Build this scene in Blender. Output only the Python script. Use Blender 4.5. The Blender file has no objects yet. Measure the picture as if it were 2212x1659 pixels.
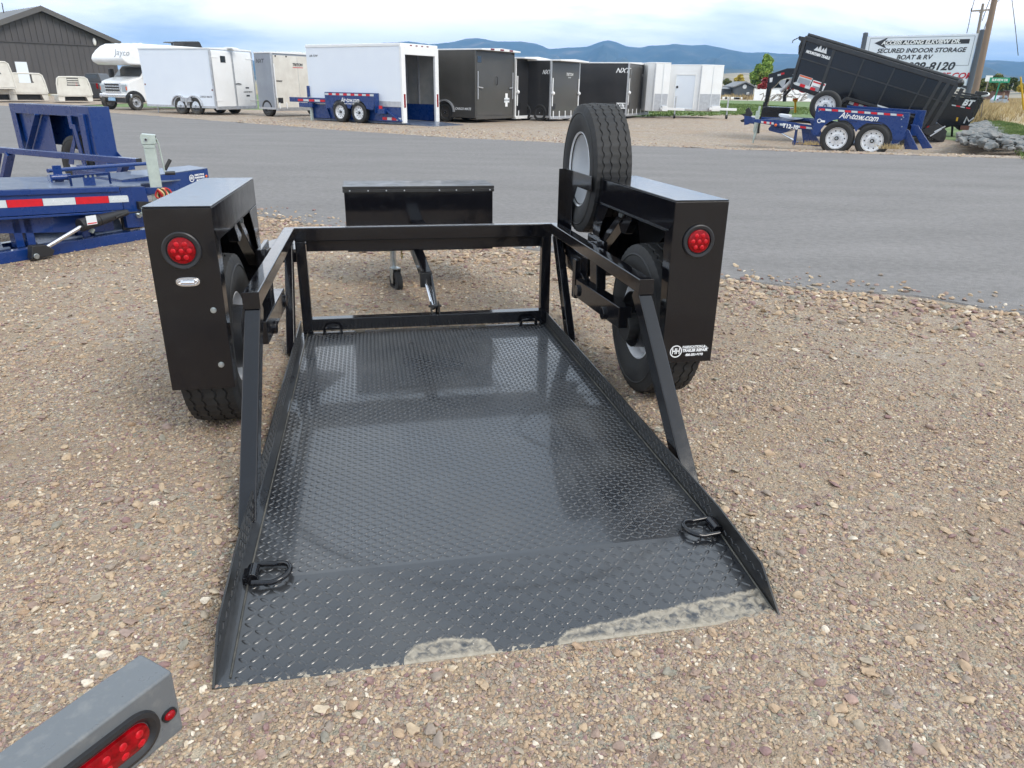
import bpy, math, random
import numpy as np
from mathutils import Vector, Matrix, noise
random.seed(7)
R = math.radians
scene = bpy.context.scene
col = scene.collection

# ------------------------------------------------------------------ camera
PW, PH, PF = 2212.0, 1659.0, 1550.0           # picture units the layout was measured in
slope, hc, CH = .018, 188.0, 1.55
pitch = math.atan(abs(hc - PH/2)/math.hypot(1, slope)/PF)
roll = math.atan(slope)
CW = Vector((0, math.cos(pitch), -math.sin(pitch)))
_r0 = Vector((1, 0, 0)); _u0 = _r0.cross(CW)
CU = math.cos(roll)*_u0 - math.sin(roll)*_r0
CR = math.cos(roll)*_r0 + math.sin(roll)*_u0
CP = Vector((0, 0, CH))
cam_d = bpy.data.cameras.new('camera')
cam = bpy.data.objects.new('camera', cam_d); col.objects.link(cam)
m3 = Matrix((CR, CU, -CW)).transposed()
cam.matrix_world = Matrix.Translation(CP) @ m3.to_4x4()
cam_d.sensor_width = 36; cam_d.lens = 36*PF/PW
cam_d.clip_start = .05; cam_d.clip_end = 30000
scene.camera = cam

# ------------------------------------------------------------------ sky and sun
SUN_EL, SUN_AZ = R(46), R(136)                 # azimuth measured from +Y towards +X
world = bpy.data.worlds.new('World'); scene.world = world; world.use_nodes = True
nt = world.node_tree; N = nt.nodes; Lk = nt.links
for n in list(N): N.remove(n)
def nn(t, **kw):
    n = N.new(t)
    for k, v in kw.items(): setattr(n, k, v)
    return n
sky = nn('ShaderNodeTexSky', sky_type='NISHITA', sun_disc=False)
sky.sun_elevation = SUN_EL; sky.sun_rotation = SUN_AZ; sky.altitude = 900
bg1 = nn('ShaderNodeBackground'); bg1.inputs[1].default_value = .15
Lk.new(sky.outputs[0], bg1.inputs[0])
tc = nn('ShaderNodeTexCoord'); sx = nn('ShaderNodeSeparateXYZ'); Lk.new(tc.outputs['Generated'], sx.inputs[0])
def math_(op, a, b=None, clamp=False):
    m = nn('ShaderNodeMath', operation=op, use_clamp=clamp)
    for i, v in enumerate((a, b)):
        if v is None: continue
        if isinstance(v, (int, float)): m.inputs[i].default_value = v
        else: Lk.new(v, m.inputs[i])
    return m.outputs[0]
zc = math_('ADD', math_('MAXIMUM', sx.outputs[2], 0.0), .13)
cx_ = nn('ShaderNodeCombineXYZ')
Lk.new(math_('DIVIDE', sx.outputs[0], zc), cx_.inputs[0]); Lk.new(math_('DIVIDE', sx.outputs[1], zc), cx_.inputs[1])
cx_.inputs[2].default_value = 4.2
def noise_(scale, detail, rough, dist=0, src=None):
    n = nn('ShaderNodeTexNoise'); n.inputs['Scale'].default_value = scale; n.inputs['Detail'].default_value = detail
    n.inputs['Roughness'].default_value = rough; n.inputs['Distortion'].default_value = dist
    Lk.new(src or cx_.outputs[0], n.inputs['Vector']); return n.outputs[0]
def ramp_(src, stops):
    n = nn('ShaderNodeValToRGB'); e = n.color_ramp.elements
    while len(e) < len(stops): e.new(.5)
    for i, (p, c) in enumerate(stops): e[i].position = p; e[i].color = (*c, 1) if len(c) == 3 else c
    Lk.new(src, n.inputs[0]); return n.outputs[0]
n_gap = noise_(.40, 7, .55, .4); n_shade = noise_(.34, 8, .56, .25)
cloud = ramp_(n_shade, [(.36, (.44, .51, .59)), (.435, (.60, .67, .74)), (.485, (.80, .84, .88)), (.53, (1.02, 1.01, 1.0)), (.60, (1.14, 1.11, 1.07))])
bg2 = nn('ShaderNodeBackground'); bg2.inputs[1].default_value = 1.36; Lk.new(cloud, bg2.inputs[0])
gap = ramp_(n_gap, [(.56, (0, 0, 0)), (.68, (.26, .26, .26))])
mx = nn('ShaderNodeMixShader'); Lk.new(gap, mx.inputs[0]); Lk.new(bg2.outputs[0], mx.inputs[1]); Lk.new(bg1.outputs[0], mx.inputs[2])
wo = nn('ShaderNodeOutputWorld'); Lk.new(mx.outputs[0], wo.inputs[0])
sun_d = bpy.data.lights.new('sun', 'SUN'); sun_d.energy = 1.5; sun_d.angle = R(24); sun_d.color = (1, .93, .84)
sun = bpy.data.objects.new('sun', sun_d); col.objects.link(sun)
sd = Vector((math.sin(SUN_AZ)*math.cos(SUN_EL), math.cos(SUN_AZ)*math.cos(SUN_EL), math.sin(SUN_EL)))
sun.rotation_euler = (-sd).to_track_quat('-Z', 'Y').to_euler()
scene.render.engine = 'CYCLES'
scene.view_settings.view_transform = 'Standard'; scene.view_settings.look = 'None'
scene.view_settings.exposure = 0.58; scene.view_settings.gamma = 1; scene.view_settings.use_curve_mapping = False
scene.cycles.volume_step_rate = 20; scene.cycles.volume_max_steps = 8

# ------------------------------------------------------------------ picking points of the ground and of upright planes
def ray(x, y): return (x-PW/2)*CR - (y-PH/2)*CU + PF*CW
def G(x, y, z=0.0):
    d = ray(x, y); t = (z-CP.z)/d.z; return CP + t*d
def proj(p):
    d = Vector(p)-CP; zc = d.dot(CW); return (PW/2+PF*d.dot(CR)/zc, PH/2-PF*d.dot(CU)/zc)

# ------------------------------------------------------------------ materials
def mat(name, color, rough=.5, metal=0, coat=0, noise_amt=0, noise_scale=8, color2=None, bump=0, bump_scale=40,
        emit=None, rough2=None, spec=.5, ramp=None, detail=4, coords='Object', alpha=None, trans=0, stretch=None, lo=.35, hi=.65):
    m = bpy.data.materials.new(name); m.use_nodes = True
    t = m.node_tree; b = t.nodes['Principled BSDF']
    b.inputs['Base Color'].default_value = (*color, 1); b.inputs['Roughness'].default_value = rough
    b.inputs['Metallic'].default_value = metal; b.inputs['Coat Weight'].default_value = coat
    b.inputs['Coat Roughness'].default_value = .06; b.inputs['Specular IOR Level'].default_value = spec
    b.inputs['Transmission Weight'].default_value = trans
    if alpha is not None: b.inputs['Alpha'].default_value = alpha
    tcn = t.nodes.new('ShaderNodeTexCoord'); src = tcn.outputs[coords]
    if stretch:
        mp = t.nodes.new('ShaderNodeMapping'); mp.inputs['Scale'].default_value = stretch
        t.links.new(src, mp.inputs[0]); src = mp.outputs[0]
    if color2 or ramp or rough2 is not None:
        n = t.nodes.new('ShaderNodeTexNoise'); n.inputs['Scale'].default_value = noise_scale; n.inputs['Detail'].default_value = detail
        n.inputs['Roughness'].default_value = .6; t.links.new(src, n.inputs['Vector'])
        if color2 or ramp:
            r = t.nodes.new('ShaderNodeValToRGB'); e = r.color_ramp.elements
            st = ramp or [(lo, color), (hi, color2)]
            while len(e) < len(st): e.new(.5)
            for i, (p, c) in enumerate(st): e[i].position = p; e[i].color = (*c, 1)
            t.links.new(n.outputs[0], r.inputs[0]); t.links.new(r.outputs[0], b.inputs['Base Color'])
        if rough2 is not None:
            q = t.nodes.new('ShaderNodeMapRange'); q.inputs[1].default_value = .35; q.inputs[2].default_value = .65
            q.inputs[3].default_value = rough; q.inputs[4].default_value = rough2
            t.links.new(n.outputs[0], q.inputs[0]); t.links.new(q.outputs[0], b.inputs['Roughness'])
    if bump:
        n = t.nodes.new('ShaderNodeTexNoise'); n.inputs['Scale'].default_value = bump_scale; n.inputs['Detail'].default_value = 3
        t.links.new(src, n.inputs['Vector'])
        bp = t.nodes.new('ShaderNodeBump'); bp.inputs['Strength'].default_value = bump; bp.inputs['Distance'].default_value = .01
        t.links.new(n.outputs[0], bp.inputs['Height']); t.links.new(bp.outputs[0], b.inputs['Normal'])
    if emit: b.inputs['Emission Color'].default_value = (*emit[0], 1); b.inputs['Emission Strength'].default_value = emit[1]
    return m
M = {}
M['black'] = mat('black_gloss_paint', (.006, .006, .008), .08, coat=.15, spec=.5, color2=(.012, .012, .013), rough2=.15, noise_scale=16, lo=.55, hi=.85, detail=10, bump=.05, bump_scale=7)
M['black_rough'] = mat('black_weathered_paint', (.014, .014, .015), .3, coat=.3, color2=(.03, .029, .027), noise_scale=9, rough2=.45)
M['deck'] = mat('black_plate_paint', (.012, .013, .016), .24, spec=.8, coat=.8, color2=(.030, .030, .031), noise_scale=2.3, rough2=.42, lo=.4, hi=.75)
M['dust'] = mat('dusty_paint', (.05, .05, .045), .6, color2=(.12, .11, .09), noise_scale=14)
M['blue'] = mat('blue_gloss_paint', (.006, .036, .17), .22, coat=.5, rough2=.36, noise_scale=5, bump=.01, bump_scale=50)
M['blue_deck'] = mat('blue_deck_sheen', (.06, .09, .16), .3, coat=.3, color2=(.16, .19, .25), noise_scale=5, rough2=.5)  # paler than the blue paint: light reflected by deck tops mixed into the colour
M['rubber'] = mat('tyre_rubber', (.018, .018, .019), .62, color2=(.035, .034, .032), noise_scale=7, rough2=.8, bump=.05, bump_scale=90)
M['rubber_old'] = mat('dusty_tyre_rubber', (.035, .034, .032), .8, color2=(.085, .078, .066), noise_scale=6)
M['rib'] = mat('rib_black_highlight', (.018, .018, .019), .25, coat=.3, color2=(.028, .027, .026), noise_scale=6)  # lighter black: highlights on ribs and rails are put into the colour
M['white_rim'] = mat('white_wheel_paint', (.84, .85, .86), .3, coat=.4, color2=(.76, .77, .79), noise_scale=9)
M['silver_rim'] = mat('silver_wheel_paint', (.55, .56, .58), .35, metal=.5, color2=(.42, .43, .45), noise_scale=9)
M['dark_rim'] = mat('dark_wheel_paint', (.035, .035, .038), .5, color2=(.07, .07, .07), noise_scale=9)
M['zinc'] = mat('zinc_plated_steel', (.62, .66, .68), .28, metal=.9, color2=(.45, .5, .5), noise_scale=25)
M['chrome'] = mat('polished_chrome', (.8, .8, .82), .12, metal=1, rough2=.22, noise_scale=9)
M['alu'] = mat('aluminium', (.62, .63, .65), .35, metal=.7, color2=(.5, .51, .53), noise_scale=6, rough2=.5)
M['jack'] = mat('pale_green_grey_paint', (.48, .55, .50), .4, coat=.2, color2=(.40, .46, .42), noise_scale=12)
M['white'] = mat('white_panel_sky_tint', (.80, .85, .91), .35, coat=.3, color2=(.77, .82, .89), noise_scale=1.1)  # bluish: sky light on the shaded trailer sides is put into the white
M['white2'] = mat('white_painted_metal', (.86, .87, .87), .35, coat=.3, color2=(.82, .82, .81), noise_scale=1.4)
M['cream'] = mat('cream_painted_steel', (.74, .72, .66), .45, color2=(.64, .61, .55), noise_scale=2)
M['silver_panel'] = mat('silver_panel', (.34, .37, .41), .33, metal=.4, color2=(.29, .31, .35), noise_scale=1)
M['char'] = mat('charcoal_panel', (.028, .028, .030), .3, coat=.3, color2=(.038, .037, .038), noise_scale=.9, rough2=.4)
M['char2'] = mat('warm_charcoal_panel', (.062, .058, .052), .3, coat=.3, color2=(.076, .071, .064), noise_scale=.9, rough2=.4)
M['grey_paint'] = mat('grey_gloss_paint', (.13, .142, .152), .26, coat=.4, color2=(.21, .215, .21), noise_scale=34, lo=.52, hi=.80, detail=12, rough2=.45, bump=.06, bump_scale=30)
M['plastic'] = mat('black_plastic', (.02, .02, .022), .45, bump=.03)
M['gasket'] = mat('rubber_gasket', (.018, .018, .02), .4)
M['red'] = mat('red_lens', (.33, .002, .007), .2, coat=0, spec=.25, color2=(.14, .001, .002), noise_scale=60)
M['red_dark'] = mat('red_lens_core', (.20, .002, .004), .1, coat=.6)
M['red_hot'] = mat('red_lens_bright', (.40, .003, .008), .3, spec=.3, color2=(.62, .01, .02), noise_scale=120)
M['tape_red'] = mat('red_reflective_tape', (.65, .008, .02), .4, color2=(.55, .01, .02), noise_scale=20)
M['tape_white'] = mat('white_reflective_tape', (.55, .60, .62), .4, color2=(.62, .66, .68), noise_scale=20)
M['print_white'] = mat('white_print', (.85, .86, .86), .5)
M['print_grey'] = mat('pale_grey_print', (.74, .77, .79), .5)
M['print_black'] = mat('black_print', (.03, .035, .045), .5)
M['print_red'] = mat('red_print', (.55, .03, .05), .5)
M['orange'] = mat('orange_marker_lens', (.7, .12, .02), .2, coat=.5)
M['yellow'] = mat('yellow_plastic', (.65, .38, .02), .5)
M['green_sign'] = mat('green_sign_face', (.01, .25, .14), .5)
M['wood'] = mat('weathered_pole_wood', (.30, .20, .13), .85, color2=(.22, .17, .14), noise_scale=3, stretch=(1, 1, .15), bump=.4, bump_scale=20)
M['wood2'] = mat('grey_pole_wood', (.22, .19, .17), .85, color2=(.3, .26, .23), noise_scale=3, stretch=(1, 1, .2))
M['glass'] = mat('dark_glass', (.02, .025, .03), .05, coat=1)
M['rope_red'] = mat('red_rope', (.5, .03, .03), .8); M['rope_cream'] = mat('cream_rope', (.65, .5, .25), .8); M['rope_green'] = mat('dark_rope', (.03, .05, .02), .8)

# ------------------------------------------------------------------ mesh builder
class MB:
    def __init__(s): s.v = []; s.f = []; s.mi = []; s.cur = 0; s.x = Matrix.Identity(4)
    def add(s, vs, fs):
        o = len(s.v); s.v += [s.x @ Vector(v) for v in vs]; s.f += [tuple(o+i for i in f) for f in fs]; s.mi += [s.cur]*len(fs)
        return s
    def box(s, x0, x1, y0, y1, z0, z1):
        return s.add([(x0,y0,z0),(x1,y0,z0),(x1,y1,z0),(x0,y1,z0),(x0,y0,z1),(x1,y0,z1),(x1,y1,z1),(x0,y1,z1)],
                     [(3,2,1,0),(4,5,6,7),(0,1,5,4),(1,2,6,5),(2,3,7,6),(3,0,4,7)])
    def beam(s, p, q, w, h, up=(0,0,1)):
        p = Vector(p); q = Vector(q); d = (q-p).normalized(); up = Vector(up)
        sx_ = d.cross(up)
        if sx_.length < 1e-4: sx_ = d.cross(Vector((0,1,0)))
        sx_.normalize(); u = sx_.cross(d)
        c = [sx_*a*w/2+u*b*h/2 for a, b in ((-1,-1),(1,-1),(1,1),(-1,1))]
        return s.add([p+k for k in c]+[q+k for k in c], [(3,2,1,0),(4,5,6,7),(0,1,5,4),(1,2,6,5),(2,3,7,6),(3,0,4,7)])
    def cyl(s, p, q, r, r2=None, n=16, cap=True):
        p = Vector(p); q = Vector(q); r2 = r if r2 is None else r2; d = (q-p).normalized()
        a = d.orthogonal().normalized(); b = d.cross(a)
        vs = [p+(a*math.cos(t)+b*math.sin(t))*r for t in [2*math.pi*i/n for i in range(n)]]
        vs += [q+(a*math.cos(t)+b*math.sin(t))*r2 for t in [2*math.pi*i/n for i in range(n)]]
        fs = [(i,(i+1)%n,n+(i+1)%n,n+i) for i in range(n)]
        if cap: fs += [tuple(range(n-1,-1,-1)), tuple(range(n,2*n))]
        return s.add(vs, fs)
    def tube(s, path, r, n=8, closed=False):
        P = [Vector(p) for p in path]; k = len(P); vs = []; fs = []
        prev = None
        for i in range(k):
            a = P[(i-1) % k] if (closed or i) else P[i]; b = P[(i+1) % k] if (closed or i < k-1) else P[i]
            d = (b-a).normalized()
            if prev is None: u = d.orthogonal().normalized()
            else:
                u = prev - d*prev.dot(d); u.normalize()
            prev = u; w = d.cross(u)
            vs += [P[i]+(u*math.cos(t)+w*math.sin(t))*r for t in [2*math.pi*j/n for j in range(n)]]
        m = k if closed else k-1
        for i in range(m):
            for j in range(n):
                a, b = i*n+j, i*n+(j+1)%n; c, d_ = ((i+1)%k)*n+(j+1)%n, ((i+1)%k)*n+j
                fs.append((a,b,c,d_))
        if not closed: fs += [tuple(range(n-1,-1,-1)), tuple(range((k-1)*n, k*n))]
        return s.add(vs, fs)
    def lathe(s, prof, n=32, axis='x', c=(0,0,0), flip=False):
        vs = []; fs = []; k = len(prof); c = Vector(c)
        for i in range(n):
            t = 2*math.pi*i/n; ct, st = math.cos(t), math.sin(t)
            for x, r in prof:
                vs.append(c+(Vector((x, r*ct, r*st)) if axis == 'x' else Vector((r*ct, x, r*st)) if axis == 'y' else Vector((r*ct, r*st, x))))
        for i in range(n):
            for j in range(k-1):
                f = (i*k+j, ((i+1)%n)*k+j, ((i+1)%n)*k+j+1, i*k+j+1)
                fs.append(f[::-1] if flip else f)
        return s.add(vs, fs)
    def prism(s, poly, d0, d1, plane='xz'):
        # polygon in a plane, extruded from d0 to d1 along the third axis
        def P(a, b, d): return (a, d, b) if plane == 'xz' else (d, a, b) if plane == 'yz' else (a, b, d)
        n = len(poly)
        vs = [P(a, b, d0) for a, b in poly]+[P(a, b, d1) for a, b in poly]
        return s.add(vs, [tuple(range(n-1,-1,-1)), tuple(range(n, 2*n))]+[(i,(i+1)%n,n+(i+1)%n,n+i) for i in range(n)])
    def poly(s, pts): return s.add(pts, [tuple(range(len(pts)))])
    def ball(s, c, r, n=10, m=6, sc=(1,1,1)):
        vs = [];  fs = []
        for j in range(m+1):
            ph = math.pi*j/m
            for i in range(n):
                t = 2*math.pi*i/n; vs.append(Vector(c)+Vector((r*sc[0]*math.sin(ph)*math.cos(t), r*sc[1]*math.sin(ph)*math.sin(t), r*sc[2]*math.cos(ph))))
        for j in range(m):
            for i in range(n): fs.append((j*n+i, (j+1)*n+i, (j+1)*n+(i+1)%n, j*n+(i+1)%n))
        return s.add(vs, fs)
    def mesh(s, name, mats, smooth=True, angle=35):
        me = bpy.data.meshes.new(name); me.from_pydata([tuple(v) for v in s.v], [], s.f)
        for m in (mats if isinstance(mats, (list, tuple)) else [mats]): me.materials.append(m)
        if any(s.mi): me.polygons.foreach_set('material_index', s.mi)
        me.validate(); 
        import bmesh
        bm = bmesh.new(); bm.from_mesh(me); bmesh.ops.recalc_face_normals(bm, faces=bm.faces); bm.to_mesh(me); bm.free()
        if smooth:
            me.polygons.foreach_set('use_smooth', [True]*len(me.polygons)); me.set_sharp_from_angle(angle=R(angle))
        me.update(); return me
    def build(s, name, mats, parent=None, bevel=0, label=None, kind=None, smooth=True, seg=2):
        o = bpy.data.objects.new(name, s.mesh(name, mats, smooth)); col.objects.link(o)
        if parent is not None: o.parent = parent
        if bevel:
            b = o.modifiers.new('bevel', 'BEVEL'); b.width = bevel; b.segments = seg; b.limit_method = 'ANGLE'; b.angle_limit = R(40); b.harden_normals = smooth
        if label: o['label'] = label
        if kind: o['kind'] = kind
        return o
def tag(o, label, cat, group=None):
    o['label'] = label; o['category'] = cat
    if group: o['group'] = group
    return o
def struct(o): o['kind'] = 'structure'; return o
def thing(name, label, cat, mw=None, group=None):
    o = bpy.data.objects.new(name, None); col.objects.link(o); o.empty_display_size = .2
    if mw is not None: o.matrix_world = mw
    return tag(o, label, cat, group)
def place(me, name, parent, mw=None, label=None):
    o = bpy.data.objects.new(name, me); col.objects.link(o); o.parent = parent
    if mw is not None: o.matrix_local = mw
    if label: o['label'] = label
    return o
def T(x, y, z): return Matrix.Translation((x, y, z))
def Rz(a): return Matrix.Rotation(a, 4, 'Z')
def Rx(a): return Matrix.Rotation(a, 4, 'X')
def Ry(a): return Matrix.Rotation(a, 4, 'Y')
def text(name, s, size, m, parent, mw, bold=0, shear=0, extrude=.0006, align='CENTER', sx=1, label=None):
    c = bpy.data.curves.new(name, 'FONT'); c.body = s; c.size = size; c.align_x = align; c.align_y = 'CENTER'
    c.offset = bold; c.shear = shear; c.extrude = extrude; c.resolution_u = 3
    o = bpy.data.objects.new('t', c); col.objects.link(o)
    dg = bpy.context.evaluated_depsgraph_get(); me = bpy.data.meshes.new_from_object(o.evaluated_get(dg))
    bpy.data.objects.remove(o); me.name = name; me.materials.clear(); me.materials.append(m)
    if sx != 1: me.transform(Matrix.Diagonal((sx, 1, 1, 1)))
    return place(me, name, parent, mw, label)
def frame_mat(o, xa, za):
    # matrix with local X=xa, local Z=za (orthogonalised), origin o
    xa = Vector(xa).normalized(); za = Vector(za); ya = za.cross(xa).normalized(); za = xa.cross(ya)
    m = Matrix((xa, ya, za)).transposed().to_4x4(); m.translation = o; return m

class Frame:
    """upright local frame: X along the heading, Y to its left, Z up; q() finds where a sight line meets the plane Y=d"""
    def __init__(s, p0, heading=None, to=None):
        s.o = Vector(p0); s.o.z = p0[2]
        if to is not None: d = Vector(to)-s.o; heading = math.atan2(d.y, d.x)
        else: heading = R(heading)
        s.h = heading; s.mw = Matrix.Translation(s.o) @ Rz(heading); s.inv = s.mw.inverted()
    def q(s, px, py, d=0, ax=1):
        o = s.inv @ CP; r = s.inv.to_3x3() @ ray(px, py); t = (d-o[ax])/r[ax]; return o+t*r
    def xz(s, px, py, d=0): p = s.q(px, py, d); return (p.x, p.z)
    def yz(s, px, py, d=0): p = s.q(px, py, d, 0); return (p.y, p.z)
    def xy(s, px, py, z=0): p = s.q(px, py, z, 2); return (p.x, p.y)
# ------------------------------------------------------------------ ground, road, gravel, lawn, fields
def gravel_material(name, fine=1.0, dark=1.0, pink=0):
    m = bpy.data.materials.new(name); m.use_nodes = True; t = m.node_tree; b = t.nodes['Principled BSDF']
    A = t.nodes.new; L = t.links.new
    tcn = A('ShaderNodeTexCoord')
    def vor(scale, feat='F1'):
        v = A('ShaderNodeTexVoronoi'); v.feature = feat; v.inputs['Scale'].default_value = scale; L(tcn.outputs['Object'], v.inputs['Vector']); return v
    def noi(scale, det=4):
        v = A('ShaderNodeTexNoise'); v.inputs['Scale'].default_value = scale; v.inputs['Detail'].default_value = det; L(tcn.outputs['Object'], v.inputs['Vector']); return v
    def rmp(src, st, interp='LINEAR'):
        r = A('ShaderNodeValToRGB'); r.color_ramp.interpolation = interp; e = r.color_ramp.elements
        while len(e) < len(st): e.new(.5)
        for i, (p, c) in enumerate(st): e[i].position = p; e[i].color = (min(1,c[0]*dark*1.04), min(1,c[1]*dark*1.03), min(1,c[2]*dark*1.01), 1)
        L(src, r.inputs[0]); return r
    def mixc(f, a, c, blend='MIX'):
        x = A('ShaderNodeMix'); x.data_type = 'RGBA'; x.blend_type = blend
        if isinstance(f, float): x.inputs[0].default_value = f
        else: L(f, x.inputs[0])
        L(a, x.inputs[6]); L(c, x.inputs[7]); return x.outputs[2]
    v1 = vor(150*fine); v2 = vor(62*fine); v3 = vor(26*fine)
    pal = [(0, (.20, .15, .14)), (.14, (.33, .25, .19)), (.3, (.42, .33, .24)), (.45, (.30, .24, .23)), (.58, (.48, .39, .29)), (.7, (.27, .28, .25)), (.8, (.52, .46, .38)), (.9, (.24, .18, .19)), (1, (.62, .57, .5))]
    def sep(v):
        s = A('ShaderNodeSeparateColor'); L(v.outputs['Color'], s.inputs[0]); return s.outputs[0], s.outputs[1]
    a0, a1 = sep(v1); b0, b1 = sep(v2); c0, c1 = sep(v3)
    A_ = rmp(a0, pal); B_ = rmp(b0, pal); C_ = rmp(c0, pal)
    g = A('ShaderNodeMath'); g.operation = 'GREATER_THAN'; g.inputs[1].default_value = .55; L(b1, g.inputs[0])
    g2 = A('ShaderNodeMath'); g2.operation = 'GREATER_THAN'; g2.inputs[1].default_value = .86; L(c1, g2.inputs[0])
    c_ = mixc(g2.outputs[0], mixc(g.outputs[0], A_.outputs[0], B_.outputs[0]), C_.outputs[0])
    big = rmp(noi(.55, 5).outputs[0], [(.3, (.86, .80, .74)), (.5, (1.0, .93, .86)), (.7, (1.15, 1.08, .98))])
    sand = rmp(noi(2.3, 6).outputs[0], [(.45, (0, 0, 0)), (.62, (.55, .55, .55))])
    sc = A('ShaderNodeRGB'); sc.outputs[0].default_value = (.36*dark, .285*dark, .21*dark, 1)
    c_ = mixc(sand.outputs[0], c_, sc.outputs[0])
    c_ = mixc(1.0, c_, big.outputs[0], 'MULTIPLY'); L(c_, b.inputs['Base Color'])
    b.inputs['Roughness'].default_value = .85
    e1 = A('ShaderNodeMath'); e1.operation = 'MULTIPLY'; e1.inputs[1].default_value = -.8; L(v1.outputs['Distance'], e1.inputs[0])
    e2 = A('ShaderNodeMath'); e2.operation = 'MULTIPLY_ADD'; e2.inputs[1].default_value = -1.4; L(v2.outputs['Distance'], e2.inputs[0]); L(e1.outputs[0], e2.inputs[2])
    bp = A('ShaderNodeBump'); bp.inputs['Strength'].default_value = .8; bp.inputs['Distance'].default_value = .012/fine
    L(e2.outputs[0], bp.inputs['Height']); L(bp.outputs[0], b.inputs['Normal'])
    return m
M['gravel'] = gravel_material('gravel', 1.0)
M['gravel_far'] = gravel_material('gravel_far', .32, 1.12)
def asphalt_material():
    m = bpy.data.materials.new('asphalt'); m.use_nodes = True; t = m.node_tree; b = t.nodes['Principled BSDF']; A = t.nodes.new; L = t.links.new
    tcn = A('ShaderNodeTexCoord')
    def noi(scale, det, st=None):
        v = A('ShaderNodeTexNoise'); v.inputs['Scale'].default_value = scale; v.inputs['Detail'].default_value = det
        if st:
            mp = A('ShaderNodeMapping'); mp.inputs['Scale'].default_value = st; mp.inputs['Rotation'].default_value = (0, 0, R(35)); L(tcn.outputs['Object'], mp.inputs[0]); L(mp.outputs[0], v.inputs['Vector'])
        else: L(tcn.outputs['Object'], v.inputs['Vector'])
        return v.outputs[0]
    def rmp(src, st):
        r = A('ShaderNodeValToRGB'); e = r.color_ramp.elements
        while len(e) < len(st): e.new(.5)
        for i, (p, c) in enumerate(st): e[i].position = p; e[i].color = (c*.93, c*.915, c*.905, 1)
        L(src, r.inputs[0]); return r.outputs[0]
    x = A('ShaderNodeMix'); x.data_type = 'RGBA'; x.blend_type = 'MULTIPLY'; x.inputs[0].default_value = 1
    y = A('ShaderNodeMix'); y.data_type = 'RGBA'; y.blend_type = 'MULTIPLY'; y.inputs[0].default_value = 1
    L(rmp(noi(160, 3), [(.3, .19), (.5, .27), (.7, .40)]), x.inputs[6]); L(rmp(noi(.35, 6, (1, 3.5, 1)), [(.3, .86), (.55, .97), (.75, 1.06)]), x.inputs[7])
    L(x.outputs[2], y.inputs[6]); L(rmp(noi(14, 6), [(.3, .86), (.7, 1.1)]), y.inputs[7])
    L(y.outputs[2], b.inputs['Base Color']); b.inputs['Roughness'].default_value = .85; b.inputs['Specular IOR Level'].default_value = .3
    v = A('ShaderNodeTexVoronoi'); v.inputs['Scale'].default_value = 110; L(tcn.outputs['Object'], v.inputs['Vector'])
    bp = A('ShaderNodeBump'); bp.inputs['Strength'].default_value = .6; bp.inputs['Distance'].default_value = .006
    L(v.outputs['Distance'], bp.inputs['Height']); L(bp.outputs[0], b.inputs['Normal'])
    return m
M['asphalt'] = asphalt_material()
M['lawn'] = mat('lawn_grass', (.07, .12, .035), .9, ramp=[(.3, (.075, .13, .04)), (.5, (.13, .20, .065)), (.7, (.20, .25, .10))], noise_scale=.55, detail=10, bump=.6, bump_scale=14)
M['dry'] = mat('dry_field_grass', (.34, .26, .13), .9, ramp=[(.3, (.22, .17, .09)), (.5, (.36, .28, .15)), (.7, (.46, .38, .22))], noise_scale=.12, detail=10, bump=.6, bump_scale=9)
M['path'] = mat('pale_path', (.5, .46, .39), .9, color2=(.4, .36, .3), noise_scale=.8)
M['fields'] = mat('far_fields', (.3, .26, .14), .95, ramp=[(.36, (.16, .17, .08)), (.45, (.34, .28, .15)), (.56, (.24, .23, .11)), (.68, (.42, .36, .22))], noise_scale=.006, detail=5, stretch=(1, 3, 1))
def flat(name, pts, z, m, sub=0):
    b = MB(); b.poly([(p[0], p[1], z) for p in pts]); return struct(b.build(name, m, smooth=False))
# base terrain reaching the horizon
b = MB(); S = 9000
for x0, x1, y0, y1, z in ((-S, S, -S, -20, -.03), (-S, S, 56, S, -.03), (-S, -60, -20, 56, -.03), (45, S, -20, 56, -.03), (-60, 45, -20, 56, -.6)): b.poly([(x0, y0, z), (x1, y0, z), (x1, y1, z), (x0, y1, z)])
struct(b.build("ground", M['fields'], smooth=False))
flat('dry_field', [(-60, 100), (-8, 62), (14, 60), (26, 58), (30, 40), (26, 30), (70, 14), (220, 90), (260, 330), (-40, 330)], -.022, M['dry'])
flat('lawn', [(-30, 46), (9, 46.5), (16.6, 54), (25, 60), (36, 70), (62, 110), (52, 139), (-40, 139)], -.014, M['lawn'])
flat('footpath', [(-40, 139), (80, 139), (80, 152), (-40, 152)], -.010, M['path'])
flat('grass_verge', [(15.6, 18.6), (47, 14), (60, 60), (45, 75), (30, 58), (16.5, 57), (15.9, 40)], -.012, M['lawn'])

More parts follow.
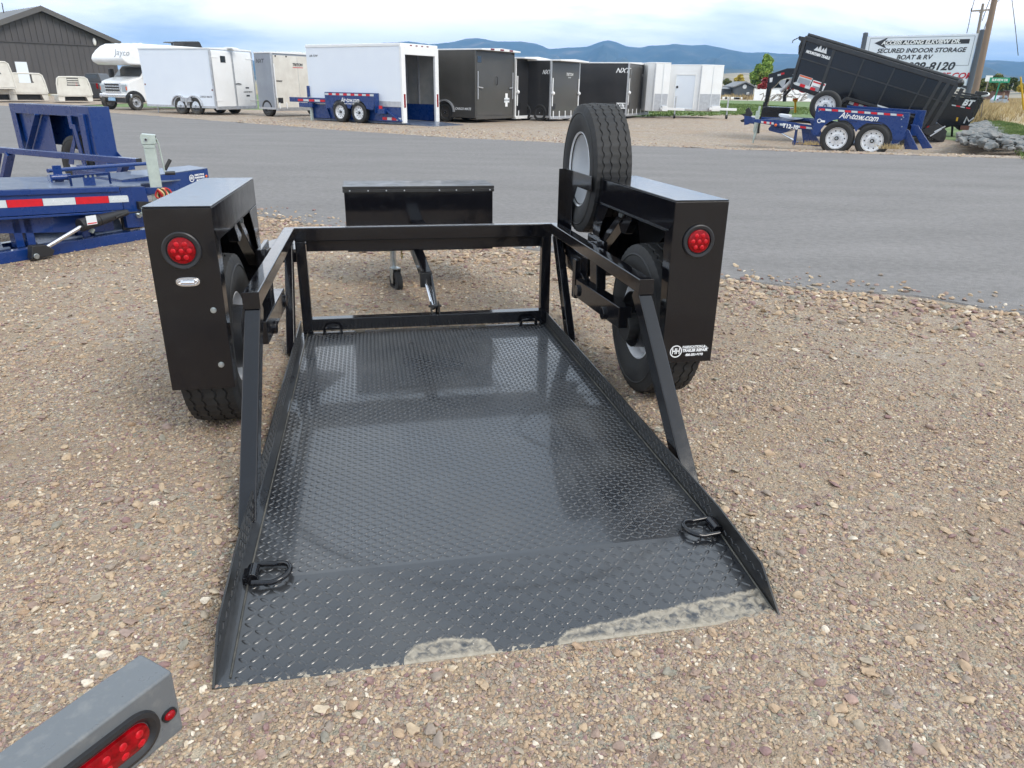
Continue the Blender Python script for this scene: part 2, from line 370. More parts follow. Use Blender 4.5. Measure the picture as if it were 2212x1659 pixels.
def edge_noise(pts, amp, step, seed=0):
    out = []
    for a, c in zip(pts[:-1], pts[1:]):
        a = Vector(a); c = Vector(c); n = max(1, int((c-a).length/step)); d = (c-a).normalized(); q = Vector((-d.y, d.x))
        for i in range(n):
            p = a+(c-a)*i/n; w = noise.noise((p.x*1.3, p.y*1.3, seed))*amp + noise.noise((p.x*6, p.y*6, seed+3))*amp*.45
            out.append(p+q*w)
    out.append(Vector(pts[-1])); return out
near_edge = [(24, -8), (12, .8), (3.91, 5.31), (3.17, 5.8), (2.45, 6.03), (1.78, 6.32), (.32, 7.23), (-2.42, 8.65), (-3.12, 9.01), (-9, 12.6), (-30, 27)]
far_edge = [(34, 17.0), (13.57, 20.11), (9.34, 20.74), (5.74, 21.6), (3.44, 22.37), (1.2, 22.95), (-2.47, 24.6), (-6.6, 27.4), (-10.17, 30.4), (-22.5, 40.2), (-40, 52)]
NE = edge_noise(near_edge, .10, .12, 1); FE = edge_noise(far_edge, .35, .4, 5)
# gravel yard: one sheet under everything near, with gentle unevenness away from the road
def gravel_height(x, y):
    d = min(1, max(0, (y-6)/2+1)) if False else 0
    return 0
TR_YAW = R(11.36)
def trailer_local(x, y):
    dx, dy = x-.045, y-1.675; return dx*math.cos(TR_YAW)+dy*math.sin(TR_YAW), -dx*math.sin(TR_YAW)+dy*math.cos(TR_YAW)
def sst(a, b_, v): t_ = min(1, max(0, (v-a)/(b_-a))); return t_*t_*(3-2*t_)
def yard_z(x, y):
    # the lowered bed sits in a shallow hollow of the gravel; faint unevenness elsewhere
    lx, ly = trailer_local(x, y)
    m = sst(.98, .80, abs(lx))*sst(.0, .5, ly)*sst(3.75, 3.25, ly)
    e = sst(-2.5, -2.1, x)*sst(2.5, 2.1, x)*sst(.2, .6, y)*sst(6.2, 5.8, y)
    return e*(.010*noise.noise((x*1.6, y*1.6, 3))-.0)-m*.06
b = MB()
for pl in ([(-60, -12), (40, -12), (29, .2), (-58.6, .2)], [(2.5, .2), (29, .2), (12.2, 19.2), (2.5, 19.2)], [(-58.6, .2), (-2.5, .2), (-2.5, 19.2), (-56, 19.2)], [(-2.5, 6.2), (2.5, 6.2), (2.5, 19.2), (-2.5, 19.2)],
           [(-70, 19.2), (-44, 19.2), (-44, 75), (-70, 75)], [(-44, 56), (-24, 56), (-24, 75), (-44, 75)]):
    b.poly([(x, y, 0) for x, y in pl])
nx_, ny_ = 90, 108
b.add([(-2.5+5*i/nx_, .2+6*j/ny_, yard_z(-2.5+5*i/nx_, .2+6*j/ny_)) for j in range(ny_+1) for i in range(nx_+1)], [(j*(nx_+1)+i, j*(nx_+1)+i+1, (j+1)*(nx_+1)+i+1, (j+1)*(nx_+1)+i) for j in range(ny_) for i in range(nx_)])
struct(b.build('gravel_yard', M['gravel'], smooth=True))
def edge_y(x):
    for a, c in zip(far_edge[:-1], far_edge[1:]):
        if min(a[0], c[0]) <= x <= max(a[0], c[0]): return a[1]+(c[1]-a[1])*(x-a[0])/(c[0]-a[0])
    return 20
def strip_z(x, y):
    # a low shoulder along the road, then the parking strip lies a little lower on the right
    d = y-edge_y(x); dip = sst(.5, 1.3, d)*sst(26, 8, d)*sst(1.5, 5.5, x)*sst(15.5, 13.2, x)
    return .012+.03*math.exp(-((d-.45)/.3)**2)*sst(-2, 4, x)-.26*dip+.012*noise.noise((x*.9, y*.9, 0))*sst(0, .5, d)
b = MB(); cols = [(-44+60*i/200) for i in range(201)]; rows = [0, .1, .2, .3, .4, .5, .6, .75, .9, 1.05, 1.2, 1.4, 1.8, 2.4, 3.2, 4.5, 6, 8, 11, 15, 20, 27, 40]
def back_y(x): return 58 if x < -28 else 47.0 if x < 8 else 47+(x-8)*1.1
vs = []
for x in cols:
    y0 = edge_y(x)-.02+.30*noise.noise((x*.9, 0, 5))+.12*noise.noise((x*4, 0, 8)); yb = max(y0+1, back_y(x))
    for d in rows: y = min(y0+d, yb); vs.append((x, y, strip_z(x, y)))
nr = len(rows); b.add(vs, [(i*nr+j, (i+1)*nr+j, (i+1)*nr+j+1, i*nr+j+1) for i in range(200) for j in range(nr-1)])
struct(b.build('gravel_strip', M['gravel_far'], smooth=True))
# the road: thin slab with a real edge
b = MB(); n1 = len(NE); n2 = len(FE)
b.poly([(p[0], p[1], .014) for p in NE]+[(p[0], p[1], .014) for p in reversed(FE)])
ring = [(p[0], p[1]) for p in NE]
b.add([(x, y, .014) for x, y in ring]+[(x, y-.03, -.02) for x, y in ring], [(i, i+1, n1+i+1, n1+i) for i in range(n1-1)])
ring = [(p[0], p[1]) for p in FE]
b.add([(x, y, .014) for x, y in ring]+[(x, y+.03, -.02) for x, y in ring], [(i, i+1, n2+i+1, n2+i) for i in range(n2-1)])
struct(b.build('road', M['asphalt'], smooth=False))

# loose stones: geometry-node instances of a few stone shapes on a scatter of points (uncountable gravel)
def stone_material():
    m = bpy.data.materials.new('loose_stone'); m.use_nodes = True; t = m.node_tree; b = t.nodes['Principled BSDF']; A = t.nodes.new; L = t.links.new
    oi = A('ShaderNodeObjectInfo'); r = A('ShaderNodeValToRGB'); e = r.color_ramp.elements; r.color_ramp.interpolation = 'CONSTANT'
    st = [(0, (.40, .31, .23)), (.1, (.30, .23, .20)), (.2, (.45, .36, .27)), (.3, (.29, .25, .22)), (.38, (.36, .27, .20)), (.47, (.25, .17, .17)), (.55, (.34, .30, .25)), (.62, (.50, .41, .31)), (.7, (.31, .24, .21)), (.77, (.26, .25, .22)), (.82, (.43, .33, .245)), (.87, (.54, .47, .38)), (.92, (.33, .26, .24)), (.945, (.37, .27, .245)), (.968, (.66, .61, .54))]
    while len(e) < len(st): e.new(.5)
    for i, (p, c) in enumerate(st):
        g_ = sum(c)/3; e[i].position = p; e[i].color = tuple(max(.02, (g_+(v-g_)*1.12)*k_) for v, k_ in zip(c, (1.08, 1.055, 1.01)))+(1,)
    L(oi.outputs['Random'], r.inputs[0])
    tcn = A('ShaderNodeTexCoord'); n = A('ShaderNodeTexNoise'); n.inputs['Scale'].default_value = 2.2; n.inputs['Detail'].default_value = 5; L(tcn.outputs['Object'], n.inputs['Vector'])
    q = A('ShaderNodeValToRGB'); q.color_ramp.elements[0].position = .3; q.color_ramp.elements[0].color = (.72, .7, .68, 1); q.color_ramp.elements[1].position = .7; q.color_ramp.elements[1].color = (1.12, 1.1, 1.05, 1)
    L(n.outputs[0], q.inputs[0])
    x = A('ShaderNodeMix'); x.data_type = 'RGBA'; x.blend_type = 'MULTIPLY'; x.inputs[0].default_value = 1; L(r.outputs[0], x.inputs[6]); L(q.outputs[0], x.inputs[7])
    L(x.outputs[2], b.inputs['Base Color']); b.inputs['Roughness'].default_value = .75; return m
M['stone'] = stone_material()
stones = bpy.data.collections.new('stone_shapes')
import bmesh
def stone_mesh(seed, sub=2, sc=(1, .75, .5), rough=.3):
    bm = bmesh.new(); bmesh.ops.create_icosphere(bm, subdivisions=sub, radius=.5)
    for v in bm.verts:
        k = 1+rough*noise.noise(v.co*2.2+Vector((seed*7.1, 0, 0))); v.co = Vector((v.co.x*sc[0], v.co.y*sc[1], v.co.z*sc[2]))*k
        v.co.x += .12*v.co.y*((seed % 3)-1)
    me = bpy.data.meshes.new('stone'); bm.to_mesh(me); bm.free(); me.materials.append(M['stone'])
    me.polygons.foreach_set('use_smooth', [True]*len(me.polygons)); me.set_sharp_from_angle(angle=R(42)); return me
for i in range(8):
    o = bpy.data.objects.new('stone', stone_mesh(i, 2, [(1,.75,.45), (1,.6,.4), (1,.85,.55), (1.1,.55,.35), (1,.8,.35), (1,.9,.6), (1.2,.7,.3), (1,.7,.5)][i], .55)); stones.objects.link(o)
rng = np.random.default_rng(3)
def near_edge_y(x):
    for a, c in zip(near_edge[1:-1], near_edge[2:]):
        if min(a[0], c[0]) <= x <= max(a[0], c[0]): return a[1]+(c[1]-a[1])*(x-a[0])/(c[0]-a[0])
    return 99
pts = []; scl = []
def scatter(n, x0, x1, y0, y1, s0, s1, power=2.2, keep=None):
    xs = rng.uniform(x0, x1, n); ys = rng.uniform(y0, y1, n); ss = s0+(s1-s0)*rng.random(n)**power
    for x, y, s in zip(xs, ys, ss):
        # within the camera's cone (plus a margin), and off the road
        if abs(x) > y*.86+.8: continue
        ye = near_edge_y(x)
        if y > ye-.02+.10*noise.noise((x*3, y*3, 2)): continue
        if keep and not keep(x, y): continue
        if not keep and s < .03 and noise.noise((x*1.1, y*1.1, 9))+.5*noise.noise((x*4, y*4, 4)) < -.26 and rng.random() < .65: continue
        lx, ly = trailer_local(x, y)
        if -.85 < lx < .85 and -.012 < ly < 3.1: continue
        pts.append((x, y, (s*.10 if s < .03 else s*.16)+yard_z(x, y))); scl.append(s)
scatter(76000, -2.2, 2.2, .35, 2.0, .005, .017, 1.8)
scatter(70000, -3.4, 3.6, 2.0, 4.2, .007, .020, 1.8)
scatter(56000, -6, 5, 4.2, 9.5, .011, .028, 1.8)
scatter(2200, -2.4, 2.4, .35, 2.6, .016, .040, 1.8)
scatter(3200, -5, 4.5, 2.2, 8, .020, .048, 1.8)
# loose berm of larger stones along the road edge
def berm(x, y):
    d = near_edge_y(x)-y
    return d < 1.1 and rng.random() < math.exp(-d*1.6)
scatter(38000, -5, 4.6, 4, 10, .022, .070, 1.8, berm)
for i in range(420):
    x = rng.uniform(-4, 4.5); y = near_edge_y(x)+abs(rng.normal(0, .28)); s = rng.uniform(.015, .055); pts.append((x, y, .014+s*.15)); scl.append(s)
for i in range(2600):     # far strip edge stones
    x = rng.uniform(-12, 14); 
    for a, c in zip(far_edge[:-1], far_edge[1:]):
        if min(a[0], c[0]) <= x <= max(a[0], c[0]): y = a[1]+(c[1]-a[1])*(x-a[0])/(c[0]-a[0]); break
    y += abs(rng.normal(0, 3.0))-.1; s = rng.uniform(.03, .08); pts.append((x, y, strip_z(x, y)+.005)); scl.append(s)
me = bpy.data.meshes.new('loose_gravel'); me.vertices.add(len(pts)); me.vertices.foreach_set('co', np.array(pts, dtype=np.float32).ravel())
at = me.attributes.new('size', 'FLOAT', 'POINT'); at.data.foreach_set('value', np.array(scl, dtype=np.float32))
rot = rng.uniform(0, 6.283, (len(pts), 3)); rot[:, 0] = rng.normal(0, .25, len(pts)); rot[:, 1] = rng.normal(0, .25, len(pts))
at = me.attributes.new('turn', 'FLOAT_VECTOR', 'POINT'); at.data.foreach_set('vector', rot.astype(np.float32).ravel())
lg = bpy.data.objects.new('loose_gravel', me); col.objects.link(lg); lg['kind'] = 'stuff'; tag(lg, 'mixed tan, grey and mauve gravel stones covering the yard', 'gravel')
def scatter_tree(name, coll):
    g = bpy.data.node_groups.new(name, 'GeometryNodeTree')
    g.interface.new_socket('Geometry', in_out='INPUT', socket_type='NodeSocketGeometry'); g.interface.new_socket('Geometry', in_out='OUTPUT', socket_type='NodeSocketGeometry')
    A = g.nodes.new; L = g.links.new
    gi = A('NodeGroupInput'); go = A('NodeGroupOutput'); ip = A('GeometryNodeInstanceOnPoints'); ci = A('GeometryNodeCollectionInfo')
    ci.inputs['Collection'].default_value = coll; ci.inputs['Separate Children'].default_value = True; ci.inputs['Reset Children'].default_value = True
    ip.inputs['Pick Instance'].default_value = True
    a1 = A('GeometryNodeInputNamedAttribute'); a1.data_type = 'FLOAT'; a1.inputs[0].default_value = 'size'
    a2 = A('GeometryNodeInputNamedAttribute'); a2.data_type = 'FLOAT_VECTOR'; a2.inputs[0].default_value = 'turn'
    e2r = A('FunctionNodeEulerToRotation')
    L(gi.outputs[0], ip.inputs['Points']); L(ci.outputs[0], ip.inputs['Instance']); L(a2.outputs[0], e2r.inputs[0]); L(e2r.outputs[0], ip.inputs['Rotation']); L(a1.outputs[0], ip.inputs['Scale'])
    L(ip.outputs[0], go.inputs[0]); return g
lg.modifiers.new('scatter', 'NODES').node_group = scatter_tree('scatter_stones', stones)
# ------------------------------------------------------------------ tyres and wheels
def tyre_mesh(name, Ro, Ri, w, n=150, tread=True, m='rubber'):
    b = MB(); h = w/2
    if tread:
        prof = [(-h*.78, Ri), (-h*.86, Ri+.012), (-h*.97, Ri+(Ro-Ri)*.35), (-h*1.0, Ri+(Ro-Ri)*.55), (-h*.95, Ri+(Ro-Ri)*.8), (-h*.88, Ro-.014)]
        gx = [-.62, -.30, .0, .30, .62]; gx = [-.60, -.22, .22, .60]; d = .008; gw = .032
        top = []
        def crown(t): return Ro-.010*t*t
        xs = [-.86, -.80]
        for g in gx: xs += [g-gw-.01, g-gw+.012, g+gw-.012, g+gw+.01]
        xs += [.80, .86]
        for i, t in enumerate(xs):
            k = (i-2) % 4; inner = 2 <= i < len(xs)-2 and k in (1, 2)
            top.append((t, crown(t)-(d if inner else 0), 2 <= i < len(xs)-2, abs(t) > .7 or (2 <= i < len(xs)-2 and k in (0, 3))))
        prof_r = [(-x, r) for x, r in reversed(prof)]
        vs = []; k = len(prof)+len(top)+len(prof_r)
        for i in range(n):
            a = 2*math.pi*i/n; ct, st = math.cos(a), math.sin(a)
            zz = (.020 if (i//2) % 2 else -.020)*h/.12; notch = .005 if i % 3 == 0 else 0
            for x, r in prof: vs.append((x, (r-(notch if r > Ro-.03 else 0))*ct, (r-(notch if r > Ro-.03 else 0))*st))
            for t, r, gz, sh in top: vs.append((t*h+(zz*.22 if gz else 0), (r-(notch if sh else 0))*ct, (r-(notch if sh else 0))*st))
            for x, r in prof_r: vs.append((x, (r-(notch if r > Ro-.03 else 0))*ct, (r-(notch if r > Ro-.03 else 0))*st))
        fs = [(i*k+j, ((i+1)%n)*k+j, ((i+1)%n)*k+j+1, i*k+j+1) for i in range(n) for j in range(k-1)]
        b.add(vs, fs)
    else:
        b.lathe([(-h*.78, Ri), (-h*.97, Ri+(Ro-Ri)*.35), (-h, Ri+(Ro-Ri)*.6), (-h*.9, Ro-.02), (-h*.7, Ro), (-h*.3, Ro), (-h*.28, Ro-.012), (-h*.2, Ro-.012), (-h*.18, Ro), (h*.18, Ro), (h*.2, Ro-.012), (h*.28, Ro-.012), (h*.3, Ro), (h*.7, Ro), (h*.9, Ro-.02), (h, Ri+(Ro-Ri)*.6), (h*.97, Ri+(Ro-Ri)*.35), (h*.78, Ri)], 40)
    # raised ring on the sidewalls
    for s_ in (-1, 1): b.lathe([(s_*h*.975, Ri+(Ro-Ri)*.66), (s_*h*1.012, Ri+(Ro-Ri)*.69), (s_*h*.975, Ri+(Ro-Ri)*.73)], 48)
    return b.mesh(name, M[m], angle=50)
def rim_mesh(name, Ri, w, mm, hub='black', holes=10, face=1):
    # face=+1: outside of the wheel looks towards +X
    b = MB(); h = w/2*.8; r = Ri+.004; f = face
    b.lathe([(f*h, r), (f*h*1.04, r-.006), (f*h*.9, r-.018), (f*h*.55, r-.030), (f*h*.50, r-.045), (f*h*.42, r*.62), (f*h*.62, r*.50), (f*h*.64, r*.32), (f*h*.55, r*.30), (f*h*.55, 0.001)], 48)
    b.lathe([(-f*h, r), (-f*h*1.04, r-.006), (-f*h*.9, r-.02), (-f*h*.4, r-.04), (f*h*.38, r-.045), (f*h*.36, r*.5), (f*h*.36, .001)], 48)
    b.cur = 1
    if holes:
        for i in range(holes):
            a = 2*math.pi*i/holes; rr = r*.70; x = f*(h*.47)
            p = Vector((x-f*.006, rr*math.cos(a), rr*math.sin(a))); b.cyl(p, p+Vector((f*.012, 0, 0)), r*.062, n=10)
    b.cyl((f*h*.5, 0, 0), (f*h*1.05, 0, 0), r*.19, n=20)
    b.cur = 2; b.cyl((f*h*1.05, 0, 0), (f*h*1.15, 0, 0), r*.10, n=16)
    for i in range(8):
        a = 2*math.pi*(i+.5)/8; p = Vector((f*h*.6, r*.40*math.cos(a), r*.40*math.sin(a))); b.cyl(p, p+Vector((f*.02, 0, 0)), r*.035, n=6)
    return b.mesh(name, [M[mm], M[hub], M['zinc']], angle=40)
TY = tyre_mesh('tyre', .405, .215, .25)
RIM_W = rim_mesh('rim', .215, .25, 'white_rim', face=-1)

b = MB(); r_ = .236
b.lathe([(-.105, r_), (-.112, r_-.004), (-.104, r_-.014), (-.06, r_-.026), (-.01, r_-.032), (.05, r_-.036), (.058, r_-.06), (.062, .13), (.07, .06), (.07, .001)], 56)
b.lathe([(.105, r_), (.10, r_-.014), (.075, r_-.04), (.07, .001)], 40); RIM_S = b.mesh('rim', [M['white_rim']], angle=40)
# ------------------------------------------------------------------ the black drop-deck trailer in the foreground
_b = ray(783, 226).normalized(); _yaw = math.atan2(-_b.x, _b.y)
_a = Vector((math.cos(_yaw), math.sin(_yaw), 0)); _c = _a.cross(_b)
_RL = G(458, 1490)
MAIN = Matrix((_a, _b, _c)).transposed().to_4x4(); MAIN.translation = _RL+_a*(.84+.035)+_c*.05
tr = thing('drop_deck_trailer', 'black trailer with diamond plate bed and round red tail lights, lowered in the foreground', 'trailer', MAIN)
BW = .835            # half width of the bed
FY = 3.22            # y of the front frame
# bed plate, ramp lip
BL_ = -.868
b = MB(); b.box(BL_, BW, .42, FY, -.012, 0); b.build('deck_plate', M['deck'], tr)
b = MB()
b.add([(BL_, .42, 0), (BW, .42, 0), (BW, -.0, -.048), (BL_, 0, -.048), (BL_, .42, -.012), (BW, .42, -.012), (BW, 0, -.056), (BL_, 0, -.056)], [(0,3,2,1), (4,5,6,7), (3,7,6,2), (0,1,5,4), (0,4,7,3), (1,2,6,5)])
b.build('ramp_plate', None or M['deck'], tr)
# raised lozenges of the diamond plate
def lozenges(b, xs, ys, L, Wd, H, zf, skip=None, a0=33):
    for j, y in enumerate(ys):
        for i, x in enumerate(xs):
            if skip and skip(x, y): continue
            a = R(a0) if (i+j) % 2 else R(-a0); ca, sa = math.cos(a), math.sin(a); vs = []
            for (k, hh) in ((1, -.15), (.80, .62), (.42, 1)):
                for t in range(8):
                    th = t*math.pi/4; u = L/2*k*math.cos(th); v = Wd/2*k*math.sin(th)
                    X = x+u*ca-v*sa; Y = y+u*sa+v*ca; vs.append((X, Y, zf(Y)+H*hh))
            o = len(b.v); b.v += [Vector(v) for v in vs]
            b.f += [(o+t, o+(t+1)%8, o+8+(t+1)%8, o+8+t) for t in range(8)]+[(o+8+t, o+8+(t+1)%8, o+16+(t+1)%8, o+16+t) for t in range(8)]+[tuple(o+16+t for t in range(8))]; b.mi += [0]*17
def fr(a, c, s): return [a+s*i for i in range(int((c-a)/s)+1)]
ties = [(-.70, .44), (.74, .44)]
b = MB(); lozenges(b, fr(-BW+.02, BW-.015, .0245), fr(.445, FY-.06, .0245), .0285, .0095, .0024, lambda y: 0, None, 36)
b.build('tread_lozenges', M['deck'], tr, kind='stuff').data.set_sharp_from_angle(angle=R(80))
b = MB(); lozenges(b, fr(-BW+.03, BW-.02, .0335), fr(.02, .405, .0335), .0370, .0130, .0030, lambda y: -.048*(1-y/.42), None, 38)
b.build('ramp_lozenges', M['deck'], tr, kind='stuff').data.set_sharp_from_angle(angle=R(80))
# dried mud along the ramp edge, and curved tyre scuffs on the bed, as stains in the paint
def stained(name, src, mud_amt):
    m = src.copy(); m.name = name; t = m.node_tree; bs = t.nodes['Principled BSDF']; A = t.nodes.new; L = t.links.new
    tcn = A('ShaderNodeTexCoord'); sp_ = A('ShaderNodeSeparateXYZ'); L(tcn.outputs['Object'], sp_.inputs[0])
    def mt(op, a, c=None, d=None, clamp=False):
        q = A('ShaderNodeMath'); q.operation = op; q.use_clamp = clamp
        for i, v in enumerate((a, c, d)):
            if v is None: continue
            if isinstance(v, (int, float)): q.inputs[i].default_value = v
            else: L(v, q.inputs[i])
        return q.outputs[0]
    def nz(sc, det=6, dist=0):
        n = A('ShaderNodeTexNoise'); n.inputs['Scale'].default_value = sc; n.inputs['Detail'].default_value = det; n.inputs['Distortion'].default_value = dist; L(tcn.outputs['Object'], n.inputs['Vector']); return mt('SUBTRACT', n.outputs[0], .5)
    x, y = sp_.outputs[0], sp_.outputs[1]
    u = mt('DIVIDE', mt('ADD', x, .215), .135); d1 = mt('MULTIPLY', mt('POWER', mt('MAXIMUM', mt('SUBTRACT', 1.0, mt('MULTIPLY', u, u)), 0.0), .35), .082)
    v = mt('DIVIDE', mt('SUBTRACT', x, .095), .735); on = mt('MULTIPLY', v, 14.0, None, True); d2 = mt('MULTIPLY', on, mt('MULTIPLY_ADD', v, .085, .048))
    d0 = mt('MULTIPLY', mt('GREATER_THAN', nz(55, 2), .02), .016)
    d = mt('MAXIMUM', mt('MAXIMUM', d1, d2), d0)
    e = mt('ADD', mt('SUBTRACT', d, y), mt('ADD', mt('MULTIPLY', nz(22, 6), .035), mt('MULTIPLY', nz(95, 4), .014)))      # >0 inside the stain
    edge = mt('MULTIPLY', mt('ADD', e, mt('MULTIPLY', nz(260, 3), .012)), 95.0, None, True)
    rim = mt('SUBTRACT', 1.0, mt('MULTIPLY', mt('SUBTRACT', e, .012), 55.0, None, True))
    low = mt('SUBTRACT', 1.0, mt('MULTIPLY', mt('SUBTRACT', y, .010), 50.0, None, True))
    pat = mt('MULTIPLY', mt('ADD', nz(38, 8, .4), .14), 5.0, None, True)
    fill = mt('MAXIMUM', mt('MAXIMUM', rim, low), mt('MULTIPLY', pat, .85))
    k = mt('MULTIPLY', mt('MULTIPLY', edge, fill), mud_amt)
    k = mt('MULTIPLY', k, mt('GREATER_THAN', d, .001))
    mc = A('ShaderNodeValToRGB'); mc.color_ramp.elements[0].position = .3; mc.color_ramp.elements[0].color = (.33, .285, .215, 1); mc.color_ramp.elements[1].position = .7; mc.color_ramp.elements[1].color = (.52, .46, .36, 1)
    L(mt('ADD', nz(60, 6), .5), mc.inputs[0])
    # film of pale dust, streaks, round scuffs
    dust = mt('MULTIPLY', mt('ADD', nz(2.1, 9, .6), -.02), 1.9, None, True)
    ring = 0.0
    for (cx0, cy0, r0, w0) in ((-.02, 2.05, .30, .03), (.55, 1.42, .27, .03), (-.25, 2.7, .62, .04), (.1, 1.15, .9, .03), (.35, 2.3, .5, .02)):
        q = mt('SQRT', mt('ADD', mt('POWER', mt('SUBTRACT', x, cx0), 2.0), mt('POWER', mt('SUBTRACT', y, cy0), 2.0)))
        g = mt('SUBTRACT', 1.0, mt('DIVIDE', mt('ABSOLUTE', mt('SUBTRACT', q, mt('ADD', r0, mt('MULTIPLY', nz(3, 3), .06)))), w0), None, True)
        ring = mt('MAXIMUM', ring, mt('MULTIPLY', g, mt('MULTIPLY', mt('ADD', nz(3.3, 4), .12), 3.0, None, True)))
    old = bs.inputs['Base Color'].links[0].from_socket if bs.inputs['Base Color'].links else None
    mx1 = A('ShaderNodeMix'); mx1.data_type = 'RGBA'; L(mt('MULTIPLY', dust, .42), mx1.inputs[0]); mx1.inputs[7].default_value = (.16, .155, .14, 1)
    if old: L(old, mx1.inputs[6])
    mx3 = A('ShaderNodeMix'); mx3.data_type = 'RGBA'; L(mt('MULTIPLY', ring, .9), mx3.inputs[0]); L(mx1.outputs[2], mx3.inputs[6]); mx3.inputs[7].default_value = (.010, .010, .011, 1)
    mx2 = A('ShaderNodeMix'); mx2.data_type = 'RGBA'; L(k, mx2.inputs[0]); L(mx3.outputs[2], mx2.inputs[6]); L(mc.outputs[0], mx2.inputs[7]); L(mx2.outputs[2], bs.inputs['Base Color'])
    ro = bs.inputs['Roughness'].links[0].from_socket; r2 = mt('ADD', ro, mt('ADD', mt('MULTIPLY', k, .6), mt('ADD', mt('MULTIPLY', dust, .14), mt('MULTIPLY', ring, .2)))); L(r2, bs.inputs['Roughness'])
    L(mt('MULTIPLY', mt('SUBTRACT', 1.0, mt('MAXIMUM', k, ring)), .8), bs.inputs['Coat Weight'])
    return m
M['deck_stained'] = stained('stained_plate_paint', M['deck'], .80); M['loz_stained'] = stained('stained_lozenge_paint', M['deck'], .62)
for o in col.objects:
    if o.name in ('deck_plate', 'ramp_plate'): o.data.materials[0] = M['deck_stained']
    if o.name in ('tread_lozenges', 'ramp_lozenges'): o.data.materials[0] = M['loz_stained']
# side walls (upturned plate) with sloped rear end
b = MB(); prof = [(.0, -.056), (FY, -.012), (FY, .085), (.46, .085), (.14, .058), (.0, -.045)]
for s_ in (-1, 1):
    b = MB(); x0, x1 = (BW, BW+.007) if s_ > 0 else (BL_-.007, BL_)
    b.prism(prof, x0, x1, 'yz')
    w_ = b.build('side_wall', M['black_rough'], tr, bevel=.001)
    b = MB()
    for j, y in enumerate(fr(.10, FY-.06, .026)):
        for i, z in enumerate((.018, .044, .068)):
            if y < .5 and z > .03: continue
            a = R(33 if (i+j) % 2 else -33); x = x0 if s_ > 0 else x1; o = len(b.v); e = -s_
            for (k, hh) in ((1, 0), (.6, 1)):
                for t in range(6):
                    th = t*math.pi/3; u = .0135*k*math.cos(th); v = .0042*k*math.sin(th)
                    b.v.append(Vector((x+e*(.0024 if hh else -.0004), y+u*math.cos(a)-v*math.sin(a), z+u*math.sin(a)+v*math.cos(a))))
            b.f += [(o+t, o+(t+1)%6, o+6+(t+1)%6, o+6+t) for t in range(6)]+[tuple(o+6+t for t in range(6))]; b.mi += [0]*7
    b.build('side_lozenges', M['black_rough'], w_, kind='stuff')
# weld beads along the bed corners
b = MB()
for s_ in (-1, 1): b.tube([(s_*(BW-.004), y, (0 if y > .42 else -.048*(1-y/.42))+.002+.0015*noise.noise((y*30, s_, 0))) for y in fr(.03, FY, .02)], .0035, 6)
b.build('weld_bead', M['dust'], tr)
# front frame
b = MB(); b.box(-BW, BW, FY-.03, FY+.05, .018, .098); b.build('front_sill', M['black'], tr, bevel=.005)
b = MB(); b.box(-BW-.025, BW+.025, FY-.035, FY+.03, .625, .712); b.build('crossbar', M['black'], tr, bevel=.006)
b = MB(); b.box(-BW+.045, BW-.045, FY-.010, FY+.0, .555, .63); b.box(-BW+.05, BW-.05, FY, FY+.06, .555, .563); b.build('crossbar_channel', M['black'], tr, bevel=.003)
for s_ in (-1, 1):
    b = MB(); b.box(s_*BW-.033-s_*.01, s_*BW+.033-s_*.01, FY-.034, FY+.028, .0, .625); b.build('front_post', M['black'], tr, bevel=.005)
# side rails, rear diagonal posts, front diagonal braces
RY = 1.46
for s_ in (-1, 1):
    xc = s_*.888
    b = MB(); b.box(xc-.034, xc+.034, RY+.004, FY+.02, .642, .712); r_ = b.build('side_rail', M['black'], tr, bevel=.006)
    b = MB(); b.box(xc-.0355, xc+.0355, RY, RY+.006, .640, .7135); b.build('rail_cap', M['black'], r_, bevel=.001)
    b = MB(); b.beam((xc, RY+.075, .645), (xc, .80, -.045), .066, .085, (0, 1, 0)); b.build('rear_post', M['black'], tr, bevel=.006)
    b = MB(); b.beam((xc+s_*.002, FY-.06, .645), (xc+s_*.01, FY-.48, .0), .05, .09, (0, 1, 0)); b.build('diagonal_brace', M['black'], tr, bevel=.005)
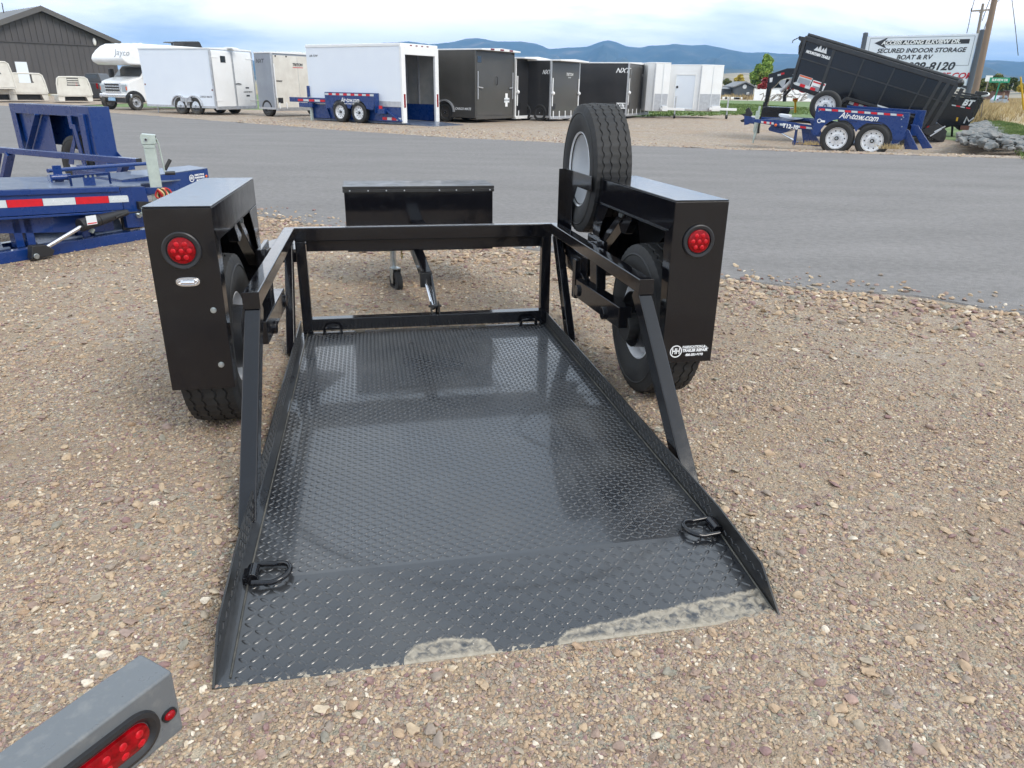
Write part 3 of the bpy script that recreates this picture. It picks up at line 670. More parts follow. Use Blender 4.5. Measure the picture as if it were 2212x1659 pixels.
# fenders
FR_, FF, FZ0, FZ1 = 1.47, 2.70, .285, 1.072
for s_ in (-1, 1):
    xi, xo = s_*1.0, s_*1.262
    lo_, hi_ = min(xi, xo), max(xi, xo)
    fd = thing('fender', 'x', 'x'); del fd['label']; del fd['category']; fd.parent = tr
    b = MB(); b.box(lo_, hi_, FR_, FF, FZ1-.006, FZ1); b.build('fender_top', M['black'], fd, bevel=.003)
    b = MB(); b.box(lo_, hi_, FR_, FR_+.006, FZ0, FZ1-.007); rear = b.build('fender_rear_panel', M['black'], fd, bevel=.0025)
    b = MB(); b.box(lo_, hi_, FF-.006, FF, .45, FZ1-.007); b.build('fender_front_panel', M['black'], fd, bevel=.0025)
    xx = (xo-s_*.006, xo); b = MB(); b.box(min(xx), max(xx), FR_+.007, FF-.007, .50, FZ1-.007)
    b.prism([(FR_+.007, .50), (FR_+.16, .50), (FR_+.007, FZ0+.02)], min(xx), max(xx), 'yz'); b.build('fender_outer_panel', M['black'], fd)
    # inboard face: frame with a trapezoid opening
    xx = (xi, xi+s_*.006); lo2, hi2 = min(xx), max(xx); b = MB()
    b.prism([(FR_+.007, FZ1-.008), (FR_+.007, FZ1-.10), (FR_+.05, FZ1-.145), (FF-.007, FZ1-.145), (FF-.007, FZ1-.008)], lo2, hi2, 'yz')
    b.prism([(FR_+.007, FZ1-.10), (FR_+.007, FZ0), (FR_+.055, FZ0), (FR_+.105, FZ1-.147), (FR_+.05, FZ1-.147)], lo2, hi2, 'yz')
    b.prism([(FF-.007, FZ1-.147), (FF-.007, .45), (FF-.06, .45), (FF-.09, .66), (FF-.16, .80), (FF-.27, FZ1-.147)], lo2, hi2, 'yz')
    b.build('fender_inner_panel', M['black'], fd, bevel=.002)
    b = MB()   # folded lip and weld lines
    b.box(lo2-.012*(s_ < 0)-.012*(s_ > 0), hi2, FR_+.06, FF-.02, FZ1-.150, FZ1-.146)
    b.tube([(xi-s_*.001, FR_+.008, FZ1-.10), (xi-s_*.001, FR_+.055, FZ1-.147)], .003, 6)
    b.tube([(xi-s_*.001, FF-.27, FZ1-.150), (xi-s_*.001, FF-.02, FZ1-.150)], .003, 6); b.build('fender_lip', M['black'], fd)
    # wheel-well liner wall and strut
    b = MB(); arc = [(1.93+.45*math.cos(t), .395+.45*math.sin(t)) for t in [math.pi*(.02+.96*i/18) for i in range(19)]]
    b.prism(arc+[(FR_+.02, FZ1-.02), (FF-.02, FZ1-.02)], xo-s_*.02, xo-s_*.014, 'yz')
    b.build('fender_liner', M['plastic'], fd)
    b = MB(); b.beam((xi+s_*.05, 2.20, .935), (xi+s_*.05, 2.86, .50), .05, .06, (1, 0, 0)); b.prism([(2.12, 1.05), (2.34, 1.05), (2.34, .86), (2.27, .80), (2.20, .80), (2.12, .88)], min(xi+s_*.03, xi+s_*.08), max(xi+s_*.03, xi+s_*.08), 'yz')
    b.build('fender_strut', M['black'], fd, bevel=.004)
    b = MB(); b.cyl((xi+s_*.018, 2.25, .90), (xi+s_*.05, 2.25, .90), .018, n=6); b.cyl((xi+s_*.008, 2.25, .90), (xi+s_*.03, 2.25, .90), .012, n=12); b.build('strut_bolt', M['zinc'], fd)
    # tail light: grommet, lens, bulbs
    lx, lz = (-1.134, .895) if s_ < 0 else (1.128, .885)
    b = MB(); b.lathe([(-.001, .0765), (.010, .0765), (.013, .072), (.011, .060), (.004, .057), (.004, .052)], 48, 'y', (0, 0, 0))
    b.x = Matrix.Identity(4)
    g = b.build('light_grommet', M['gasket'], fd); g.matrix_local = T(lx, FR_, lz) @ Matrix.Diagonal((1, -1, 1, 1))
    b = MB(); b.lathe([(0, .0545), (.006, .053), (.0095, .045), (.0115, .02), (.012, .0005)], 48, 'y'); 
    b.cur = 1
    for (dx, dz) in [(0, 0)]+[(.031*math.cos(t), .031*math.sin(t)) for t in [math.pi/3*i for i in range(6)]]:
        b.lathe([(.0105, .0115), (.0122, .0105), (.0128, .004), (.013, .0004)], 16, 'y', (dx, 0, dz)) if False else b.ball((dx, .0108, dz), .0105, 12, 6, (1, .28, 1))
    g = b.build('tail_light', [M['red'], M['red_hot']], fd); g.matrix_local = T(lx, FR_-.003, lz) @ Matrix.Diagonal((1, -1, 1, 1))
    if s_ < 0:
        b = MB(); x0, z0 = lx+.006, .765
        pts_ = []
        for t in [2*math.pi*i/32 for i in range(32)]:
            c_, s2 = math.cos(t), math.sin(t); pts_.append((x0+.047*math.copysign(abs(c_)**.7, c_), z0+.019*math.copysign(abs(s2)**.8, s2)))
        b.prism(pts_, FR_-.007, FR_, 'xz'); b.tube([(x0-.027, FR_-.009, z0), (x0+.027, FR_-.009, z0)], .0085, 10)
        b.tube([(x0+.036*math.cos(t)*1.05, FR_-.008, z0+.0125*math.sin(t)) for t in [2*math.pi*i/24 for i in range(24)]], .0028, 6, True)
        b.build('licence_light', M['chrome'], fd, bevel=.002)
        for (x, z) in ((-1.045, .640), (-1.045, .395)):
            b = MB(); b.cyl((x, FR_, z), (x, FR_-.004, z), .0125, n=20); b.cyl((x, FR_-.004, z), (x, FR_-.012, z), .0105, n=6); b.cyl((x, FR_-.012, z), (x, FR_-.016, z), .005, n=10); b.build('bolt', M['zinc'], fd)
    else:
        PX = Matrix(((1, 0, 0), (0, 0, 1), (0, -1, 0))).transposed()
        def pm(x, z): return Matrix.Translation((x, FR_-.0016, z)) @ Rx(math.pi/2)
        b = MB(); b.lathe([(0, .026), (.0005, .026), (.0005, .0315), (0, .0315)], 40, 'z'); g = b.build('logo_ring', M['print_white'], fd); g.matrix_local = pm(1.071, .345)
        text('logo_letters', 'HH', .040, M['print_white'], fd, pm(1.071, .345), .0012, 0, sx=.72)
        text('lettering', 'FABRICATION &', .0165, M['print_white'], fd, pm(1.163, .365), .0006, .15)
        text('lettering', 'TRAILER REPAIR', .0185, M['print_white'], fd, pm(1.170, .346), .0009, .15)
        text('lettering', '406-351-9193', .0165, M['print_white'], fd, pm(1.168, .324), .0009, .15)
        b = MB(); b.box(1.225, 1.243, FR_-.0016, FR_-.001, .353, .355); b.box(1.106, 1.235, FR_-.0016, FR_-.001, .3555, .357); b.tube([(1.222+.012*math.cos(t), FR_-.001, .357+.008*math.sin(t)) for t in [math.pi*i/8 for i in range(9)]], .0012, 5); b.build('logo_truck', M['print_white'], fd)
# wheels
def wheel(root, name, tyre, rim, mw, label=None):
    e = bpy.data.objects.new(name, None); col.objects.link(e); e.empty_display_size = .1; e.parent = root; e.matrix_local = mw
    if label: e['label'] = label
    place(tyre, 'tyre', e); place(rim, 'rim', e); return e
wheel(tr, 'wheel', TY, RIM_W, T(1.12, 1.89, .395))
wheel(tr, 'wheel', TY, RIM_W, T(-1.13, 1.89, .395) @ Rz(math.pi))
wheel(tr, 'spare_wheel', TY, RIM_S, T(1.088, 3.0, 1.085) @ Rx(.4) @ Matrix.Scale(.995, 4))
# inner drum + hub seen inside the wheels, suspension arms
for s_ in (-1, 1):
    b = MB(); b.lathe([(-.06, .15), (.0, .155), (.05, .15), (.055, .1), (.06, .02)], 32, 'x', (0, 0, 0)); g = b.build('brake_drum', M['plastic'], tr); g.matrix_local = T(s_*1.045, 1.89, .395)
    xa = s_*.905
    b = MB(); 
    # box-section swing arm with round pivots, seen inboard of the wheel
    b.beam((xa+s_*.02, 2.64, .392), (xa+s_*.02, 1.82, .425), .075, .115); b.build('swing_arm', M['black'], tr, bevel=.005)
    for (yy, zz) in ((2.585, .388), (2.06, .385)):
        b = MB(); b.cyl((xa-s_*.032, yy, zz), (xa, yy, zz), .036, n=28); b.build('pivot_cap', M['black'], tr, bevel=.004)
    b = MB(); b.beam((xa+s_*.05, 2.40, .44), (xa+s_*.05, 2.44, .72), .06, .13, (0, 1, 0)); b.box(xa-.012+s_*.05, xa+.012+s_*.05, 2.30, 2.62, .60, .74); b.build('arm_bracket', M['black'], tr, bevel=.004)
    b = MB(); b.beam((s_*.93, 1.86, .40), (s_*1.04, 1.86, .40), .07, .05); b.cyl((s_*.94, 1.86, .36), (s_*1.04, 1.86, .36), .075, n=24); b.build('axle_stub', M['black_rough'], tr, bevel=.003)
    b = MB(); b.cyl((xa+s_*.03, 1.60, .545), (xa+s_*.03, 1.66, .545), .018, n=12); b.box(min(xa+s_*.015, xa+s_*.045), max(xa+s_*.015, xa+s_*.045), 1.60, 1.66, .53, .56); b.build('latch', M['zinc'], tr, bevel=.002)
# spare carrier
b = MB(); X = .955
b.prism([(2.62, 1.075), (3.20, 1.075), (3.20, .45), (2.62, .45), (2.62, .58), (2.95, .58), (3.03, .68), (3.03, .87), (2.93, .985), (2.62, .985)], X-.006, X, 'yz')
b.box(X-.055, X, 3.20, 3.208, .45, 1.075); b.build('spare_carrier', M['black'], tr, bevel=.002)
b = MB(); b.beam((.97, 2.72, .50), (.97, 3.20, .50), .07, .12); b.beam((.93, 2.76, .55), (.93, 2.76, .30), .05, .07); b.beam((.95, 2.60, .42), (.95, 3.30, .62), .04, .06); b.build('carrier_beam', M['black'], tr, bevel=.004)
# D-ring tie-downs
def tie(x, y, z, ang, nm='tie_down'):
    e = bpy.data.objects.new(nm, None); col.objects.link(e); e.parent = tr; e.matrix_local = T(x, y, z) @ Rz(ang)
    b = MB(); pth = []
    for i in range(15):
        t = -math.pi*.5+math.pi*i/14; pth.append((.060+.056*math.cos(t), .052*math.sin(t), .016+.010*math.cos(t)))
    pth = [(0, -.052, .022), (.02, -.052, .02)]+pth+[(.02, .052, .02), (0, .052, .022)]
    b.tube(pth, .0095, 12); b.build('ring', M['black'], e)
    b = MB(); b.tube([(-.002, -.034, .022), (-.002, .034, .022)], .020, 16); b.box(-.024, .018, -.034, .034, -.002, .008); b.box(-.032, -.016, -.03, .03, 0, .026); b.build('clip', M['black'], e, bevel=.002)
tie(-.815, .43, -.003, 0); tie(.815, .44, -.003, math.pi)
def tie2(x, y):
    e = bpy.data.objects.new('tie_down', None); col.objects.link(e); e.parent = tr; e.matrix_local = T(x, y, .0)
    b = MB(); b.tube([(-.055, 0, .01), (-.052, -.01, .035)]+[(.045*math.sin(t), -.02-.008*math.cos(t), .045+.010*math.cos(t)) for t in [-1.2+2.4*i/8 for i in range(9)]]+[(.052, -.01, .035), (.055, 0, .01)], .0075, 10); b.build('ring', M['black'], e)
    b = MB(); b.prism([(-.065, .03), (-.045, .03), (-.043, .004), (.043, .004), (.045, .03), (.065, .03), (.065, -.003), (-.065, -.003)], -.012, .012); b.build('clip', M['black'], e, bevel=.002)
tie2(-.66, FY-.06); tie2(.70, FY-.06)
# bare weld tabs at the foot of the sill
for x in (-.48, -.28, -.05, .17, .36): b = MB(); b.box(x-.032, x+.032, FY-.036, FY-.028, -.001, .010); b.build('weld_tab', M['dust'], tr)
# tongue, tool box, hinge lever, jack caster in front
b = MB(); b.beam((0, FY+.05, .60), (0, 5.1, .50), .10, .12); b.beam((-1.25, 3.35, .50), (-.85, 3.35, .50), .07, .07); b.beam((-1.02, 3.4, .545), (-.78, 3.95, .545), .35, .01); b.build('tongue', M['black'], tr, bevel=.005)
b = MB(); b.box(-.555, .615, 4.2, 4.62, .36, .845); tb = b.build('tool_box', M['black'], tr, bevel=.004)
b = MB(); b.box(-.565, .625, 4.19, 4.64, .847, .868); b.box(-.565, .625, 4.19, 4.197, .822, .8465); b.build('lid', M['black_rough'], tb, bevel=.003)
for x in (-.51, -.37, -.23, -.09, .185, .32, .455, .59): b = MB(); b.cyl((x, 4.186, .836), (x, 4.192, .836), .006, n=8); b.build('rivet', M['alu'], tb)
b = MB(); b.cyl((-.20, 4.31, .17), (-.20, 4.31, .80), .025, n=16); b.build('jack_post', M['zinc'], tr)
cs = bpy.data.objects.new('caster', None); col.objects.link(cs); cs.parent = tr; cs.matrix_local = T(-.185, 4.24, .10) @ Rz(R(20))
b = MB(); b.lathe([(-.022, .035), (-.026, .06), (-.024, .088), (-.012, .094), (.012, .094), (.024, .088), (.026, .06), (.022, .035)], 32); b.build('caster_tyre', M['rubber'], cs)
b = MB(); b.lathe([(-.02, .062), (-.012, .05), (-.012, .02), (-.024, .018), (-.024, .001)], 24); b.lathe([(.02, .062), (.012, .05), (.012, .001)], 24); b.build('caster_hub', M['plastic'], cs)
b = MB(); b.prism([(-.03, .115), (.05, .115), (.035, .02), (.012, -.015), (-.012, -.012), (-.015, .02)], -.036, -.031, 'yz'); b.prism([(-.03, .115), (.05, .115), (.035, .02), (.012, -.015), (-.012, -.012), (-.015, .02)], .031, .036, 'yz'); b.box(-.036, .036, -.03, .05, .105, .115); b.build('caster_fork', M['zinc'], cs, bevel=.002)
b = MB()
for k in range(9):
    z = .44-.021*k; pth = [(-.125+.008*math.cos(t)*(1 if k % 2 else .3), 4.34+.008*math.cos(t)*(.3 if k % 2 else 1)+.004*k, z+.014*math.sin(t)) for t in [2*math.pi*i/10 for i in range(10)]]
    b.tube(pth, .0032, 5, True)
b.build('safety_chain', mat('yellow_zinc_chain', (.5, .4, .12), .35, metal=.8), tr)
# hydraulic ram from the tongue to the sill
b = MB(); b.beam((-.035, 4.05, .44), (.02, 3.62, .27), .075, .075); b.beam((-.07, 4.05, .44), (-.01, 3.62, .28), .012, .09); b.build('ram_housing', M['black'], tr, bevel=.004)
b = MB(); b.box(-.03, .06, 3.58, 3.66, .20, .31); b.build('ram_collar', M['black_rough'], tr, bevel=.004)
b = MB(); b.cyl((.008, 3.64, .26), (.035, 3.28, .12), .014, n=16); b.cyl((.035, 3.64, .25), (.05, 3.30, .12), .007, n=10); b.build('ram_rod', M['chrome'], tr)
b = MB(); b.beam((.052, 3.62, .29), (.058, 3.27, .11), .016, .05); b.build('ram_link', M['black'], tr, bevel=.003)
b = MB(); b.box(.015, .023, 3.20, 3.31, .098, .165); b.box(.068, .076, 3.20, 3.31, .098, .165); b.cyl((0, 3.27, .14), (.09, 3.27, .14), .009, n=10); b.build('ram_bracket', M['black_rough'], tr, bevel=.002)
# wiring harness clip marks and a leaf on the bed
b = MB(); b.tube([(0, 2.86, .008), (.012, 2.868, .014), (.03, 2.862, .009), (.036, 2.85, .006)], .0025, 5); b.tube([(.012, 2.868, .014), (.02, 2.89, .010)], .002, 5); lf = b.build('twig', M['plastic'], None); lf.matrix_world = MAIN @ T(-.17, 0, 0); tag(lf, 'small dark twig lying on the black bed near the front sill', 'twig')
# ------------------------------------------------------------------ blue drop-deck trailer, left
LF = Frame((-4.613, 6.326, 0), 59.944)
lb = thing('drop_deck_trailer', 'dark blue trailer cut by the left edge, with pale green tongue jack and striped tape', 'trailer', LF.mw)
def bm_box(name, m, bevel=.004, parent=None, kind=None): return b.build(name, M[m], parent or lb, bevel=bevel, kind=kind)
# low bed frame along the near edge
b = MB(); b.box(-1.2, 1.50, 0, .09, .0, .10); s_ = bm_box('bed_sill', 'blue')
b = MB(); b.prism([(.0, 0), (.09, 0), (.09, .1), (0, .1), (0, .088), (.078, .088), (.078, .012), (0, .012)], 1.502, 1.58, 'yz'); bm_box('sill_end', 'blue', .002)
b = MB(); b.box(1.51, 1.575, .01, .078, .01, .09); bm_box('end_plug', 'plastic', 0)
b = MB(); b.box(-1.2, 1.5, .42, .50, .0, .10); bm_box('bed_cross_member', 'blue')
# standing diamond-plate panels and posts behind the sill
for (u0, u1) in ((-.9, -.45), (-.32, .13), (.42, .80), (.98, 1.30)):
    b = MB(); b.add([(u0, .14, .09), (u1, .14, .09), (u1, .24, .30), (u0, .24, .30)], [(0, 1, 2, 3)]); b.add([(u0, .146, .088), (u1, .146, .088), (u1, .246, .298), (u0, .246, .298)], [(3, 2, 1, 0)])
    p_ = b.build('plate_panel', M['blue_deck'], lb)
    b = MB(); nrm = Vector((0, -.21, .10)).normalized(); e2 = Vector((0, .1, .21)).normalized()
    for j in range(7):
        for i in range(int((u1-u0)/.032)):
            c_ = Vector((u0+.016+i*.032, .14, .09))+e2*(.02+j*.031); a = R(33 if (i+j) % 2 else -33)
            d1 = Vector((math.cos(a), 0, 0))+e2*math.sin(a); d2 = Vector((-math.sin(a), 0, 0))+e2*math.cos(a)
            b.add([c_+d1*.014, c_+d2*.005, c_-d1*.014, c_-d2*.005, c_+nrm*.004], [(0,1,4),(1,2,4),(2,3,4),(3,0,4)])
    b.build('plate_lozenges', M['blue_deck'], p_, kind='stuff', smooth=False)
    b = MB(); b.cyl((u0-.02, .10, .112), (u1+.03, .10, .112), .014, n=10); b.build('lower_tube', M['blue_deck'], p_)
for u in (-.40, .26, .36, .88): b = MB(); b.box(u-.035, u+.035, .10, .20, .10, .40); bm_box('frame_post', 'blue')
# deck skirt beam with striped tape, folded lip, and the panel below it
def zt(u): return .652-.071*u
b = MB(); b.add([(-1.6, 0, zt(-1.6)-.055), (1.25, 0, zt(1.25)-.055), (1.25, 0, zt(1.25)-.235), (-1.6, 0, zt(-1.6)-.235), (-1.6, .07, zt(-1.6)-.055), (1.25, .07, zt(1.25)-.055), (1.25, .07, zt(1.25)-.235), (-1.6, .07, zt(-1.6)-.235)], [(3,2,1,0),(4,5,6,7),(0,1,5,4),(1,2,6,5),(2,3,7,6),(3,0,4,7)]); beam_ = bm_box('skirt_beam', 'blue')
b = MB(); b.beam((-1.6, -.004, zt(-1.6)-.03), (1.235, -.004, zt(1.235)-.03), .03, .05); bm_box('deck_lip', 'blue', .006)
b = MB(); b.beam((-1.6, .02, zt(-1.6)-.25), (1.25, .02, zt(1.25)-.25), .07, .02); bm_box('beam_flange', 'blue', .003)
edges = [-.55, -.20, .135, .475, .815, 1.15]
edges = []
for (px, py) in ((-85, 436), (13, 436), (92, 436), (163, 434), (235, 432), (300-22, 432)): edges.append(LF.q(px, py).x)
for k in range(5):
    u0, u1 = edges[k], edges[k+1]
    b = MB(); tz0, tz1 = .092, .158
    b.add([(u0+.002, -.003, zt(u0)-tz0), (u1-.002, -.003, zt(u1)-tz0), (u1-.002, -.003, zt(u1)-tz1), (u0+.002, -.003, zt(u0)-tz1)]+[(u0+.002, 0.001, zt(u0)-tz0), (u1-.002, .001, zt(u1)-tz0), (u1-.002, .001, zt(u1)-tz1), (u0+.002, .001, zt(u0)-tz1)], [(3,2,1,0),(0,1,5,4),(1,2,6,5),(2,3,7,6),(3,0,4,7)])
    b.build('reflective_tape', M['tape_red' if k % 2 else 'tape_white'], beam_)
    if k % 2 == 0: text('tape_print', 'Air-tow', .05, M['print_grey'], beam_, Matrix.Translation(((u0+u1)/2, -.004, zt((u0+u1)/2)-.125)) @ Ry(R(4)) @ Rx(math.pi/2), 0, .3)
pq = [LF.q(x, y, .10) for x, y in ((-140, 459), (240, 450), (248, 500), (-140, 507))]
b = MB(); b.add(pq+[p+Vector((0, .01, 0)) for p in pq], [(3,2,1,0),(4,5,6,7),(0,1,5,4),(1,2,6,5),(2,3,7,6),(3,0,4,7)]); bm_box('skirt_panel', 'blue', .002)
# deck surface: a folded plate running to the coupler
def dz(u, n): return zt(u)+.0*n
b = MB(); 
pl = [(-1.6, -.01), (1.22, -.01), (1.47, -.02), (1.62, .22), (2.42, .62), (2.50, 1.2), (1.62, 1.30), (.7, 1.30), (-1.6, 1.30)]
b.add([(u, n, zt(u)) for u, n in pl]+[(u, n, zt(u)-.012) for u, n in pl], [tuple(range(9)), tuple(range(17, 8, -1))]+[(i, (i+1) % 9, 9+(i+1) % 9, 9+i) for i in range(9)]); deck_ = b.build('deck', M['blue_deck'], lb)
b = MB(); b.add([(1.25, 0, zt(1.25)-.012), (1.50, -.03, zt(1.5)-.012), (1.56, -.02, .12), (1.27, .02, .14), (1.25, .05, zt(1.25)-.012), (1.50, .03, zt(1.5)-.012), (1.56, .04, .12), (1.27, .07, .14)], [(3,2,1,0),(4,5,6,7),(0,1,5,4),(1,2,6,5),(2,3,7,6),(3,0,4,7)]); bm_box('nose_panel', 'blue', .003)
b = MB()
b.tube([LF.q(103+.01, 369, .75)]+[LF.q(180, 363, .8), LF.q(320, 353, .9)], .02, 12); b.build('deck_pipe', M['blue'], lb)
# hinge block on the deck
hx, hz = LF.xz(125, 372, .62)
e = bpy.data.objects.new('deck_hinge', None); col.objects.link(e); e.parent = lb; e.matrix_local = T(hx, .62, zt(hx)) @ Rz(R(-18))
for x in (-.085, .085):
    b = MB(); b.prism([(-.09, 0), (.07, 0), (.07, .03), (.045, .075), (-.09, .085)], x-.007, x+.007, 'yz'); b.build('hinge_plate', M['blue'], e, bevel=.003)
b = MB(); b.cyl((-.085, 0, .045), (.085, 0, .045), .03, n=20); b.build('hinge_pin', M['blue'], e)
b = MB(); b.box(-.04, .04, .01, .025, .0, .16); b.build('hinge_tongue', M['blue'], e, bevel=.003)
# folded handle bracket
e = bpy.data.objects.new('handle_bracket', None); col.objects.link(e); e.parent = lb; hx, hz = LF.xz(198, 400, .14); e.matrix_local = T(hx, .14, zt(hx)) @ Rz(R(-4))
b = MB(); b.box(-.20, .20, -.006, .006, .085, .11); b.box(-.20, -.18, -.006, .006, 0, .085); b.box(.18, .20, -.006, .006, 0, .085); b.prism([(-.20, 0), (-.18, 0), (-.18, .085), (-.07, .085), (-.07, .0), (.04, .0), (.04, .085), (.18, .085), (.18, 0), (.2, 0), (.2, .1125), (-.2, .1125)], -.006, .006); b.build('bracket_plate', M['blue'], e, bevel=.002)
for x in (-.045, .0, .045): b = MB(); b.cyl((x, -.006, .09), (x, -.012, .09), .012, n=10); b.build('bolt', M['zinc'], e)
# jack: square post with capped gearbox head, folding crank
j0 = LF.q(336, 404, -.04)
jb = G(322, 297, .98); 
jack = bpy.data.objects.new('tongue_jack', None); col.objects.link(jack); jack.parent = lb
jx, jn, jz = LF.q(337, 400, .05); jack.matrix_local = T(jx, jn, jz-.06) @ Rz(R(-38))
top = LF.q(319, 291, .05).z-jz+.06
b = MB(); b.box(-.055, .055, -.05, .05, -.3, top-.06); b.build('post', M['jack'], jack, bevel=.010, seg=3)
b = MB(); b.prism([(-.065, top-.09), (.065, top-.09), (.072, top-.10+.02), (.072, top), (-.055, top+.012), (-.072, top-.02)], -.062, .062); b.prism([(-.052, top-.13), (.052, top-.13), (.062, top-.092), (-.062, top-.092)], -.056, .056); b.build('gearbox', M['jack'], jack, bevel=.005)
b = MB(); b.box(.0725, .0735, -.040, .044, top-.062, top-.012); b.build('gearbox_slot', M['plastic'], jack)
b = MB(); b.box(.073, .078, -.046, .048, top-.042, top-.034); b.build('gearbox_bar', M['jack'], jack)
b = MB(); b.cyl((-.02, -.0625, top-.045), (-.02, -.07, top-.045), .018, n=14); b.build('pin', M['zinc'], jack)
b = MB(); b.cyl((-.02, -.07, top-.045), (-.02, -.072, top-.045), .011, n=14); b.build('pin_bore', M['plastic'], jack)
b = MB(); b.tube([(.075, .05, top-.05), (.085, .06, top-.10), (.10, .07, top-.36), (.11, .075, top-.40)], .008, 8); b.build('crank', M['jack'], jack)
b = MB(); b.tube([(.10, .075, top-.395), (.20, .085, top-.395)], .02, 12); b.build('crank_foot', M['plastic'], jack, bevel=.004)
b = MB(); b.cyl((.105, .08, top-.36), (.17, .115, top-.26), .019, n=16); b.build('crank_grip', M['rubber'], jack, bevel=.004)
b = MB(); b.box(-.16, .07, -.075, -.060, -.02, .045); b.build('mount_plate', M['blue'], jack, bevel=.004)
for x in (-.12, .03): b = MB(); b.cyl((x, -.075, .015), (x, -.09, .015), .018, n=6); b.build('bolt', M['zinc'], jack)
# coupler plate and tow eye by the jack
b = MB(); b.prism([(0, 0), (.20, 0), (.22, .05), (.0, .08)], -.03, .03); o = b.build('coupler', M['plastic'], lb, bevel=.004); cx0 = LF.q(298, 452, -.02); o.matrix_local = T(*cx0)
# hinge bolt, ram, hoses under the beam
e = LF.q(300, 464, -.02)
b = MB(); b.prism([(-.11, -.13), (.10, -.13), (.10, .06), (.05, .1), (-.11, .1)], .0, .02); o = b.build('ram_mount', M['plastic'], lb, bevel=.004); o.matrix_local = T(e.x-.03, .07, e.z-.02)
b = MB(); b.cyl((e.x, .05, e.z), (e.x, -.03, e.z), .032, n=16); b.cyl((e.x, -.03, e.z), (e.x, -.05, e.z), .022, n=6); b.build('pivot_bolt', M['zinc'], lb, bevel=.003)
p0 = LF.q(92, 539, -.09); p1 = LF.q(178, 488, -.09)
b = MB(); b.cyl(p0, p1, .021, n=20); b.build('ram_rod', M['chrome'], lb)
p2 = LF.q(172, 487, -.09); p3 = LF.q(300, 455, .02)
b = MB(); b.cyl(p2, LF.q(212, 476, -.07), .062, .055, n=20); b.cyl(LF.q(212, 476, -.07), LF.q(275, 458, -.02), .055, .03, n=20); b.build('ram_cylinder', M['plastic'], lb, bevel=.006)
b = MB(); a_ = LF.q(198, 476, -.15); b.box(a_.x-.05, a_.x+.05, a_.y, a_.y+.002, a_.z-.04, a_.z+.045); o = b.build('warning_label', M['print_grey'], lb)
b = MB(); b.box(a_.x-.045, a_.x+.045, a_.y-.001, a_.y, a_.z-.032, a_.z-.022); b.build('label_stripe', M['tape_red'], o)
b = MB(); q_ = LF.q(78, 545, -.09); b.prism([(-.09, -.05), (.10, -.05), (.13, .0), (.06, .06), (-.06, .07)], -.04, .04); o = b.build('ram_clevis', M['plastic'], lb, bevel=.008); o.matrix_local = T(q_.x+.02, q_.y, max(.055, q_.z))
b = MB(); b.cyl((q_.x-.03, q_.y-.04, .05), (q_.x-.03, q_.y-.06, .05), .025, n=14); b.build('clevis_pin', M['zinc'], lb, bevel=.003)
b = MB(); b.tube([LF.q(250, 470, -.12), LF.q(275, 460, -.10), LF.q(300, 458, -.08), LF.q(318, 463, -.1), LF.q(335, 455, -.1), LF.q(346, 440, -.1)], .008, 8); b.build('hydraulic_hose', M['rubber'], lb)
b = MB(); a_ = LF.q(305, 462, -.12); b.beam(a_, a_+Vector((.12, 0, .02)), .03, .03); b.beam(a_+Vector((.03, 0, -.04)), a_+Vector((.03, 0, .06)), .03, .03); b.build('hose_fitting', M['jack'], lb, bevel=.004)
b = MB(); a_ = LF.q(196, 502, -.02); b.cyl(a_, a_+Vector((.03, 0, .03)), .022, n=10); b.build('end_cap', M['jack'], lb)
# front box with the sticker
u0, n0 = LF.xy(325, 383, .56); u1, n1 = LF.xy(449, 367, .545)
b = MB(); sb = [(u0-.35, n0-.02), (u1, n1), (u1+.06, n1+.42), (u0-.3, n0+.62)]
b.add([(x, y, .56) for x, y in sb]+[(x, y, .36) for x, y in sb], [(0,1,2,3),(7,6,5,4),(0,1,5,4),(1,2,6,5),(2,3,7,6),(3,0,4,7)]); fb = b.build('front_box', M['blue'], lb, bevel=.006)
b = MB(); b.add([(x, y, .568) for x, y in sb]+[(x, y, .562) for x, y in sb], [(0,1,2,3),(7,6,5,4),(0,1,5,4),(1,2,6,5),(2,3,7,6),(3,0,4,7)]); b.build('box_lid', M['blue_deck'], fb, bevel=.002)
fv = Vector((u1-(u0-.35), n1-(n0-.02), 0)).normalized(); fn = Vector((fv.y, -fv.x, 0))
def onbox(t, z): p = Vector((u0-.35, n0-.02, 0))+fv*t+fn*.003; p.z = z; return frame_mat(p, fv, fn)
LL = (Vector((u1, n1, 0))-Vector((u0-.35, n0-.02, 0))).length
b = MB(); b.lathe([(0, .034), (.001, .034), (.001, .042), (0, .042)], 32, 'z'); o = b.build('logo_ring', M['print_white'], fb); o.matrix_local = onbox(LL-.30, .475)
text('logo_letters', 'HH', .055, M['print_white'], fb, onbox(LL-.30, .475), .0015, 0, sx=.7)
for k, (t_, s2) in enumerate((('FABRICATION &', .026), ('TRAILER REPAIR', .028), ('406-351-9193', .025))): text('lettering', t_, s2, M['print_white'], fb, onbox(LL-.165, .505-.031*k), .0012, .12, sx=.85)
b = MB(); b.ball((0, 0, 0), .018, 12, 8, (1, 1, .6)); o = b.build('marker_light', M['orange'], fb); o.matrix_local = onbox(LL-.045, .475)
b = MB(); b.prism([(-.1, 0), (.14, 0), (.14, .02), (.03, .06), (-.1, .06)], -.02, .02); o = b.build('step_bracket', M['blue'], lb, bevel=.003); a_ = LF.q(440, 398, n1+.1); o.matrix_local = T(a_.x, n1+.1, .28)
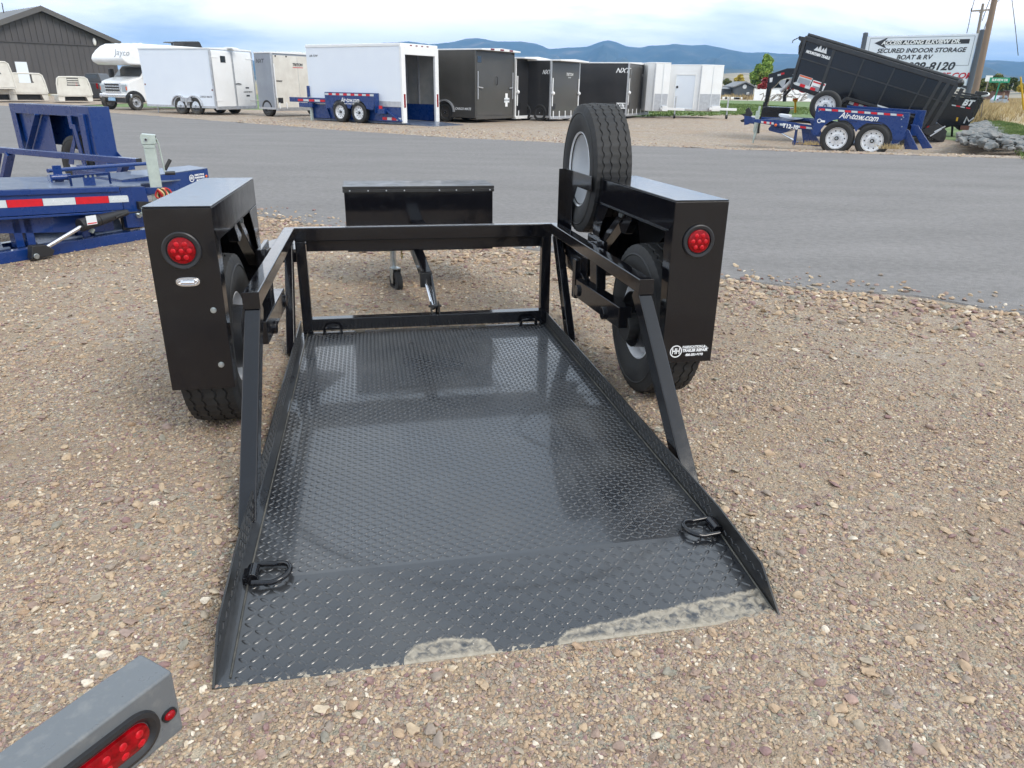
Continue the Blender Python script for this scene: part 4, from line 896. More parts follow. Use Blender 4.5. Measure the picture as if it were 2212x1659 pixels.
# bed rail with capped end, its diagonal posts
ru, rn0 = LF.xy(299, 343, .70); ru2, rn1 = LF.xy(-60, 313, .70)
b = MB(); b.beam((ru, rn0, .665), (ru2, rn1, .665), .07, .075, (0, 0, 1)); bm_box('bed_rail', 'blue', .007)
b = MB(); d_ = Vector((ru-ru2, rn0-rn1, 0)).normalized(); b.beam(Vector((ru, rn0, .665)), Vector((ru, rn0, .665))+d_*.008, .074, .079); b.build('rail_cap', M['plastic'], lb, bevel=.003)
def railpt(px): 
    for i in range(200):
        t = i/199; p = Vector((ru, rn0, .63)).lerp(Vector((ru2, rn1, .63)), t)
        if proj(LF.mw @ p)[0] < px: return p
    return p
for (pa, pb) in ((30, (2, 420)), (2, (-30, 380))):
    p = railpt(pa-8); f_ = LF.q(pb[0], pb[1], p.x, 0); b = MB(); b.beam(p, (p.x, f_.y, 0.05), .07, .1, (1, 0, 0)); bm_box('diagonal_post', 'blue', .006)
p = railpt(272); b = MB(); b.beam(p, (p.x+.02, p.y+.35, .30), .06, .09, (1, 0, 0)); b.box(p.x-.03, p.x+.03, p.y-.02, p.y+1.1, .28, .50); bm_box('lower_link', 'blue')
# fender on the far side
fu0, fn0 = LF.xy(190, 231, 1.20); fu1, fn1 = LF.xy(248, 231, 1.20); _, fnl = LF.xy(1, 225, 1.20)
FD = thing('x', 'x', 'x'); FD.name = 'fender'; del FD['label']; del FD['category']; FD.parent = lb
FD.matrix_local = T(fu0, fn0, 0); FL = (fnl-fn0)*1.30; FW = fu1-fu0; FT = 1.2
b = MB(); b.box(0, FW, 0, FL, FT-.008, FT); b.build('fender_top', M['blue'], FD, bevel=.003)
b = MB(); b.box(0, FW, 0, .008, .42, FT-.009); b.build('fender_end_panel', M['blue'], FD, bevel=.003)
b = MB(); b.box(FW-.008, FW, .009, FL-.01, .62, FT-.009); b.box(0, FW, FL-.009, FL, .5, FT-.009); b.build('fender_outer_panel', M['blue'], FD)
b = MB(); h2 = .115
b.prism([(.009, FT-.009), (.009, FT-h2+.02), (.05, FT-h2-.02), (FL-.09, FT-h2-.02), (FL-.009, FT-.02), (FL-.009, FT-.009)], 0, .012, 'yz')
b.prism([(.009, FT-h2+.018), (.009, .42), (.10, .42), (.10, FT-h2-.022), (.05, FT-h2-.022)], 0, .012, 'yz')
b.prism([(FL-.009, FT-.022), (FL-.09, FT-h2-.022), (FL-.13, FT-h2-.022), (FL-.13, .55), (FL-.009, .55)], 0, .012, 'yz')
b.build('fender_inner_panel', M['blue'], FD, bevel=.002)
b = MB(); b.beam((-.01, FL*.63, FT-h2-.02), (-.01, FL*.86, .55), .02, .09, (1, 0, 0)); b.build('fender_brace', M['blue'], FD, bevel=.004)
b = MB(); b.beam((-.02, .16, FT-h2+.02), (-.02, .17, .55), .04, .13, (0, 1, 0)); b.build('fender_stay', M['blue'], FD, bevel=.004)
b = MB(); b.prism([(.42, FT-h2-.01), (.50, FT-h2-.01), (.50, FT-.30), (.43, FT-.30), (.37, .40), (.28, .40), (.36, FT-.24), (.42, FT-.24)], -.03, -.015, 'yz')
b.prism([(.44, FT-.302), (.46, FT-.42), (.62, FT-.62), (.72, .40), (.60, .40), (.52, FT-.62), (.44, FT-.50)], -.03, -.015, 'yz'); b.build('swing_arm_tower', M['blue'], FD, bevel=.003)
b = MB(); arc = [(.62+.46*math.cos(t), .42+.46*math.sin(t)) for t in [math.pi*(i/16) for i in range(17)]]
b.prism(arc+[(.14, FT-.02), (FL-.02, FT-.02)], FW-.03, FW-.022, 'yz'); b.prism([(1.10, .45), (FL-.14, .45), (FL-.14, FT-.02), (1.10, FT-.02)], .05, .055, 'yz'); b.build('fender_liner', M['blue'], FD)
wheel(FD, 'wheel', TY, RIM_W, T(.145, .60, .40) @ Rz(math.pi))
for x_ in (0, FW-.008): b = MB(); b.prism([(0, .42), (0, .60), (-.24, .42)], x_, x_+.008, 'yz'); b.build('gusset', M['blue'], FD)
b = MB(); b.box(-.1, FW+.05, -.28, .4, .36, .415); b.build('fender_base', M['blue'], FD, bevel=.004)
# safety rope coil hung on the coupler
rc = thing('rope_coil', 'coiled red, cream and green rope hanging by the tongue jack', 'rope', LF.mw @ T(*(LF.q(352, 418, -.1))))
for k in range(9):
    r_ = .05+.004*(k % 3); b = MB(); tilt = random.uniform(-.5, .5); off = (k-4)*.012
    b.tube([(off+.012*math.sin(2*t+k), r_*math.cos(t), r_*math.sin(t)*(.9)) for t in [2*math.pi*i/24 for i in range(24)]], .008, 6, True)
    b.build('rope_loop', M[['rope_red', 'rope_cream', 'rope_green', 'rope_red', 'rope_cream'][k % 5]], rc)

# ------------------------------------------------------------------ grey trailer corner at the bottom left
zc_ = .55; P1 = G(372, 1448, zc_); P2 = G(92, 1657, zc_); P3 = G(305, 1409, zc_)
gd_ = (P1-P2); gl = gd_.length; gh_ = math.atan2(gd_.y, gd_.x)
GF = Frame((P2.x, P2.y, 0), math.degrees(gh_))
gx = GF.inv @ P3; wid = gx.y; X1 = gl
gt = thing('equipment_trailer', 'grey trailer crossbeam with oval red tail light cut by the bottom left corner', 'trailer', GF.mw)
hgt = .145
b = MB(); b.box(-1.0, X1, 0, wid, zc_-hgt, zc_); cb = b.build('crossbeam', M['grey_paint'], gt, bevel=.007, seg=3)
gm = [(c_, d_) for c_, d_ in ()]
lx0, lz0 = GF.xz(318, 1581); mx0, mz0 = GF.xz(364, 1543)
def stadium(cx0, cz0, L_, r_, n=14): return [(cx0+L_/2+r_*math.sin(t), cz0+r_*math.cos(t)) for t in [math.pi*i/n for i in range(n+1)]]+[(cx0-L_/2-r_*math.sin(t), cz0-r_*math.cos(t)) for t in [math.pi*i/n for i in range(n+1)]]
def loft(b, ring_list):
    n = len(ring_list[0][0])
    vs = []
    for pts_, d in ring_list: vs += [(x, d, z) for x, z in pts_]
    b.add(vs, [(k*n+i, k*n+(i+1) % n, (k+1)*n+(i+1) % n, (k+1)*n+i) for k in range(len(ring_list)-1) for i in range(n)])
cz = zc_-hgt*.54; rr = .027; Lh = .115; cxl = lx0-rr-Lh/2+.003
b = MB(); loft(b, [(stadium(cxl, cz, Lh, rr+.022), -.0), (stadium(cxl, cz, Lh, rr+.020), -.007), (stadium(cxl, cz, Lh, rr+.012), -.009), (stadium(cxl, cz, Lh, rr+.004), -.004), (stadium(cxl, cz, Lh, rr+.001), -.001)]); g_ = b.build('light_grommet', M['gasket'], gt)
b = MB(); loft(b, [(stadium(cxl, cz, Lh, rr), -.001), (stadium(cxl, cz, Lh, rr-.002), -.007), (stadium(cxl, cz, Lh, rr-.012), -.011), (stadium(cxl, cz, Lh, .004), -.012)]); b.poly([(x, -.012, z) for x, z in stadium(cxl, cz, Lh, .004)])
b.cur = 1
for i in range(5):
    for k in (-1, 1): b.ball((cxl-.062+.031*i, -.0105, cz+k*.010), .0085, 10, 5, (1, .3, 1))
b.build('tail_light', [M['red'], M['red_hot']], gt)
b = MB(); loft(b, [(stadium(mx0, mz0, .006, .012), 0), (stadium(mx0, mz0, .006, .0115), -.005), (stadium(mx0, mz0, .006, .008), -.004)]); b.build('marker_gasket', M['gasket'], gt)
b = MB(); b.ball((mx0, -.003, mz0), .0095, 14, 8, (1.2, .9, 1)); b.build('marker_light', M['red'], gt)
# ------------------------------------------------------------------ enclosed trailers across the road
TY_F = tyre_mesh('far_tyre', .36, .215, .24, tread=False, m='rubber')
TY_D = tyre_mesh('dusty_tyre', .36, .215, .24, tread=False, m='rubber_old')
RIM_D = rim_mesh('dark_rim', .215, .24, 'dark_rim', holes=6, face=-1)
RIM_BW = rim_mesh('painted_rim', .23, .25, 'white_rim', holes=10, face=-1)
RIM_G = rim_mesh('silver_rim', .215, .24, 'silver_rim', holes=8, face=-1)
HS, HR = 147.0, 57.0       # headings of the trailers' long sides and of their rear ends
def solve_len(p, h, px, z=1.2):
    # how far from p along heading h until it stands at column px
    d = Vector((math.cos(R(h)), math.sin(R(h)), 0)); lo, hi = 0.0, 40.0; s0 = proj((p.x, p.y, z))[0] < px
    best = min((abs(proj((p.x+d.x*t/50, p.y+d.y*t/50, z))[0]-px), t/50) for t in range(0, 600)); return best[1]
def zof(p, py):
    lo = min((abs(proj((p.x, p.y, k/100))[1]-py), k/100) for k in range(-20, 700)); return lo[1]
class EFrame(Frame): pass
def rear_mw(root, x, y, z): return T(x, y, z)
def enclosed(name, label, C, axA, bxB, ybot, ytop, side, rear, cat='trailer', trim='alu', roof='white2', overhang=0, hs=HS, hr=HR, group='enclosed trailers parked across the road', W=None, L=None, z0=None):
    pc = G(*C); L = L or solve_len(pc, hs, axA); W = W or solve_len(pc, hr, bxB)
    zb = z0 if z0 is not None else zof(pc, ybot); zt_ = zof(pc, ytop)
    # local frame: +X along the side (towards the nose), rear face at x=0, +Y points across to the other side
    root = thing(name, label, cat, Matrix.Translation(pc) @ Rz(R(hs)), group)
    s_ = -1          # the rear end runs along heading hr = hs-90: local -Y
    b = MB(); b.box(0.03, L, -W, 0, zb+.02, zt_-.05); b.build('side_panels', M[side], root, bevel=.02)
    # roof with a slight crown and trim
    b = MB(); b.prism([(.03, zt_-.05), (-W-.03, zt_-.05), (-W-.03, zt_+.01), (-W*.5, zt_+.07), (.03, zt_+.01)], -overhang, L+.02, 'yz'); b.build('roof', M[roof], root, bevel=.01)
    for y in (.0, -W):
        b = MB(); b.box(-.012, .075, y-.045, y+.045 if y == 0 else y+.045, zb-.02, zt_-.05); b.build('corner_post', M[trim], root, bevel=.01)
    b = MB(); b.box(-.01, L, -.005, .012, zb-.04, zb+.06); b.build('bottom_rail', M[trim], root)
    b = MB(); b.box(-.03, .06, -W, 0, zb-.10, zb+.04); b.build('rear_sill', M[trim], root, bevel=.01)
    return root, L, W, zb, zt_
def axle_wheels(root, L, xs, y, tyre, rim, R0=.36, sc=1.0):
    for x in xs:
        for yy, a in ((y, 0), (-1, 1)):
            pass
def put_wheels(root, xs, y, yfar, tyre, rim, sc=1.0):
    for x in xs:
        wheel(root, 'wheel', tyre, rim, T(x, y, .36*sc) @ Rz(-math.pi/2) @ Matrix.Scale(sc, 4)) 
        wheel(root, 'wheel', tyre, rim, T(x, yfar, .36*sc) @ Rz(math.pi/2) @ Matrix.Scale(sc, 4))
def side_x(root, px, z=.4, y=0):
    # local x of column px on the near side plane
    inv = root.matrix_world.inverted(); o = inv @ CP; r = inv.to_3x3() @ ray(px, 250); t = (y-o.y)/r.y; return o.x+t*r.x
def loc(root, px, py, ax, v):
    inv = root.matrix_world.inverted(); o = inv @ CP; r = inv.to_3x3() @ ray(px, py); t = (v-o[ax])/r[ax]; return o+t*r
def side_m(x, z, off=.003):  # a print on the side facing +Y, reading left to right as seen
    return frame_mat(Vector((x, off, z)), (-1, 0, 0), (0, 1, 0))
def rear_m(y, z, off=-.02, tilt=0):
    return frame_mat(Vector((off, y, z)), (0, -1, 0), (-1, 0, 0)) @ Rz(tilt)
def doors(root, W, zb, zt_, m, n=2, bars=True, inset=.05, x=-.012):
    w = (W-2*inset)/n
    for i in range(n):
        y0 = -inset-i*w; b = MB(); b.box(x, x+.03, y0-w+.01, y0-.01, zb+.05, zt_-.13); d = b.build('rear_door' if n == 2 else 'ramp_door', M[m], root, bevel=.008)
    return d
def frame_box(pts): pass
# --- white trailer with twin barn doors, tandem axle (farthest left)
t1, L, W, zb, zt_ = enclosed('enclosed_trailer', 'white enclosed trailer with sky light tinted into its sides and white barn doors beside the motorhome', (471, 250), 312, 551, 232.7, 103.4, 'white', 'white2', trim='alu', hs=158, hr=68)
doors(t1, W, zb, zt_, 'white2')
for y in (-W/2-.0,): b = MB(); b.box(-.03, -.013, y-.05, y-.01, zb, zt_-.12); b.build('lock_rod', M['alu'], t1, bevel=.004)
b = MB(); b.box(-.035, -.016, -W/2+.02, -W/2+.07, zb, zt_-.1); b.build('door_stop', M['alu'], t1, bevel=.004)
for z in (zb+.3, zt_-.42):
    b = MB(); b.box(-.03, -.013, -.45, -.0, z, z+.05); b.build('hinge', M['white2'], t1, bevel=.005)
    b = MB(); b.box(-.03, -.013, -W, -W+.45, z, z+.05); b.build('hinge', M['white2'], t1, bevel=.005)
b = MB(); b.box(-.022, -.012, -W*.27-.19, -W*.27+.16, zt_-.62, zt_-.32); b.build('window', M['glass'], t1, bevel=.01)
b = MB(); b.tube([(-.03, -W/2-.06, (zb+zt_)/2-.25), (-.05, -W/2-.2, (zb+zt_)/2-.22), (-.04, -W/2-.42, (zb+zt_)/2-.25)], .02, 6); b.build('latch_handle', M['plastic'], t1)
b = MB(); b.prism([(-.45, 0), (0, 0), (.05, .04), (-.05, .07), (-.4, .03)], -W/2-.15, -W/2+.25); o = b.build('door_lamp', M['white2'], t1); o.matrix_local = T(.1, 0, zt_+.03)
text('lettering', 'CARGO MATE', .12, M['print_black'], t1, side_m(side_x(t1, 450), zb+.48), .002, .3)
text('lettering', 'CARGO MATE', .10, M['print_black'], t1, rear_m(-W*.80, zb+.72), .002, .3)
b = MB(); b.box(-.017, -.012, -W*.80-.12, -W*.80+.12, zb+.88, zb+.95); b.build('logo_bar', M['print_black'], t1); b = MB(); b.box(-.017, -.012, -W*.80-.12, -W*.80+.12, zb+.50, zb+.58); b.build('logo_bar', M['print_black'], t1)
xs = [side_x(t1, 426), side_x(t1, 394)]
put_wheels(t1, xs, -.10, -W+.2, TY_D, RIM_D, 1.12)
b = MB(); fz = .40*2.0
for x in xs:
    arc = [(x+.50*math.cos(t), .43+.48*math.sin(t)) for t in [math.pi*i/14 for i in range(15)]]; arc2 = [(x+.44*math.cos(t), .43+.42*math.sin(t)) for t in [math.pi*i/14 for i in range(15)]]
    b.prism(arc+arc2[::-1], .0, .12)
b.box(xs[0]+.15, xs[1]-.15, 0, .12, .60, .80)
b.build('wheel_fender', M['alu'], t1, bevel=.01, kind=None)
b = MB(); b.cyl((L-.5, -.2, .02), (L-.5, -.2, zb), .03, n=8); b.build('stabiliser_leg', M['alu'], t1)
for (x, z) in ((.15, zb+.8), (L-.1, zb+1.0)): b = MB(); b.cyl((x, 0, z), (x, .012, z), .04, n=10); b.build('side_marker', M['red_dark'], t1)
# --- silver trailer
t2, L, W, zb, zt_ = enclosed('enclosed_trailer', 'silver enclosed trailer with pale rear ramp, between the two white trailers', (600, 253), 545, 700, 235, 112, 'silver_panel', 'cream', L=1.3)
doors(t2, W, zb, zt_, 'cream', 1)
text('lettering', 'NXT', .26, M['print_black'], t2, side_m(side_x(t2, 573), zt_-.40), .003, .4)
text('lettering', 'TRITON', .17, M['print_black'], t2, rear_m(-W*.48, zt_-.52, -.022), .006, .25); b = MB(); b.box(-.018, -.013, -W*.48-.35, -W*.48+.30, zt_-.66, zt_-.63); b.build('logo_bar', M['print_red'], t2)
b = MB(); b.box(-.02, -.011, -W*.48-.01, -W*.48+.0, zb+.05, zt_-.14); b.build('panel_seam', M['alu'], t2)
b = MB(); b.box(-.03, -.01, -.08, -.03, zb+.5, zt_-.5); b.build('latch_bar', M['white2'], t2, bevel=.005)
b = MB(); b.tube([(-.03, -.12, (zb+zt_)/2), (-.05, -.45, (zb+zt_)/2)], .018, 6); b.build('latch_handle', M['plastic'], t2)
b = MB(); b.box(-.022, -.012, -.42, -.12, zb+.25, zb+.50); b.build('plate_holder', M['plastic'], t2)
for y in (-.18, -.62): b = MB(); b.box(-.05, -.01, y-.03, y+.03, zb, zb+.28); b.build('hinge_tab', M['white2'], t2, bevel=.01)
for y in (-.2, -.85): b = MB(); b.cyl((-.01, y, zt_-.17), (-.03, y, zt_-.17), .04, n=8); b.build('rear_lamp', M['plastic'], t2)
put_wheels(t2, [.7], -.12, -W+.2, TY_F, RIM_D, 1.1); put_wheels(t2, [-.0+.9], -W*.5, -W+.2, TY_F, RIM_D, 1.0) if False else None
# --- white trailer with open rear door and blue lower deck
t3, L, W, zb, zt_ = enclosed('enclosed_trailer', 'tall white enclosed trailer on blue drop deck with open rear door', (871, 271), 673, 947, 268.7, 92.3, 'white', 'white2', z0=.86, L=None) if False else (None,)*5
pc = G(871, 271); L = solve_len(pc, HS, 668); W = solve_len(pc, HR, 946); zt_ = zof(pc, 92.3)
t3 = thing('enclosed_trailer', 'tall white enclosed trailer on blue drop deck with its rear door open', 'trailer', Matrix.Translation(pc) @ Rz(R(HS)), 'enclosed trailers parked across the road')
zs_ = loc(t3, 871, 226, 1, 0).z; zs_ = zof(pc, 227)
b = MB(); b.box(.02, L, -.05, 0, zs_, zt_-.12); b.build('side_panel', M['white'], t3, bevel=.006)
b = MB(); b.box(.05, L, -W, -W+.05, zs_, zt_-.12); b.box(L-.05, L, -W+.051, -.051, zs_, zt_-.12); b.build('inner_panel', mat('plywood_grey_lining', (.20, .20, .19), .7, color2=(.26, .25, .23), noise_scale=3), t3)
b = MB(); b.box(.02, L, -.06, .012, zs_-.09, zs_+.13); b.build('side_rail', M['alu'], t3, bevel=.006)
b = MB(); b.box(-.01, L+.02, -W-.02, .02, zt_-.12, zt_); b.build('roof', M['white2'], t3, bevel=.02)
b = MB(); b.box(.05, L-.02, -.06, -.0, .12, zs_-.1); b.build('lower_side', M['blue'], t3, bevel=.01)
b = MB(); b.box(.05, L-.02, -W, -W+.07, .12, zs_-.0); b.box(L-.12, L-.05, -W+.071, -.07, .1, zs_); b.build('lower_lining', M['blue'], t3)
for y0, y1 in ((-.22, .015), (-W-.015, -W+.22)): b = MB(); b.box(-.05, .06, y0, y1, .08, zt_-.12); b.build('door_post', M['white2'], t3, bevel=.015)
b = MB(); b.box(-.05, .06, -W+.22, -.22, zt_-.42, zt_-.12); b.build('header', M['white2'], t3, bevel=.01)
for i in range(7): b = MB(); x = L-.30-i*(L-.6)/7; b.box(x-.03, x+.03, -W+.055, -W+.10, zs_, zt_-.15); b.build('wall_rib', M['alu'], t3)
for y in (-W*.35, -W*.65): b = MB(); b.box(L-.10, L-.055, y-.03, y+.03, zs_, zt_-.15); b.build('wall_rib', M['alu'], t3)
b = MB(); b.box(0, L, -W+.05, -.05, .04, .10); b.add([(0, -.1, .10), (-1.5, -.15, .02), (-1.5, -W+.15, .02), (0, -W+.1, .10), (0, -.1, .04), (-1.5, -.15, 0), (-1.5, -W+.15, .0), (0, -W+.1, .04)], [(0,1,2,3),(7,6,5,4),(0,1,5,4),(1,2,6,5),(2,3,7,6)]); b.build('floor_ramp', M['blue_deck'], t3)
for y in (-.10, -W+.10): b = MB(); b.box(-.065, -.05, y-.05, y+.05, zs_-.1, zs_+.42); b.build('tail_light', M['red'], t3, bevel=.01)
for k in range(4): b = MB(); y = -W*.5+(k-1.5)*.35; b.box(-.018, -.011, y-.06, y+.06, zt_-.09, zt_-.05); b.build('marker_lamp', M['red_dark'], t3)
# fender box with tape and twin wheels
xa, xb = side_x(t3, 806), side_x(t3, 703); p_ = loc(t3, 701, 199, 1, .28); p2 = loc(t3, 808, 203, 1, .28)
x1f, x0f, ztf = p_.x, p2.x, (p_.z+p2.z)/2
wx = [loc(t3, 776, 270, 1, .3).x, loc(t3, 736, 267, 1, .3).x]
fb3 = bpy.data.objects.new('fender_box', None); col.objects.link(fb3); fb3.parent = t3
rw = .44
def scallop(x0, x1, zlow, ztop, wx, r):
    pts_ = [(x0, ztop), (x0, zlow+.25), (x0+.10, zlow)]
    for w_ in sorted(wx): 
        pts_ += [(w_+r*math.cos(t), .42+r*math.sin(t)) for t in [math.pi-.35-(math.pi-.7)*i/10 for i in range(11)]]
    pts_ += [(x1-.02, zlow+.0), (x1, zlow+.2), (x1, ztop)]
    return pts_
b = MB(); b.prism(scallop(x0f, x1f, .55, ztf, wx, .50), .27, .285); b.build('fender_side', M['blue'], fb3)
b = MB(); b.box(x0f, x1f, .01, .285, ztf, ztf+.02); b.box(x0f-.012, x0f-.001, .01, .285, .45, ztf+.02); b.build('fender_top', M['blue'], fb3, bevel=.004)
n = 13
for k in range(n): b = MB(); xx = x0f+.02+(x1f-x0f-.04)*k/n; b.box(xx, xx+(x1f-x0f-.04)/n-.004, .286, .29, ztf-.10, ztf-.02); b.build('reflective_tape', M['tape_white' if k % 2 == 0 else 'tape_red'], fb3)
text('lettering', 'Air-tow.com', .26, M['print_white'], fb3, side_m((x0f+x1f)/2-.05, ztf-.28, .288), .004, .3, sx=.8)
text('lettering', 'Ground Loading Technology', .08, M['print_white'], fb3, side_m((x0f+x1f)/2-.05, ztf-.42, .288), .001, .3, sx=.8)
for x in wx: wheel(t3, 'wheel', TY_F, RIM_BW, T(x, .17, .43) @ Rz(-math.pi/2) @ Matrix.Scale(1.19, 4))
b = MB(); p_ = loc(t3, 688, 214, 1, .2); b.box(x1f+.01, p_.x+1.9, .05, .20, p_.z-.15, p_.z+.05); b.build('deck_beam', M['blue'], t3, bevel=.01)
for k in range(5): b = MB(); xx = x1f+.05+k*.36; b.box(xx, xx+.34, .201, .205, p_.z-.11, p_.z-.02); b.build('reflective_tape', M['tape_red' if k % 2 == 0 else 'tape_white'], t3)
for (x0_, x1_) in ((x0f-.25, x0f-1.25), (x1f+.2, x1f-.0)):
    b = MB(); b.beam((x0_, .03, zs_-.15), (x1_, .03, .15), .06, .12, (0, 1, 0)); b.build('side_brace', M['blue'], t3, bevel=.005)
b = MB(); b.box(x0f-.45, x0f-.02, .02, .2, .42, .62); b.build('link_arm', M['blue'], t3, bevel=.01)
b = MB(); b.box(x0f-.35, x0f-.16, .201, .205, .62, .74); b.build('side_reflector', M['tape_red'], t3)
for k in range(4): b = MB(); xx = .10+k*.26; b.box(xx, xx+.25, .001, .01, .18, .29); b.build('sill_tape', M['tape_red' if k % 2 else 'tape_white'], t3)
text('lettering', 'AIR-TOW', .12, M['print_black'], t3, side_m(L-.45, zt_-.45), .002, .3)
pj = loc(t3, 671, 262, 1, .2); b = MB(); b.box(pj.x-.05, pj.x+.05, .05, .15, 0, 1.0); b.build('tongue_jack', M['jack'], t3, bevel=.01)
b = MB(); b.box(pj.x+.1, pj.x+.2, .0, .1, .6, 1.45); b.box(pj.x-.2, pj.x+.65, -.05, .22, .56, .75); b.build('tongue', M['blue'], t3, bevel=.01)
# --- charcoal trailer
t4, L, W, zb, zt_ = enclosed('enclosed_trailer', 'warm grey enclosed trailer with one big rear ramp door and white roof lip', (1028, 267), 930, 1109, 253.3, 104.5, 'char2', 'char2', trim='char2', overhang=.35, L=5)
doors(t4, W, zb, zt_, 'char2', 1)
for y in (-.12, -W+.12):
    b = MB(); b.box(-.05, -.02, y-.03, y+.03, zb+.75, zb+1.9); b.build('latch_bar', M['alu'], t4, bevel=.008)
    b = MB(); b.tube([(-.05, y, zb+1.25), (-.07, y+(-.32 if y > -1 else .32), zb+1.22)], .03, 6); b.build('latch_handle', M['alu'], t4)
b = MB(); b.tube([(-.03, -W*.52, zb+1.35), (-.09, -W*.52, zb+1.4), (-.09, -W*.52, zb+1.65), (-.03, -W*.52, zb+1.7)], .015, 6); b.build('grab_handle', M['plastic'], t4)
b = MB(); b.box(-.022, -.012, -.40, -.10, zt_-.55, zt_-.28); b.build('window', M['glass'], t4, bevel=.01)
for k in range(3): b = MB(); y = -W*.5+(k-1)*.75; b.box(-.37, -.35, y-.13, y+.13, zt_-.03, zt_+.03); b.build('marker_lamp', M['red_dark'], t4)
b = MB(); b.box(-.02, -.0125, -W*.78-.22, -W*.78+.12, zb+.48, zb+.95); b.build('logo_cross', M['print_white'], t4) if False else None
b = MB(); x_ = -.0135; b.box(x_-.003, x_, -W*.80-.10, -W*.80+.10, zb+.42, zb+1.0); b.build('logo_cross', M['print_white'], t4); b = MB(); b.box(x_-.006, x_-.0031, -W*.80-.24, -W*.80+.20, zb+.60, zb+.80); b.build('logo_cross', M['print_grey'], t4)
text('lettering', 'CARGO MATE', .10, M['print_black'], t4, rear_m(-W*.80, zb+.70, -.021), .002, .3)
text('lettering', 'CARGO MATE', .14, M['print_white'], t4, side_m(side_x(t4, 1000), zb+.33), .003, .25)
xw = side_x(t4, 962); put_wheels(t4, [xw], -.08, -W+.2, TY_F, RIM_D, 1.15); put_wheels(t4, [xw+.95], -.08, -W+.2, TY_F, RIM_D, 1.15)
b = MB(); arc = [(xw+.56*math.cos(t), .46+.52*math.sin(t)) for t in [math.pi*i/14 for i in range(15)]]; arc2 = [(xw+.50*math.cos(t), .46+.46*math.sin(t)) for t in [math.pi*i/14 for i in range(15)]]; b.prism(arc+arc2[::-1], .0, .10); b.build('wheel_fender', M['alu'], t4)
# --- two dark trailers
def rear_kit(t, W, zb, zt_, n_tabs=5, word='TRITON'):
    for k in range(n_tabs): b = MB(); y = -.22-(W-.44)*k/(n_tabs-1); b.box(-.06, -.02, y-.03, y+.03, zb-.02, zb+.28); b.build('hinge_tab', M['white2'], t, bevel=.01)
    for y in (-.10, -W+.10): b = MB(); b.box(-.05, -.02, y-.035, y+.035, zb+.5, zt_-.8); b.build('latch_bar', M['white2'], t, bevel=.01); b = MB(); b.ball((-.07, y, (zb+zt_)/2-.2), .09, 8, 6); b.build('latch_knob', M['white2'], t)
    text('lettering', word, .19, M['print_white'], t, rear_m(-W*.62, zt_-.62, -.022), .004, .25); text('lettering', 'TRAILERS', .07, M['print_grey'], t, rear_m(-W*.62, zt_-.76, -.022), .001, 0)
    b = MB(); b.box(-.02, -.0125, -.45, -.18, zb+.35, zb+.62); b.build('plate_holder', M['plastic'], t)
pc6 = G(1110+2, 264)
t5, L, W, zb, zt_ = enclosed('enclosed_trailer', 'glossy near-black enclosed trailer with white roof lip, right of the warm grey one', (1113, 262), 1090, 1168, 252, 124, 'char', 'char', trim='white2', overhang=.5, L=5)
doors(t5, W, zb, zt_, 'char', 1); rear_kit(t5, W, zb, zt_, 3); put_wheels(t5, [1.8, 2.8], -.1, -W+.2, TY_F, RIM_D, 1.1)
t6, L, W, zb, zt_ = enclosed('enclosed_trailer', 'near-black enclosed trailer with silver corner posts, directly behind the spare wheel', (1188, 263), 1165, 1250, 253, 129, 'char', 'char2', overhang=.5, L=1.9)
doors(t6, W, zb, zt_, 'char2', 1); rear_kit(t6, W, zb, zt_, 5); put_wheels(t6, [.6, 1.5], -.1, -W+.2, TY_F, RIM_D, 1.1)
text('lettering', 'NXT', .26, M['print_white'], t6, side_m(side_x(t6, 1177), zt_-.55), .005, .4, sx=.8)
t7, L, W, zb, zt_ = enclosed('enclosed_trailer', 'matt charcoal enclosed trailer showing its long side with the large silver letters', (1352, 256), 1250, 1403, 247.7, 135, 'char', 'char2', hs=155, hr=65, trim='alu')
doors(t7, W, zb, zt_, 'char2', 1); rear_kit(t7, W, zb, zt_, 6)
text('lettering', 'NXT', .34, M['print_white'], t7, side_m(side_x(t7, 1338), zt_-.42), .008, .4, sx=1.1)
b = MB(); b.prism([(side_x(t7, 1352), zb+.30), (side_x(t7, 1330), zb+.30), (side_x(t7, 1330), zb+.62), (side_x(t7, 1352), zb+.62)], .013, .017); b.build('badge', M['print_white'], t7)
text('lettering', 'XLT', .26, M['print_black'], t7, side_m(side_x(t7, 1341), zb+.46, .02), .008, 0, sx=1.3)
put_wheels(t7, [.9, 2.0], -.1, -W+.2, TY_F, RIM_D, 1.15)
b = MB(); b.box(-.022, -.012, -.42, -.22, zt_-.65, zt_-.38); b.build('window', M['glass'], t7)
